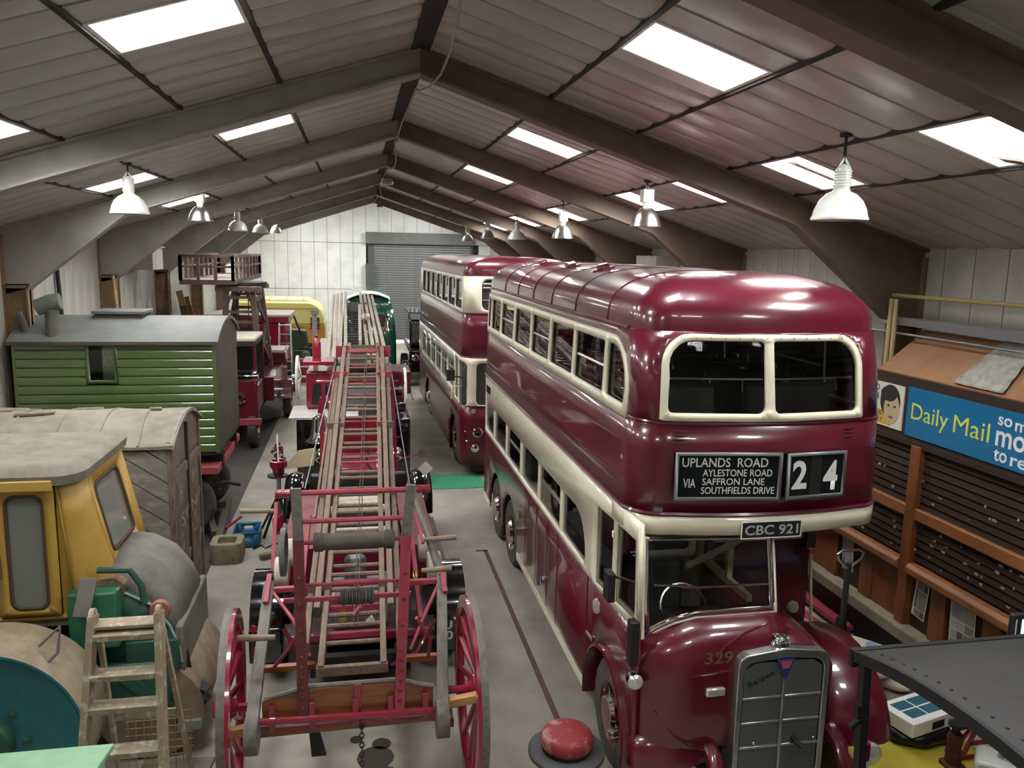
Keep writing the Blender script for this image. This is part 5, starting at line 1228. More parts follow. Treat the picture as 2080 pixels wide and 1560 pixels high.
# ---------------------------------------------------------------- derelict wooden van body
OLDW = mat('weathered grey boards', '#77746c', .8, col2='#9a978e', scale=5, amount=.5, stretch=(1, 1, 3), bump=.3, lo=.45, hi=.7)
BRNW = mat('weathered brown boards', '#5b4a3c', .8, col2='#78685a', scale=6, amount=.5, stretch=(3, 3, .6), bump=.3)
FELT = mat('dusty roof felt', '#877e70', .9, col2='#766d5f', scale=3, bump=.2)
def old_van():
    V = root('derelict_van', 'derelict grey wooden van body with arched dusty roof and peeling brown end doors', 'van body', (0, 0, 0))
    x0, x1, y0, y1, zb, ze = -5.0, -2.03, 9.1, 10.65, .06, 2.42
    sx = (x1-x0)/2
    part('inner_core', MB().box(x0+.05, y0+.05, zb, x1-.05, y1-.03, ze), BLACK, V)
    # near side: boards run diagonally in the photograph
    k = 0; rect = [(x0, zb), (x1, zb), (x1, ze-.01), (x0, ze-.01)]
    def clip(poly, n, d, keep):
        out = []
        for a, b in zip(poly, poly[1:]+poly[:1]):
            fa, fb = a[0]*n[0]+a[1]*n[1]-d, b[0]*n[0]+b[1]*n[1]-d
            if keep < 0: fa, fb = -fa, -fb
            if fa >= 0: out.append(a)
            if fa*fb < 0: t = fa/(fa-fb); out.append((a[0]+(b[0]-a[0])*t, a[1]+(b[1]-a[1])*t))
        return out
    n = (sin(radians(35)), cos(radians(35))); d = -3.0
    while d < 1.6:
        p = clip(clip(rect, n, d+.006, 1), n, d+.184, -1)
        if len(p) >= 3: part('side_board', MB().prism(p, 'y', y0+.003*(k % 3), y0+.05), OLDW, V, smooth=0)
        d += .19; k += 1
    part('corner_post', MB().box(x1-.04, y0-.015, zb, x1+.02, y0+.06, ze+.02), BRNW, V, bevel=.006); part('corner_post', MB().box(x1-.04, y1-.06, zb, x1+.02, y1+.01, ze+.02), BRNW, V, bevel=.006)
    # end : two doors of vertical boards under a boarded tympanum
    arch = lambda y: ze+.21*(1-((y-(y0+y1)/2)/((y1-y0)/2))**2)
    ty = [(y0+.06, 2.08), (y1-.06, 2.08)]+[(y, arch(y)-.02) for y in [y1-.06-(y1-y0-.12)*i/10 for i in range(11)]]
    part('tympanum', MB().prism(ty, 'x', x1-.03, x1-.005), BRNW, V)
    for side in (0, 1):
        a = y0+.07+side*(y1-y0-.14)/2; b = a+(y1-y0-.14)/2-.02
        dr = part('door', MB().box(x1-.03, a, zb+.03, x1-.012, b, 2.06), BRNW, V)
        m = 5
        for i in range(m):
            part('door_board', MB().box(x1-.012, a+(b-a)*i/m+.003, zb+.04, x1+.003+.003*(i % 2), a+(b-a)*(i+1)/m-.003, 2.05), BRNW, dr, smooth=0)
        part('door_rail', MB().box(x1, a, 1.93, x1+.02, b, 2.04), BRNW, dr); part('door_rail', MB().box(x1, a, .12, x1+.02, b, .26), BRNW, dr)
        part('door_brace', MB().bar((x1+.01, a+.02, 1.0), (x1+.01, b-.02, 1.5), .02, .05), BRNW, dr); part('door_brace', MB().bar((x1+.01, a+.02, .3), (x1+.01, b-.02, .95), .02, .05), BRNW, dr)
    part('centre_post', MB().box(x1, (y0+y1)/2-.02, zb, x1+.03, (y0+y1)/2+.02, 2.5), mat('dark iron', '#3a2f2a', .7), V)
    FADE = mat('faded lettering', '#a3968a', .85)
    for s, y, z, w, h in (('H', 9.5, 1.75, .12, .17), ('W', 10.2, 1.75, .17, .17), ('SON', 9.88, 1.42, .85, .16), ('&', 9.5, 1.12, .13, .14), ('CO', 10.1, 1.12, .45, .14)):
        text('faded_lettering', s, w, h, FADE, V, frame_m((x1+.0075, y, z), (0, 1, 0), (0, 0, 1)), .001)
    # roof
    pr = []
    for i in range(13):
        y = y0-.06+(y1-y0+.12)*i/12; pr.append((y, arch(max(y0, min(y1, y)))+.015-(.03 if i in (0, 12) else 0)))
    rf = MB()
    xs = [x0-.05+(x1-x0+.10)*i/24 for i in range(25)]
    rf.loft([[(x, y, z+.006*sin(x*9+y*7)) for y, z in pr]+[(x, y, z-.035) for y, z in reversed(pr)] for x in xs], True, True)
    part('roof', rf, FELT, V, smooth=50)
    for x in (-4.72, -4.22, -3.72, -3.25, -2.80, -2.38): part('roof_hoop', MB().tube([(x+.03*sin(y*3), y, z+.006) for y, z in pr], .012, 6), FELT, V)
    part('end_hoop', MB().tube([(x1+.02, y, z-.01) for y, z in pr], .022, 6), OLDW, V); part('torn_edge', MB().box(-2.9, y0-.03, ze-.07, -2.2, y0+.01, ze-.02), BLACK, V)
    for i, (x, y, w, d_, r) in enumerate(((-3.98, 9.35, .22, .10, .3), (-3.6, 9.75, .40, .10, .25), (-4.1, 10.3, .5, .12, -.2), (-3.2, 10.35, .3, .08, .1), (-4.4, 9.6, .3, .14, .9), (-2.35, 9.9, .14, .06, .1), (-4.0, 9.9, .2, .08, .4))):
        part('roof_debris', MB().box(-w/2, -d_/2, 0, w/2, d_/2, .035).move(Matrix.Translation((x, y, arch(y)+.012)) @ Matrix.Rotation(r, 4, 'Z')), mat('felt scraps', '#6f6758', .9, col2='#857c6c', scale=9, bump=.3), V, bevel=.012)
    return V
old_van()

# ---------------------------------------------------------------- green living van
HGREEN = mat('living van green', '#4b5c33', .28, coat=.8, col2='#45562f', scale=2)
HGREY = mat('dark grey van end', '#453f36', .6, col2='#3b362e', scale=3)
HROOF = mat('van roof grey', '#5d5f5c', .65, col2='#52544f', scale=3, bump=.05)
def living_van():
    V = root('living_van', 'green boarded living van with grey arched roof, chimney and small curtained window', 'living van', (0, 0, 0))
    x0, x1, y0, y1, zb, ze = -4.95, -2.12, 12.76, 14.9, 1.42, 3.15
    wx0, wx1, wz0, wz1 = -3.91, -3.57, 2.56, 3.07
    n = 13; h = (ze-zb)/n
    for i in range(n):
        za, zc_ = zb+h*i, zb+h*(i+1)
        spans = [(x0+.03, x1-.05)]
        if zc_ > wz0-.03 and za < wz1+.03: spans = [(x0+.03, wx0-.05), (wx1+.05, x1-.05)]
        for a, b in spans:
            part('lap_board', MB().prism([(y0-.020, za+.003), (y0+.0, za), (y0+.02, za), (y0+.02, zc_), (y0+.002, zc_-.002), (y0-.008, za+h*.88), (y0-.015, za+h*.80), (y0-.020, za+h*.70)], 'x', a, b), HGREEN, V, smooth=50)
    part('corner_board', MB().box(x1-.06, y0-.03, zb-.02, x1, y0+.02, ze), HGREEN, V, bevel=.005); part('corner_board', MB().box(x0, y0-.03, zb-.02, x0+.04, y0+.02, ze), HGREEN, V, bevel=.005)
    w = part('window_frame', MB().sheet([(wx0-.05, wz0-.05), (wx1+.05, wz0-.05), (wx1+.05, wz1+.05), (wx0-.05, wz1+.05)], [[(wx0, wz0), (wx1, wz0), (wx1, wz1), (wx0, wz1)]], lambda x, z: (x, y0-.022, z)), HGREEN, V, solid=.025)
    part('window_pane', MB().box(wx0, y0-.012, wz0, wx1, y0-.008, wz1), GLASS, w)
    part('lace_curtain', MB().loft([[(wx0+.17+.17*i/10, y0+.0+.005*(i % 2), z) for i in range(11)] for z in (wz0, wz1)], False), mat('lace', '#dcdccf', .8, col2='#a7a99b', scale=25), w, solid=.004)
    part('dark_pane', MB().box(wx0, y0+.05, wz0, wx1, y0+.06, wz1), BLACK, w)
    ar = lambda y: ze+.25*(1-((y-(y0+y1)/2)/((y1-y0)/2))**2)
    ep = [(y0-.01, zb)]+[(y1, zb)]+[(y, ar(y)) for y in [y1-(y1-y0)*i/12 for i in range(13)]]
    part('end_panel', MB().prism(ep, 'x', x1-.03, x1), HGREY, V, smooth=0); part('end_panel', MB().prism(ep, 'x', x0, x0+.03), HGREY, V, smooth=0)
    part('back_wall', MB().box(x0, y1-.03, zb, x1, y1, ze), HGREY, V); part('floor', MB().box(x0, y0, zb-.06, x1, y1, zb), BLACK, V)
    pr = [(y0-.09+(y1-y0+.18)*i/16) for i in range(17)]; pr = [(y, ar(min(y1, max(y0, y)))+.01-.05*max(0, y0-y, y-y1)/.09) for y in pr]
    part('roof', MB().loft([[(x, y, z+.03) for y, z in pr]+[(x, y, z-.02) for y, z in reversed(pr)] for x in (x0-.05, -3.5, x1+.04)], True, True), HROOF, V, smooth=50)
    part('eaves_board', MB().box(x0-.05, y0-.10, ze-.06, x1+.03, y0-.06, ze-.005), HGREY, V, bevel=.004)
    ch = part('chimney', MB().lathe([(.10, 0), (.095, .42), (.0001, .42)], (-4.42, y0+.12, 3.18), 'z', 20), mat('chimney iron', '#4b4a44', .6, col2='#5b5a52', scale=6), V)
    part('cowl', MB().tube([(-4.62, y0+.1, 3.62), (-4.42, y0+.12, 3.70), (-4.30, y0+.13, 3.72)], [.12, .13, .12], 14), MATS['van roof grey'], ch)
    part('vent_pipe', MB().tube([(-4.80, y0+.2, 3.2), (-4.90, y0+.2, 3.55)], .05, 10), MATS['chimney iron'], V)
    part('roof_light', MB().box(-4.05, 13.55, 3.38, -3.35, 14.1, 3.48), HGREY, V).__setitem__('label', 'low roof lantern')
    part('roof_light_lid', MB().box(-4.08, 13.5, 3.48, -3.31, 14.15, 3.53), HROOF, V, bevel=.01)
    # chassis
    part('drawbar_frame', MB().box(-2.75, 12.65, 1.08, -2.14, 15.0, 1.20), mat('faded red frame', '#a6474f', .55, col2='#8c3c42', scale=5), V, bevel=.01)
    part('chassis_beam', MB().box(x0+.1, 13.0, 1.1, x1, 13.15, 1.34).box(x0+.1, 14.4, 1.1, x1, 14.55, 1.34), BLACK, V)
    for x in (-4.4, -2.75):
        for y in (13.0, 14.5): part('road_wheel', tyre(MB(), .5, .22, (0, 0, 0)).lathe([(.29, -.08), (.1, -.1), (.1, .1), (.29, .08)], (0, 0, 0), 'x', 24).move(Matrix.Translation((x, y, .5)) @ Matrix.Rotation(pi/2, 4, 'Z')), RUBBER, V)
        part('axle', MB().tube([(x, 13.0, .5), (x, 14.5, .5)], .05).box(x-.05, 13.2, .5, x+.05, 14.3, 1.12), BLACK, V)
    part('drawbar_beam', MB().bar((-2.25, 14.2, .18), (-2.08, 11.9, .12), .10, .16), mat('dull steel', '#4d443c', .7, col2='#3d362f', scale=5), V); part('drawbar_beam', MB().bar((-2.6, 14.0, .25), (-2.2, 12.5, .15), .09, .14), MATS['dull steel'], V)
    part('drawbar_cross', MB().bar((-2.6, 13.6, .30), (-2.2, 13.6, .3), .08, .1), MATS['dull steel'], V); part('brake_hose', MB().tube([(-2.55, 13.2, .55), (-2.4, 13.3, .72), (-2.15, 13.4, .74), (-1.95, 13.5, .66)], .03, 8), BLACK, V)
    for k in range(3): part('coupling', MB().lathe([(.05, 0), (.05, .04)], (-2.2+.03*k, 12.62, 1.0-.1*k), 'y', 10), CHROME, V)
    return V
living_van()

# ---------------------------------------------------------------- tower wagon
TOWER = mat('tower brown timber', '#6b5651', .6, col2='#5a4743', scale=6, bump=.1)
def tower_wagon():
    T = root('tower_wagon', 'dark red lorry carrying a tall brown timber tower with a railed working platform', 'lorry', (0, 0, 0))
    DR = mat('dark red lorry paint', '#5f1626', .3, coat=.7, col2='#541422', scale=2)
    # tower legs
    zt = 3.62; B_ = [(-3.25, 20.4), (-2.36, 20.4), (-3.25, 22.3), (-2.30, 22.3)]; Tp = [(-3.12, 20.55), (-2.52, 20.55), (-3.12, 22.1), (-2.5, 22.1)]
    for b, t in zip(B_, Tp): part('tower_leg', MB().bar((b[0], b[1], 1.3), (t[0], t[1], zt), .13, .13), TOWER, T, bevel=.008)
    at = lambda i, z: tuple(B_[i][k]+(Tp[i][k]-B_[i][k])*(z-1.3)/(zt-1.3) for k in (0, 1))+(z,)
    for z in (2.0, 2.5, 2.75, 3.0, 3.35):
        for i, j in ((0, 1), (2, 3)): part('tower_rail', MB().bar(at(i, z), at(j, z), .05, .07), TOWER, T)
    for z in (2.1, 3.3):
        for i, j in ((0, 2), (1, 3)): part('tower_rail', MB().bar(at(i, z), at(j, z), .05, .08), TOWER, T)
    for (i, z1, j, z2) in ((1, 1.5, 3, 2.6), (3, 1.5, 1, 2.6), (1, 2.6, 3, 3.5), (3, 2.6, 1, 3.5), (0, 2.0, 2, 3.4)): part('tower_brace', MB().bar(at(i, z1), at(j, z2), .05, .06), TOWER, T)
    for i, j in ((0, 1), (2, 3)):
        part('knee_brace', MB().bar(at(i, 3.1), (at(i, 3.55)[0]*.7+at(j, 3.55)[0]*.3,)+at(i, 3.55)[1:], .05, .06), TOWER, T); part('knee_brace', MB().bar(at(j, 3.1), (at(j, 3.55)[0]*.7+at(i, 3.55)[0]*.3,)+at(j, 3.55)[1:], .05, .06), TOWER, T)
    for x in (-3.0, -2.88, -2.64): part('rod', MB().tube([(x, 20.7, 1.9), (x, 20.7, 3.5)], .012, 5), BLACK, T)
    part('turntable', MB().lathe([(.62, 0), (.62, .12), (.5, .14)], (-2.85, 21.2, 3.58), 'z', 24), BLACK, T)
    part('bolster', MB().box(-3.35, 20.3, 3.5, -2.3, 20.5, 3.62).box(-3.35, 22.1, 3.5, -2.3, 22.3, 3.62), TOWER, T, bevel=.01)
    # platform
    px0, px1, py0, py1, pz = -4.05, -2.88, 20.0, 25.4, 3.76
    part('platform_edge', MB().box(px0-.03, py0-.03, pz-.09, px1+.03, py0+.05, pz+.03).box(px0-.03, py1-.05, pz-.09, px1+.03, py1+.03, pz+.03).box(px0-.03, py0, pz-.09, px0+.05, py1, pz+.03).box(px1-.05, py0, pz-.09, px1+.03, py1, pz+.03), TOWER, T, bevel=.01)
    for i in range(8):
        a = px0+.05+(px1-px0-.1)*i/8; part('deck_board', MB().box(a+.004, py0+.05, pz-.04, a+(px1-px0-.1)/8-.004, py1-.05, pz), mat('pale deck boards', '#b8a99f', .7, col2='#a4968c', scale=6, stretch=(4, .5, 1)), T)
    H = .58
    def rail(p, q):
        for z, w in ((pz+H, .07), (pz+.33, .045)): part('hand_rail', MB().bar((*p, z), (*q, z), .05, w), TOWER, T)
        l = sqrt((q[0]-p[0])**2+(q[1]-p[1])**2); n = max(3, int(l/.62))
        for i in range(n+1):
            t = i/n; part('baluster', MB().box(-.035, -.035, 0, .035, .035, H).move(Matrix.Translation((p[0]+(q[0]-p[0])*t, p[1]+(q[1]-p[1])*t, pz))), TOWER, T)
    rail((px0, py0), (px1, py0)); rail((px1, py0), (px1, py1)); rail((px0, py0), (px0, py1)); rail((px0, py1), (px1, py1))
    # lorry
    part('chassis', MB().box(-3.7, 18.8, .55, -2.4, 24.4, .75), BLACK, T)
    part('radiator', MB().box(-2.72, 18.62, .72, -2.24, 18.75, 1.62), MAROON2, T, bevel=.04); part('radiator_cap', MB().box(-2.74, 18.6, 1.6, -2.22, 18.8, 1.72).lathe([(.06, 0), (.06, .08), (.03, .1)], (-2.3, 18.7, 1.7), 'z', 12), CHROME, T, bevel=.02)
    part('radiator', MB().box(-3.7, 18.75, .72, -2.72, 18.85, 1.5), MAROON2, T, bevel=.02)
    part('bonnet', MB().box(-3.6, 18.75, .8, -2.26, 20.0, 1.45), MAROON2, T, bevel=.06)
    part('head_lamp', MB().lathe([(.12, 0), (.125, -.02), (.1, -.05), (.0001, -.06)], (-2.62, 18.58, 1.18), 'y', 18), CHROME, T)
    part('bumper', MB().box(-3.8, 18.5, .58, -2.16, 18.62, .74), FIRED, T, bevel=.02)
    part('cab_roof', MB().box(-3.8, 18.75, 2.46, -2.28, 20.35, 2.54), mat('cream canvas roof', '#cfc6b2', .7), T, bevel=.02)
    part('cab_edge', MB().box(-3.82, 18.73, 2.36, -2.26, 18.78, 2.47).box(-2.31, 18.75, 2.38, -2.26, 20.35, 2.47), mat('dark cab', '#2c2320', .6), T)
    for x, y in ((-2.3, 18.8), (-2.3, 20.3), (-3.75, 18.8)): part('cab_post', MB().bar((x, y, 1.4), (x, y, 2.4), .06, .06), MAROON2, T)
    part('cab_back', MB().box(-3.75, 20.25, 1.2, -2.3, 20.3, 2.4), MATS['dark cab'], T)
    part('cab_seat', MB().box(-3.6, 19.7, 1.2, -2.4, 20.2, 1.7), LEATHER, T, bevel=.05)
    part('body_side', MB().box(-3.7, 20.35, .8, -2.05, 24.3, 1.42), DR, T, bevel=.03)
    part('body_step', MB().box(-2.9, 22.6, 1.42, -1.95, 24.2, 1.75), DR, T, bevel=.03)
    part('load_sheet', MB().box(-2.8, 22.6, 1.75, -2.0, 23.6, 1.80), mat('cream sheet', '#c9bdae', .7), T)
    rr = []
    for i in range(9):
        a = radians(10+i*20); rr.append([(x, 22.4-.55*cos(a), .5+.55*sin(a)) for x in (-2.06, -1.74)]+[(x, 22.4-.52*cos(a), .5+.52*sin(a)) for x in (-1.74, -2.06)])
    part('rear_mudguard', MB().loft(rr, True, True), DR, T); part('guard_edge', MB().tube([r[1] for r in rr], .015, 6), CHROME, T); part('guard_edge', MB().tube([r[0] for r in rr], .012, 6), CHROME, T)
    for x, y, s_ in ((-2.38, 18.95, 1), (-3.65, 18.95, -1), (-1.9, 22.4, 1), (-3.6, 22.4, -1)): wheel(T, (x, y, .46), .46, .2, s_, DR)
    part('red_box', MB().box(-2.7, 22.5, 1.8, -2.35, 22.8, 2.15), FIRE, T)
    return T
tower_wagon()

# ---------------------------------------------------------------- far left corner
def red_van():
    V = root('van', 'red van with a flat grey roof, parked across the far left corner', 'van', (0, 0, 0))
    part('body', MB().box(-4.9, 27.0, .75, -2.3, 29.0, 2.14), FIRE, V, bevel=.04)
    part('roof', MB().prism([(-4.98, 26.9), (-2.14, 26.9), (-2.14, 29.1), (-4.6, 29.1)], 'z', 2.34, 2.42), mat('grey roof', '#a39890', .7, col2='#958a82', scale=3), V, bevel=.02)
    part('cant_rail', MB().box(-4.96, 26.92, 2.16, -2.2, 29.05, 2.34), FIRE, V, bevel=.02)
    part('window', MB().box(-4.6, 26.985, 1.45, -3.4, 27.0, 2.05), GLASSD, V)
    part('skirt', MB().box(-4.85, 27.05, .4, -2.35, 28.95, .75), BLACK, V)
    for x in (-4.3, -2.8): part('road_wheel', tyre(MB(), .4, .2, (0, 0, 0)).move(Matrix.Translation((x, 27.15, .4)) @ Matrix.Rotation(pi/2, 4, 'Z')), RUBBER, V)
red_van()
def yellow_van():
    V = root('coach', 'yellow and orange coach parked sideways against the end wall', 'coach', (0, 0, 0))
    YL = mat('pale yellow coach paint', '#d8ce84', .4, coat=.4); OR = mat('orange coach paint', '#b98a36', .4, coat=.4)
    x0, x1, y0, y1 = -5.0, -1.42, 35.6, 37.8
    pr = [(x0, 1.32), (x1+.04, 1.32), (x1, 1.75), (x1-.12, 2.0), (x1-.32, 2.2), (x1-.6, 2.30), (x0, 2.30)]
    part('upper_body', MB().prism(pr, 'y', y0, y1), YL, V, bevel=.08); part('roof', MB().prism([(x0, 2.28), (x1-.55, 2.28), (x1-.75, 2.42), (x0, 2.42)], 'y', y0+.15, y1-.15), YL, V, bevel=.08)
    part('lower_body', MB().box(x0, y0, .5, x1+.05, y1, 1.32), OR, V, bevel=.04)
    part('window', MB().box(-2.0, y0-.012, 1.02, -1.62, y0+.01, 1.62), mat('dark window', '#4c3a20', .25), V); 
    part('gutter', MB().box(x0, y0-.015, 2.0, x1-.25, y0+.01, 2.03), OR, V)
    for x in (-4.4, -3.7, -3.0, -2.3): part('roof_rib', MB().box(x, y0+.12, 2.38, x+.03, y1-.12, 2.445), YL, V)
    part('skirt', MB().box(x0, y0+.1, .1, x1, y1-.1, .5), BLACK, V)
    for x in (-4.2, -1.95): part('road_wheel', tyre(MB(), .42, .22, (0, 0, 0)).move(Matrix.Translation((x, y0+.12, .42)) @ Matrix.Rotation(pi/2, 4, 'Z')), RUBBER, V)
    for s_, x_, w_ in (('CO', -3.05, .3), ('LTD', -2.5, .42)): text('coach_lettering', s_, w_, .13, mat('brown lettering', '#6b4a1c', .5), V, frame_m((x_, y0-.004, 1.22), (1, 0, 0), (0, 0, 1)), .002, bold=.02)
yellow_van()
def alu_steps():
    A = root('step_ladder', 'bare aluminium step ladder standing by the lorry in front of the red van', 'step ladder', (-2.05, 25.7, 0))
    for s in (-1, 1):
        part('side_rail', MB().bar((-.38+.20+s*.17, .2, 2.25), (-.38+.2+s*.22, -.25, 0), .04, .08, (0, 1, 0)), ALU, A); part('back_leg', MB().bar((-.18+s*.16, .22, 2.2), (-.18+s*.22, .85, 0), .03, .04), ALU, A)
    for k in range(8): part('step', MB().box(-.18-.18, -.22+.055*k, .28*k+.2, -.18+.18, -.12+.055*k, .28*k+.235), ALU, A)
alu_steps()
def machine():
    G = root('workshop_machine', 'dark green workshop machine with a slanting lever, among the far clutter', 'machine', (-2.15, 30.2, 0))
    GM = mat('machine green', '#3b4f42', .6)
    part('bed', MB().box(-.35, -.3, 0, .35, .3, .9), GM, G, bevel=.03); part('head', MB().prism([(-.4, .9), (.4, .9), (.3, 1.6), (-.25, 1.65)], 'y', -.2, .25), GM, G, bevel=.04)
    part('lever', MB().bar((.12, -.2, 1.5), (-.12, -.2, 2.15), .06, .06), BLACK, G); part('base', MB().box(-.45, -.4, 0, .45, .4, .1), BLACK, G)
machine()
def gas_bottle():
    G = root('gas_bottle', 'green gas bottle standing by the dark green machine', 'gas bottle', (-1.82, 29.3, 0))
    part('cylinder', MB().lathe([(.13, 0), (.15, .03), (.15, .75), (.12, .9), (.05, .95)], n=18), mat('bottle green', '#4f7a5e', .5), G); part('valve', MB().lathe([(.03, .95), (.03, 1.05), (.06, 1.06), (.06, 1.1)], n=10), BRASS, G)
gas_bottle()
def broom():
    G = root('broom', 'broom standing head-up beside the green gas bottle', 'broom', (-1.45, 29.6, 0))
    part('handle', MB().tube([(.05, 0, 0), (-.06, .05, 1.62)], .02, 8), DEAL, G); part('head', MB().box(-.26, .02, 1.62, .14, .09, 1.68), mat('broom head', '#b58b78', .6), G); part('bristles', MB().box(-.25, .025, 1.68, .13, .085, 1.76), FIRED, G)
broom()
def winch():
    G = root('winch', 'red hand winch lying on the floor beyond the lorry', 'winch', (-1.45, 26.4, 0))
    part('drum', MB().lathe([(.12, -.5), (.12, .5)], (0, 0, .95), 'x', 16), FIRED, G); part('frame', MB().prism([(-.3, 0), (.3, 0), (.1, 1.0), (-.1, 1.0)], 'x', -.48, -.42).prism([(-.3, 0), (.3, 0), (.1, 1.0), (-.1, 1.0)], 'x', .42, .48), BLACK, G)
    part('crank', MB().tube([(.5, 0, .95), (.62, 0, .95), (.66, -.2, 1.15), (.85, -.2, 1.15)], .025), FIRED, G)
winch()
for i, (x, y, w, d, h, m, lb, ct) in enumerate(((-1.5, 33.4, .8, .5, .55, BLACK, 'black crate standing under the orange coach by the far clutter', 'crate'), (-.95, 27.6, .7, .3, .16, DEAL, 'low stack of sawn timber on the floor beside the far engine', 'timber'), (-1.75, 28.3, .5, .4, .5, FIRED, 'red metal box among the far clutter by the green machine', 'box'))):
    o = root(ct if ct != 'timber' else 'timber_stack', lb, ct, (x, y, 0))
    if ct == 'timber':
        for k in range(4): part('plank', MB().box(-w/2+.03*k, -d/2+.07*(k % 2), .04*k, w/2, -d/2+.07*(k % 2)+.2, .04*k+.036), m, o)
    else:
        part('body', MB().box(-w/2, -d/2, 0, w/2, d/2, h), m, o, bevel=.02); part('lid', MB().box(-w/2-.01, -d/2-.01, h, w/2+.01, d/2+.01, h+.03), m, o, bevel=.005)
def old_car():
    C_ = root('vintage_vehicle', 'black vintage vehicle with roof rack and bright lamps, behind the second bus', 'car', (2.45, 27.0, 0))
    part('body', MB().box(-.75, 0, .45, .75, 3.4, 1.25), BLACKG, C_, bevel=.06); part('cabin', MB().box(-.68, .9, 1.25, .68, 3.2, 2.2), BLACKG, C_, bevel=.08)
    part('roof_rack', MB().box(-.72, .8, 2.42, .72, 3.2, 2.46).box(-.72, .8, 2.22, -.68, .84, 2.44).box(.68, .8, 2.22, .72, .84, 2.44), BLACK, C_)
    for k in range(10): part('rack_bar', MB().tube([(-.66+.145*k, .8, 2.46), (-.66+.145*k, .8, 2.60)], .03, 6), GALV, C_)
    part('windscreen', MB().box(-.6, .885, 1.4, .6, .9, 2.0), GLASSD, C_)
    for s in (-1, 1):
        part('head_lamp', MB().lathe([(.12, 0), (.13, -.05), (.1, -.1), (.0001, -.11)], (s*.55, -.1, 1.0), 'y', 16), CHROME, C_); part('front_wing', MB().loft([[(s*.82+u, .35-.48*cos(radians(a)), .40+.45*sin(radians(a))) for u in (-.14, .14)] for a in range(0, 181, 20)], False), BLACKG, C_, solid=.02)
        for y in (.4, 2.8): wheel(C_, (s*.8, y, .4), .4, .16, s, BLACKG)
    part('radiator', MB().box(-.3, -.08, .5, .3, .02, 1.2), CHROME, C_, bevel=.03)
old_car()
for k, (x, y) in enumerate(((-4.35, 24.2), (-4.1, 24.6), (-4.55, 23.9))):
    thing1('leaning_plank', ['pale', 'brown', 'dark brown'][k]+' plank leaning on the left wall behind the tower wagon', 'plank', MB().bar((x, y, 0), (-5.0+.08*k, y+.2, 3.3-.2*k), .18, .03, (0, 1, 0)), [LEDGE, VARN, BRNW][k])
# ================================================================ floor clutter between the vehicles
def crate():
    C_ = root('crate', 'blue plastic crate on the floor by the stone trough', 'crate', (-1.72, 12.52, 0), .05)
    CB = mat('blue plastic', '#1f5a7e', .45); w, d, h, t = .19, .26, .24, .014
    w, d = .185, .24
    part('base', MB().box(-w, -d, 0, w, d, t), CB, C_)
    for s in (-1, 1):
        part('side', MB().box(s*w-t/2, -d, .0, s*w+t/2, d, h), CB, C_); part('end', MB().sheet([(-w, 0), (w, 0), (w, h), (-w, h)], [rrect(-.07, .15, .07, .20, .02)], lambda a, b: (a, s*d, b)), CB, C_, solid=t)
    part('rim', MB().sheet([(-w-.015, -d-.015), (w+.015, -d-.015), (w+.015, d+.015), (-w-.015, d+.015)], [[(-w+.006, -d+.006), (w-.006, -d+.006), (w-.006, d-.006), (-w+.006, d-.006)]], lambda a, b: (a, b, h)), CB, C_, solid=.02)
    text('crate_lettering', 'MILK', .16, .03, mat('faded blue print', '#6f9bb4', .6), C_, frame_m((0, -d-.0085, .08), (1, 0, 0), (0, 0, 1)), .001)
# the print on the crate is illegible in the photograph, so it stays plain
def crate_plain():
    global text
    t0 = text; text = lambda *a, **k: None
    crate(); text = t0
crate_plain()
def trough():
    T = root('stone_trough', 'small weathered stone trough on the floor by the wooden van', 'trough', (-1.92, 11.86, 0))
    SM = mat('sandstone', '#8d8068', .9, col2='#776b55', scale=8, bump=.4)
    ou = rrect(-.23, -.24, .23, .24, .10); inn = rrect(-.13, -.13, .13, .13, .03)
    m = MB().loft([[(x*k, y*k, z) for x, y in ou] for z, k in ((0, .93), (.05, 1), (.26, 1), (.30, .97))], True)
    m.sheet([(x*.97, y*.97) for x, y in ou], [inn], lambda a, b: (a, b, .30)).loft([[(x, y, z) for x, y in inn] for z in (.30, .16)], True).sheet(inn, [], lambda a, b: (a, b, .16))
    part('body', m, SM, T, smooth=40)
trough()
def tripod_light():
    T = root('work_light', 'red-headed work light on a tripod beside the fire engine', 'work light', (-1.27, 12.95, 0))
    for a in (150, 230, 300):
        part('leg', MB().bar((.02*cos(radians(a)), .02*sin(radians(a)), .62), (.36*cos(radians(a)), .36*sin(radians(a)), .0), .035, .03), BLACK, T)
    part('post', MB().tube([(0, 0, .15), (0, 0, 1.0)], .035, 10), GALV, T)
    part('collar', MB().lathe([(.05, .55), (.07, .56), (.07, .66), (.05, .67)], n=12), BLACK, T)
    part('lamp_head', MB().lathe([(.045, .92), (.07, 1.0), (.08, 1.02), (.135, 1.10), (.135, 1.20), (.12, 1.20), (.11, 1.12), (.0001, 1.10)], n=8), FIRE, T, smooth=0)
    part('lamp_claws', MB().bar((-.09, 0, 1.08), (-.05, 0, .93), .03, .03).bar((.09, 0, 1.08), (.05, 0, .93), .03, .03), BLACK, T)
    part('mast', MB().tube([(.0, 0, 1.1), (-.01, .02, 1.62)], .014, 8), WHITE, T)
    mo = part('motor', MB().lathe([(.05, .05), (.12, .08), (.12, .22), (.08, .3), (.03, .32)], n=14), FIRE, T)
    part('foot', MB().box(-.10, -.10, 0, .10, .10, .06), FIRED, T, bevel=.01)
tripod_light()
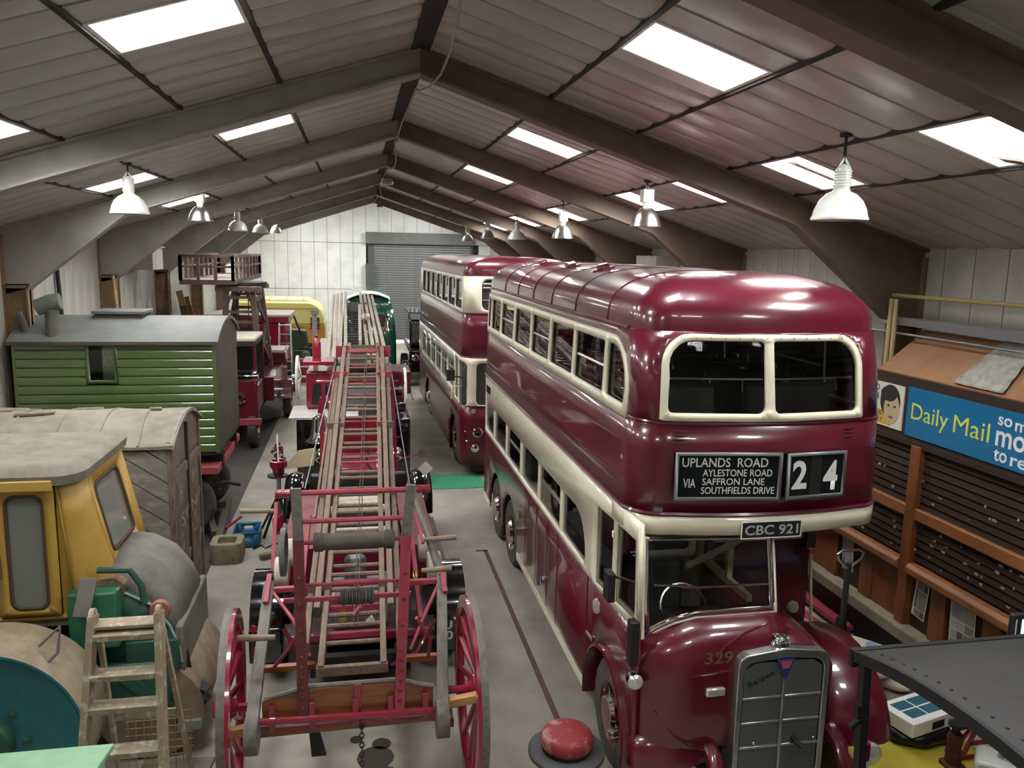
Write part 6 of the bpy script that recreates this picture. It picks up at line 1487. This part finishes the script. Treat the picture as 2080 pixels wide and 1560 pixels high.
def lamp_cluster():
    T = root('marker_lamps', 'small cluster of four round lamps on a dark stand beyond the red work light', 'lamp', (-1.62, 16.3, 0))
    part('stand', MB().tube([(0, 0, 0), (0, 0, .52)], .03, 8).lathe([(.2, 0), (.2, .03), (.05, .05)], n=14), BLACK, T)
    for dx, dz in ((-.06, .52), (.06, .48), (.02, .66), (.12, .36)): part('lamp', MB().lathe([(.045, 0), (.06, -.02), (.045, -.05), (.0001, -.06)], (dx, -.03, dz), 'y', 14), CHROME, T)
    part('bracket', MB().box(-.06, -.02, .40, .12, .02, .62), FIRED, T)
lamp_cluster()
thing1('lever_bar', 'short red bar lying across the dark drawbar on the floor', 'bar', MB().tube([(-2.05, 12.55, .24), (-1.86, 12.9, .30)], .022, 8), FIRE)
thing1('timber_offcut', 'dark timber offcut lying on the floor left of the escape wheel', 'offcut', MB().bar((-1.45, 11.75, .045), (-1.05, 11.95, .045), .10, .085), mat('dirty offcut', '#5f5347', .8, col2='#80705f', scale=6), bevel=.006)
thing1('power_lead', 'thin black cable trailing over the floor to the red work light', 'cable', MB().tube([(-1.60, 12.2, .012), (-1.5, 12.35, .012), (-1.42, 12.2, .012), (-1.3, 12.4, .012), (-1.15, 12.3, .012)], .01, 6), BLACK)
thing1('floor_mat', 'bright green mat on the floor between the fire engine and the second bus', 'mat', MB().box(1.38, 15.0, 0, 2.45, 16.0, .012), mat('green matting', '#3f9a70', .8, col2='#378a63', scale=9))
def stool():
    S_ = root('stool', 'round grey stool with a scuffed red seat, bottom centre', 'stool', (1.70, 5.98, 0))
    part('seat', MB().lathe([(.0001, .60), (.16, .60), (.205, .585), (.22, .555), (.225, .50), (.21, .47)], n=36, cap=False), mat('scuffed red vinyl', '#8f2a31', .6, col2='#b58a80', scale=7, amount=.5, lo=.52, hi=.66, bump=.1), S_, smooth=50)
    part('deck', MB().lathe([(.0001, .44), (.31, .44), (.325, .43), (.325, .40), (.29, .38)], n=36, cap=False), mat('grey stool', '#4a4a48', .5), S_); part('rib', MB().lathe([(.21, .44), (.215, .46), (.22, .48), (.205, .50)], n=36, cap=False), BLACK, S_)
    part('column', MB().lathe([(.12, .0), (.12, .4)], n=20), BLACK, S_); part('base', MB().lathe([(.26, 0), (.27, .02), (.2, .05), (.12, .06)], n=28), MATS['grey stool'], S_)
stool()

# ================================================================ right-hand side : slatted kiosk
TEAK = mat('orange-brown kiosk timber', '#7c4724', .5, col2='#693b1e', scale=3, stretch=(3, 3, .7), bump=.06)
TEAKL = mat('kiosk rail timber', '#8f5a33', .5, col2='#7d4d2b', scale=3, stretch=(3, .6, 3), bump=.06)
SLAT = mat('dark slats', '#35251c', .5, col2='#2c1f18', scale=5, stretch=(2, .5, 2)); DKW = mat('dark brown timber', '#2f211b', .6)
FLK = mat('flaked paint', '#8f8072', .8)
def kiosk():
    K = root('kiosk', 'brown slatted timber kiosk with advertisement boards along the right wall', 'kiosk', (6.0, 0, 0))
    ya, yb = 4.6, 9.6
    part('carcass', MB().box(.06, ya, .0, .58, yb, 3.2), DKW, K)
    part('plinth', MB().box(-.14, ya, .40, .06, yb, .55), mat('beige plinth', '#8a7c68', .8, col2='#786b58', scale=4, bump=.2), K, bevel=.02); part('plinth_foot', MB().box(-.02, ya, 0, .06, yb, .40), BLACK, K)  # black box stands in for the dark gap below the plinth
    posts = [5.0, 6.25, 6.98, 7.50, 8.2, 8.9, 9.45]
    for y in posts:
        w = .11 if y not in (7.5, 9.7) else .085
        part('post', MB().box(-.015, y-w, .55, .06, y+w, 1.20), TEAK, K, bevel=.006)
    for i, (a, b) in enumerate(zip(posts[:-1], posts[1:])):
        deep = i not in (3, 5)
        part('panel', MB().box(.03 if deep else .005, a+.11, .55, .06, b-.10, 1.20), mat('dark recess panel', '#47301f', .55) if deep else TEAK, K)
    part('counter_rail', MB().prism([(-.10, 1.18), (-.10, 1.24), (-.06, 1.28), (.06, 1.28), (.06, 1.14), (-.05, 1.14)], 'y', ya, 7.42), TEAKL, K, bevel=.008); part('counter_rail', MB().prism([(-.10, 1.18), (-.10, 1.24), (-.06, 1.28), (.06, 1.28), (.06, 1.14), (-.05, 1.14)], 'y', 7.58, yb), TEAKL, K, bevel=.008)
    sm = MB().prism([(.05, 0), (.0, .012), (.015, .075), (.05, .085)], 'y', ya, yb).mesh('slat', SLAT, 0)
    z = 1.30
    while z < 2.56:
        if not 1.76 < z+.04 < 1.92: part('slat', sm, SLAT, K, loc=(0, 0, z))
        z += .083
    part('mid_rail', MB().box(-.05, ya, 1.77, .06, yb, 1.90), TEAKL, K, bevel=.012)
    for y in (4.9, 7.5, 9.5): part('mullion', MB().box(-.06, y-.075, .55, .06, y+.075, 2.58), TEAKL if y != 7.5 else TEAK, K, bevel=.01)
    random.seed(3); fl = MB()
    for k in range(70):
        y = random.uniform(5.6, 9.4); z = random.choice([1.35, 1.42, 1.5, 1.55, 1.62, 1.7, 2.0, 2.1, 2.2]); l = random.uniform(.015, .05)
        fl.box(-.004, y, z, .006, y+l, z+random.uniform(.01, .03))
    o = part('paint_flakes', fl, FLK, K); o['kind'] = 'stuff'
    part('sign_fascia', MB().box(-.02, ya, 2.56, .08, yb, 3.30), DKW, K); part('fascia_edge', MB().box(-.05, ya, 2.56, .0, yb, 2.61), DKW, K)
    # advertisement boards
    BLUE = mat('advert blue', '#1a6a97', .35, coat=.4); YLW = mat('advert yellow', '#cfd25a', .5)
    sb = part('advert_board', MB().box(-.035, 4.8, 2.66, -.018, 7.73, 3.20), BLUE, K, label='blue advertisement board')
    pf = part('poster_board', MB().box(-.035, 7.80, 2.68, -.018, 9.35, 3.18), mat('poster white', '#d2cfc6', .5), K, label='cream advertisement poster with a face')
    Mf = lambda y, z, x=-.0365: frame_m((x, y, z), (0, -1, 0), (0, 0, 1))
    text('advert_lettering', 'Daily', .56, .235, YLW, sb, Mf(7.37, 2.915), .001); text('advert_lettering', 'Mail', .48, .185, YLW, sb, Mf(6.77, 2.94), .001)
    WH = mat('advert white', '#dadfe0', .5)
    for s, w, h, y, z in (('so', .17, .085, 6.36, 3.09), ('much', .42, .12, 6.03, 3.09), ('more', .60, .15, 6.15, 2.92), ('to', .16, .12, 6.37, 2.76), ('read', .40, .13, 6.05, 2.76)): text('advert_lettering', s, w, h, WH, sb, Mf(y, z), .001, bold=.018)
    # poster
    part('poster_band', MB().box(-.0365, 7.98, 2.70, -.035, 9.33, 2.86), mat('poster ochre', '#c2a03f', .5), pf)
    BK = mat('poster black', '#2b2927', .5)
    for s, w, h, y, z in (('MONTH AND', .80, .075, 8.62, 3.11), ('EVERY MONTH', .90, .075, 8.68, 3.01), ('WONDERFUL READING', .95, .05, 8.62, 2.82), ('WONDERFUL VALUE !', .95, .05, 8.62, 2.745)): text('poster_lettering', s, w, h, BK, pf, Mf(y, z), .0015, bold=.012)
    for k in range(6): part('fine_print', MB().box(-.0362, 8.35, 2.965-.016*k, -.035, 8.95-.05*(k % 3), 2.97-.016*k), mat('print grey', '#a29e96', .6), pf)
    el = lambda cy, cz, ry, rz, x, m, nm: part(nm, MB().prism(circ(cy, cz, ry, 24, rz=rz), 'x', x, x+.0012), m, pf)
    el(8.02, 2.98, .175, .19, -.0372, BK, 'hair_print'); el(7.985, 2.90, .135, .18, -.0384, mat('poster skin', '#b8a486', .55), 'face_print')
    for dy in (-.055, .055): el(7.985+dy, 2.93, .022, .012, -.0392, BK, 'eye_print')
    el(7.985, 2.80, .045, .014, -.0392, mat('poster lips', '#7f5a4c', .5), 'mouth_print'); el(8.05, 3.06, .14, .085, -.0394, BK, 'fringe_print')
    # pinned posters on the lower panels
    PW = mat('poster paper', '#c9c5bb', .6); PG = [mat('photo grey %d' % i, c, .6) for i, c in enumerate(('#4c4a47', '#75726d', '#9a968f'))]
    def collage(yc, zc_, w, h, tilt, seed, rows):
        random.seed(seed)
        m = Matrix.Translation((-.022, yc, zc_)) @ Matrix.Rotation(tilt, 4, 'X')
        p = part('poster', MB().box(-.004, -w/2, -h/2, .0, w/2, h/2).move(m), PW, K)
        z = -h/2+.015
        for r, hh in enumerate(rows):
            y = -w/2+.012
            while y < w/2-.03:
                ww = min(random.uniform(.06, .16), w/2-.012-y); part('photo', MB().box(-.006, y, z, -.003, y+ww-.008, z+hh-.01).move(m), random.choice(PG), p, smooth=0); y += ww
            z += hh
        return p
    collage(7.22, .93, .20, .42, .10, 1, (.08, .22, .10)); collage(6.60, .90, .34, .50, -.06, 2, (.1, .1, .1, .17)); collage(6.04, .80, .16, .34, .05, 5, (.3,)); collage(5.80, .88, .20, .44, 0, 6, (.1, .2, .1)); collage(8.55, .95, .22, .42, -.1, 8, (.15, .22))
    part('blue_label', MB().lathe([(.045, 0), (.045, -.004)], (-.02, 5.95, .72), 'x', 16), mat('label blue', '#2c4a86', .5), K)
    # sloping hardboard roof
    part('roof_board', MB().bar((.20, 4.7, 3.24), (.20, 8.35, 3.24), .02, .04).add([(.02, 4.6, 3.28), (.02, 8.35, 3.28), (.50, 8.25, 3.74), (.50, 4.6, 3.74), (.02, 4.6, 3.31), (.02, 8.35, 3.31), (.50, 8.25, 3.77), (.50, 4.6, 3.77)], [(0,1,2,3),(7,6,5,4),(0,4,5,1),(1,5,6,2),(2,6,7,3),(3,7,4,0)]), mat('brown hardboard', '#9b7252', .75, col2='#8c6547', scale=3), K)
    part('roof_board_edge', MB().box(.0, 4.6, 3.22, .04, 8.4, 3.31), TEAKL, K)
    return K
kiosk()
def torn_sheet():
    pts = MB(); n = 7; rows = []
    for i in range(9):
        t = i/8; y0, y1 = 7.02-.02*t, 6.62+.0*t
        if True: y0, y1 = 7.14-.10*t, 6.48+.12*t
        rows.append([(6.03+.46*t-.018-.008*((j+i) % 2), y0+(y1-y0)*j/n, 3.335+.44*t+.008*((j+i) % 2)) for j in range(n+1)])
    pts.loft(rows, False)
    thing1('torn_sheet', 'torn grey-white sheet draped over the kiosk\'s sloping brown roof board', 'sheet', pts, mat('old white sheet', '#a8a69c', .8, col2='#8f8d83', scale=10), solid=.006)
torn_sheet()
def pallet_truck():
    P = root('pallet_truck', 'hand pallet truck with steel loop handle standing by the kiosk', 'pallet truck', (5.72, 8.2, 0))
    part('shaft', MB().bar((.02, 0, .22), (.0, -.05, 1.0), .05, .05), mat('dark green steel', '#3c4038', .5), P); part('loop_handle', MB().tube([(.0, -.05, .92), (-.14, -.06, 1.05), (-.16, -.06, 1.12), (-.10, -.06, 1.16), (.12, -.06, 1.16), (.18, -.06, 1.12), (.16, -.06, 1.05), (.0, -.05, .92)], .016, 8), ALU, P)
    part('pump', MB().lathe([(.07, .05), (.08, .1), (.06, .26), (.04, .3)], n=14), BLACK, P); part('fork', MB().box(-.26, .1, .05, -.10, 1.2, .11), FIRED, P); part('fork', MB().box(.10, .1, .05, .26, 1.2, .11), FIRED, P)
    part('wheel', MB().lathe([(.08, -.04), (.08, .04)], (-.06, 0, .08), 'x', 16), BLACK, P); part('wheel', MB().lathe([(.08, -.04), (.08, .04)], (.06, 0, .08), 'x', 16), BLACK, P)
pallet_truck()
def red_chair():
    C_ = root('chair', 'red plastic moulded seat behind the near bus beside the kiosk', 'chair', (5.58, 9.75, 0))
    PR = mat('red plastic', '#b4213f', .4)
    part('back', MB().loft([[(-.22*k, .16+.02*z*0, z), (-.1*k, .20, z), (.1*k, .20, z), (.22*k, .16, z)] for z, k in ((.50, .9), (.65, 1), (.85, 1), (1.0, .95), (1.12, .7))], False), PR, C_, solid=.012, smooth=60); part('seat', MB().loft([[(-.23, y, z), (-.12, y, z-.03), (.12, y, z-.03), (.23, y, z)] for y, z in ((-.24, .45), (-.1, .45), (.1, .45), (.18, .52))], False), PR, C_, solid=.012, smooth=60)
    for x in (-.18, .18):
        for y in (-.18, .15): part('leg', MB().tube([(x, y, .45), (x*1.15, y*1.2, 0)], .012), GALV, C_)
red_chair()
def striped_pole():
    P = root('marker_pole', 'short black and red banded pole standing behind the bus\'s nearside wing', 'pole', (5.25, 9.1, 0))
    part('pole', MB().tube([(0, 0, 0), (0, 0, 1.05)], .03, 10).lathe([(.14, 0), (.14, .04), (.04, .06)], n=16), BLACK, P)
    for k in range(5): part('band', MB().lathe([(.034, .55+.08*k), (.034, .585+.08*k)], n=12), FIRE if k != 1 else mat('green band', '#2f6a57', .5), P)
striped_pole()
# cement and plaster bags: 
BAGW = mat('paper sack', '#c2b8a4', .7, col2='#b5ab97', scale=5, bump=.1); BAGB = mat('sack blue print', '#6f93b0', .6)
def bag(x, y, z, rz, w, d, h, label, blue=1, col=None):
    B = root('cement_bag', label, 'bag', (x, y, z), rz, 'paper sacks heaped by the kiosk')
    rings = []
    for i in range(9):
        t = i/8; s = 1-.25*(2*t-1)**6; hh = h*(1-abs(2*t-1)**4*.8)
        rings.append([(-d/2+d*t, w/2*s*cos(radians(a)) if True else 0, h/2+hh/2*(abs(sin(radians(a)))**.7)*(1 if sin(radians(a)) > 0 else -1)) for a in range(0, 360, 20)])
    part('sack', MB().loft(rings, True, True), col or BAGW, B, smooth=60)
    if blue:
        st_ = []
        for t in (.02, .08, .16, .22):
            s = 1-.25*(2*t-1)**6; hh = h*(1-abs(2*t-1)**4*.8)
            st_.append([(-d/2+d*t, (w/2*s+.003)*cos(radians(a)), h/2+(hh/2+.003)*(abs(sin(radians(a)))**.7)) for a in range(5, 176, 17)])
        part('printed_band', MB().loft(st_, False), BAGB, B, smooth=60)
        part('printed_ring', MB().lathe([(.05, 0), (.07, 0), (.07, .003), (.05, .003)], (d*.12, 0, h-.002), 'z', 18), BAGB, B)
bag(5.38, 7.62, .0, -1.0, .36, .62, .15, 'ring-marked paper sack at the bottom of the heap, nearest the bus wing')
bag(5.62, 7.22, .0, -1.0, .36, .62, .15, 'paper cement sack at the bottom of the heap, on the side nearest the canopy')
bag(5.34, 7.20, .155, -.7, .34, .56, .15, 'blue-ringed paper sack lying on the heap towards the bus wing')
bag(5.60, 7.55, .155, -.95, .34, .60, .14, 'paper cement sack with a blue end on top of the heap, nearest the kiosk')
bag(5.10, 6.86, .0, -.15, .32, .50, .17, 'solid blue paper sack lying between the bus wing and the white carton', 0, BAGB)
bag(5.34, 8.55, .0, -1.3, .30, .46, .15, 'dusty brownish sack farthest along the heap, by the pallet truck', 0, mat('brown sack', '#9b8d70', .8))
def carton():
    C_ = root('carton', 'white and blue printed carton resting on a black bin bag', 'box', (5.30, 6.30, .14), .25)
    part('box', MB().box(-.29, -.20, 0, .29, .20, .14), WHITE, C_, bevel=.006); TW = mat('carton teal', '#2f6470', .4)
    for sx in (0, 1):
        for sy in (0, 1): part('print_panel', MB().box(-.20+.22*sx, -.12+.14*sy, .14, .0+.22*sx, .0+.14*sy, .143), TW, C_)
    part('label', MB().box(-.02, -.206, .03, .14, -.2, .10), BLACK, C_)
carton()
def bin_bag():
    B = root('bin_bag', 'flat black bin bag on the yellow sheet under the carton', 'bag', (5.30, 6.30, 0))
    m = MB(); r = []
    for z, k in ((.0, .9), (.05, 1.08), (.10, 1.05), (.135, .85)): r.append([(.34*k*cos(t)*(1+.06*sin(5*t)), .25*k*sin(t)*(1+.07*cos(7*t)), z) for t in [2*pi*i/32 for i in range(32)]])
    part('bag', m.loft(r, True, True), mat('black polythene', '#141413', .3), B, smooth=60)
bin_bag()
thing1('floor_sheet', 'yellow plastic sheet spread on the floor in front of the near bus\'s right side', 'sheet', MB().prism([(4.35, 5.0), (5.75, 5.0), (5.72, 6.2), (5.45, 6.95), (4.55, 6.75), (4.3, 5.6)], 'z', 0, .006), mat('yellow plastic sheet', '#b5a534', .5, col2='#a3942e', scale=3, bump=.15))
def axle_stand():
    A = root('axle_stand', 'red steel axle stand leaning beside the white carton', 'axle stand', (5.66, 5.86, 0))
    for p, q in (((-.2, 0, 0), (0, .02, .42)), ((.2, 0, 0), (0, .02, .42)), ((-.2, 0, .02), (.2, 0, .02)), ((-.12, .0, .16), (.12, .0, .16))): part('bar', MB().bar(p, q, .03, .03), FIRE, A)
    part('post', MB().tube([(0, .02, .36), (0, .02, .50)], .025), GALV, A); part('back_bar', MB().bar((0, .25, 0), (0, .02, .42), .03, .03), FIRE, A)
axle_stand()
def bottle_jack():
    J = root('bottle_jack', 'rusty dark red bottle jack standing on the yellow sheet', 'jack', (5.30, 5.78, 0))
    RJ = mat('rusty red casting', '#5f2a22', .7, col2='#47211b', scale=10, bump=.2)
    part('base', MB().box(-.08, -.08, 0, .08, .08, .05), RJ, J, bevel=.01); part('body', MB().lathe([(.07, .05), (.065, .12), (.075, .14), (.06, .2), (.07, .3), (.055, .34)], n=18), RJ, J); part('head', MB().lathe([(.035, .34), (.035, .40), (.07, .41), (.07, .44)], n=14), BLACK, J); part('arm', MB().bar((.0, 0, .40), (.18, .05, .37), .05, .04), BLACK, J)
bottle_jack()
def jerrycan():
    J = root('polythene_container', 'translucent white plastic container lying on its side by the rusty jack', 'container', (5.60, 5.42, 0), -.75)
    PL = mat('white polythene', '#b9b8b2', .4)
    part('body', MB().prism(rrect(-.30, .0, .30, .26, .06), 'y', -.16, .16), PL, J, bevel=.03); part('cap', MB().lathe([(.04, 0), (.04, -.05)], (-.2, -.16, .18), 'y', 14), BLACK, J); part('handle', MB().tube([(-.08, 0, .22), (-.06, 0, .285), (.12, 0, .285), (.14, 0, .22)], .02), PL, J)
    part('handle_slot', MB().box(-.02, -.162, .10, .16, -.155, .13), BLACK, J)
jerrycan()
thing1('paper_note', 'torn white paper lying on the plastic container', 'paper', MB().prism([(5.48, 5.50), (5.64, 5.32), (5.76, 5.40), (5.70, 5.54), (5.56, 5.62)], 'z', .315, .319), WLETTER)
def monitor():
    M_ = root('monitor', 'black framed screen on a stand at the right edge behind the dark canopy', 'monitor', (5.32, 5.0, 0))
    part('screen', MB().box(-.36, -.02, 1.30, .45, .03, 1.88), BLACK, M_, bevel=.015); part('display', MB().box(-.28, -.025, 1.34, .41, -.018, 1.84), emis('white screen', '#cdd6d8', .55), M_, smooth=0); part('bright_strip', MB().box(-.335, -.024, 1.34, -.325, -.019, 1.84), WHITE, M_)
    part('stand', MB().tube([(.05, .05, .0), (.05, .05, 1.5)], .03).lathe([(.25, 0), (.25, .03), (.05, .05)], (.05, .05, 0), n=20), BLACK, M_)
monitor()
def canopy():
    C_ = root('canopied_engine', 'dark riveted steel canopy roof on posts in the lower right foreground', 'canopy', (0, 0, 0))
    CG = mat('dark grey canopy paint', '#343230', .6, col2='#2e2c2a', scale=3, bump=.03)
    x0, x1, ya, yb = 3.22, 5.4, 2.4, 4.42; zz = lambda y: 2.03+.16*(1-((y-3.3)/1.12)**2)-.02
    pr = [(ya+(yb-ya)*i/18) for i in range(19)]; pr = [(y, max(1.9, zz(y))) for y in pr]
    part('roof_sheet', MB().loft([[(x, y, z) for y, z in pr]+[(x, y, z-.02) for y, z in reversed(pr)] for x in (x0, (x0+x1)/2, x1)], True, True), CG, C_, smooth=40)
    part('edge_angle', MB().loft([[(x, y, z+.004) for y, z in pr]+[(x, y, z-.07) for y, z in reversed(pr)] for x in (x0-.03, x0)], True, True), BLACK, C_)
    part('eaves_angle', MB().box(x0-.03, yb-.01, 1.90, x1, yb+.03, 2.02), BLACK, C_)
    for i in range(20):
        y = ya+.06+(yb-ya-.1)*i/19; part('rivet', MB().sphere((x0+.085, y, max(1.9, zz(y))+.001), .012, 8, 4, .7), BLACK, C_)
    part('roof_hole', MB().lathe([(.05, 0), (.05, .004)], (3.68, 3.42, zz(3.42)), 'z', 16), BLACK, C_); part('hole_lip', MB().box(3.68, 3.39, zz(3.42), 3.76, 3.44, zz(3.42)+.012), GALV, C_)
    part('post', MB().bar((x0+.03, 4.30, .9), (x0+.0, 4.32, 1.98), .055, .06), BLACK, C_); part('post', MB().bar((5.3, 4.3, .9), (5.3, 4.32, 1.98), .055, .06), BLACK, C_); part('post', MB().bar((3.3, 2.5, .9), (3.3, 2.5, 1.95), .055, .06), BLACK, C_)
    part('post_bracket', MB().box(x0-.05, 4.28, 1.62, x0+.03, 4.33, 1.70).bar((x0-.12, 4.25, 1.58), (x0, 4.3, 1.6), .03, .03), BLACK, C_)
    part('red_marker', MB().bar((x0+.075, 4.32, 1.28), (x0+.075, 4.32, 1.40), .03, .03), FIRE, C_); part('marker_band', MB().bar((x0+.075, 4.32, 1.21), (x0+.075, 4.32, 1.27), .02, .02), WHITE, C_)
    part('bunker', MB().box(3.24, 2.6, .0, 5.4, 4.36, .92), BLACK, C_, bevel=.03); part('boiler', MB().lathe([(.45, 0), (.45, .9)], (5.3, 3.4, .95), 'x', 24), BLACK, C_)
canopy()
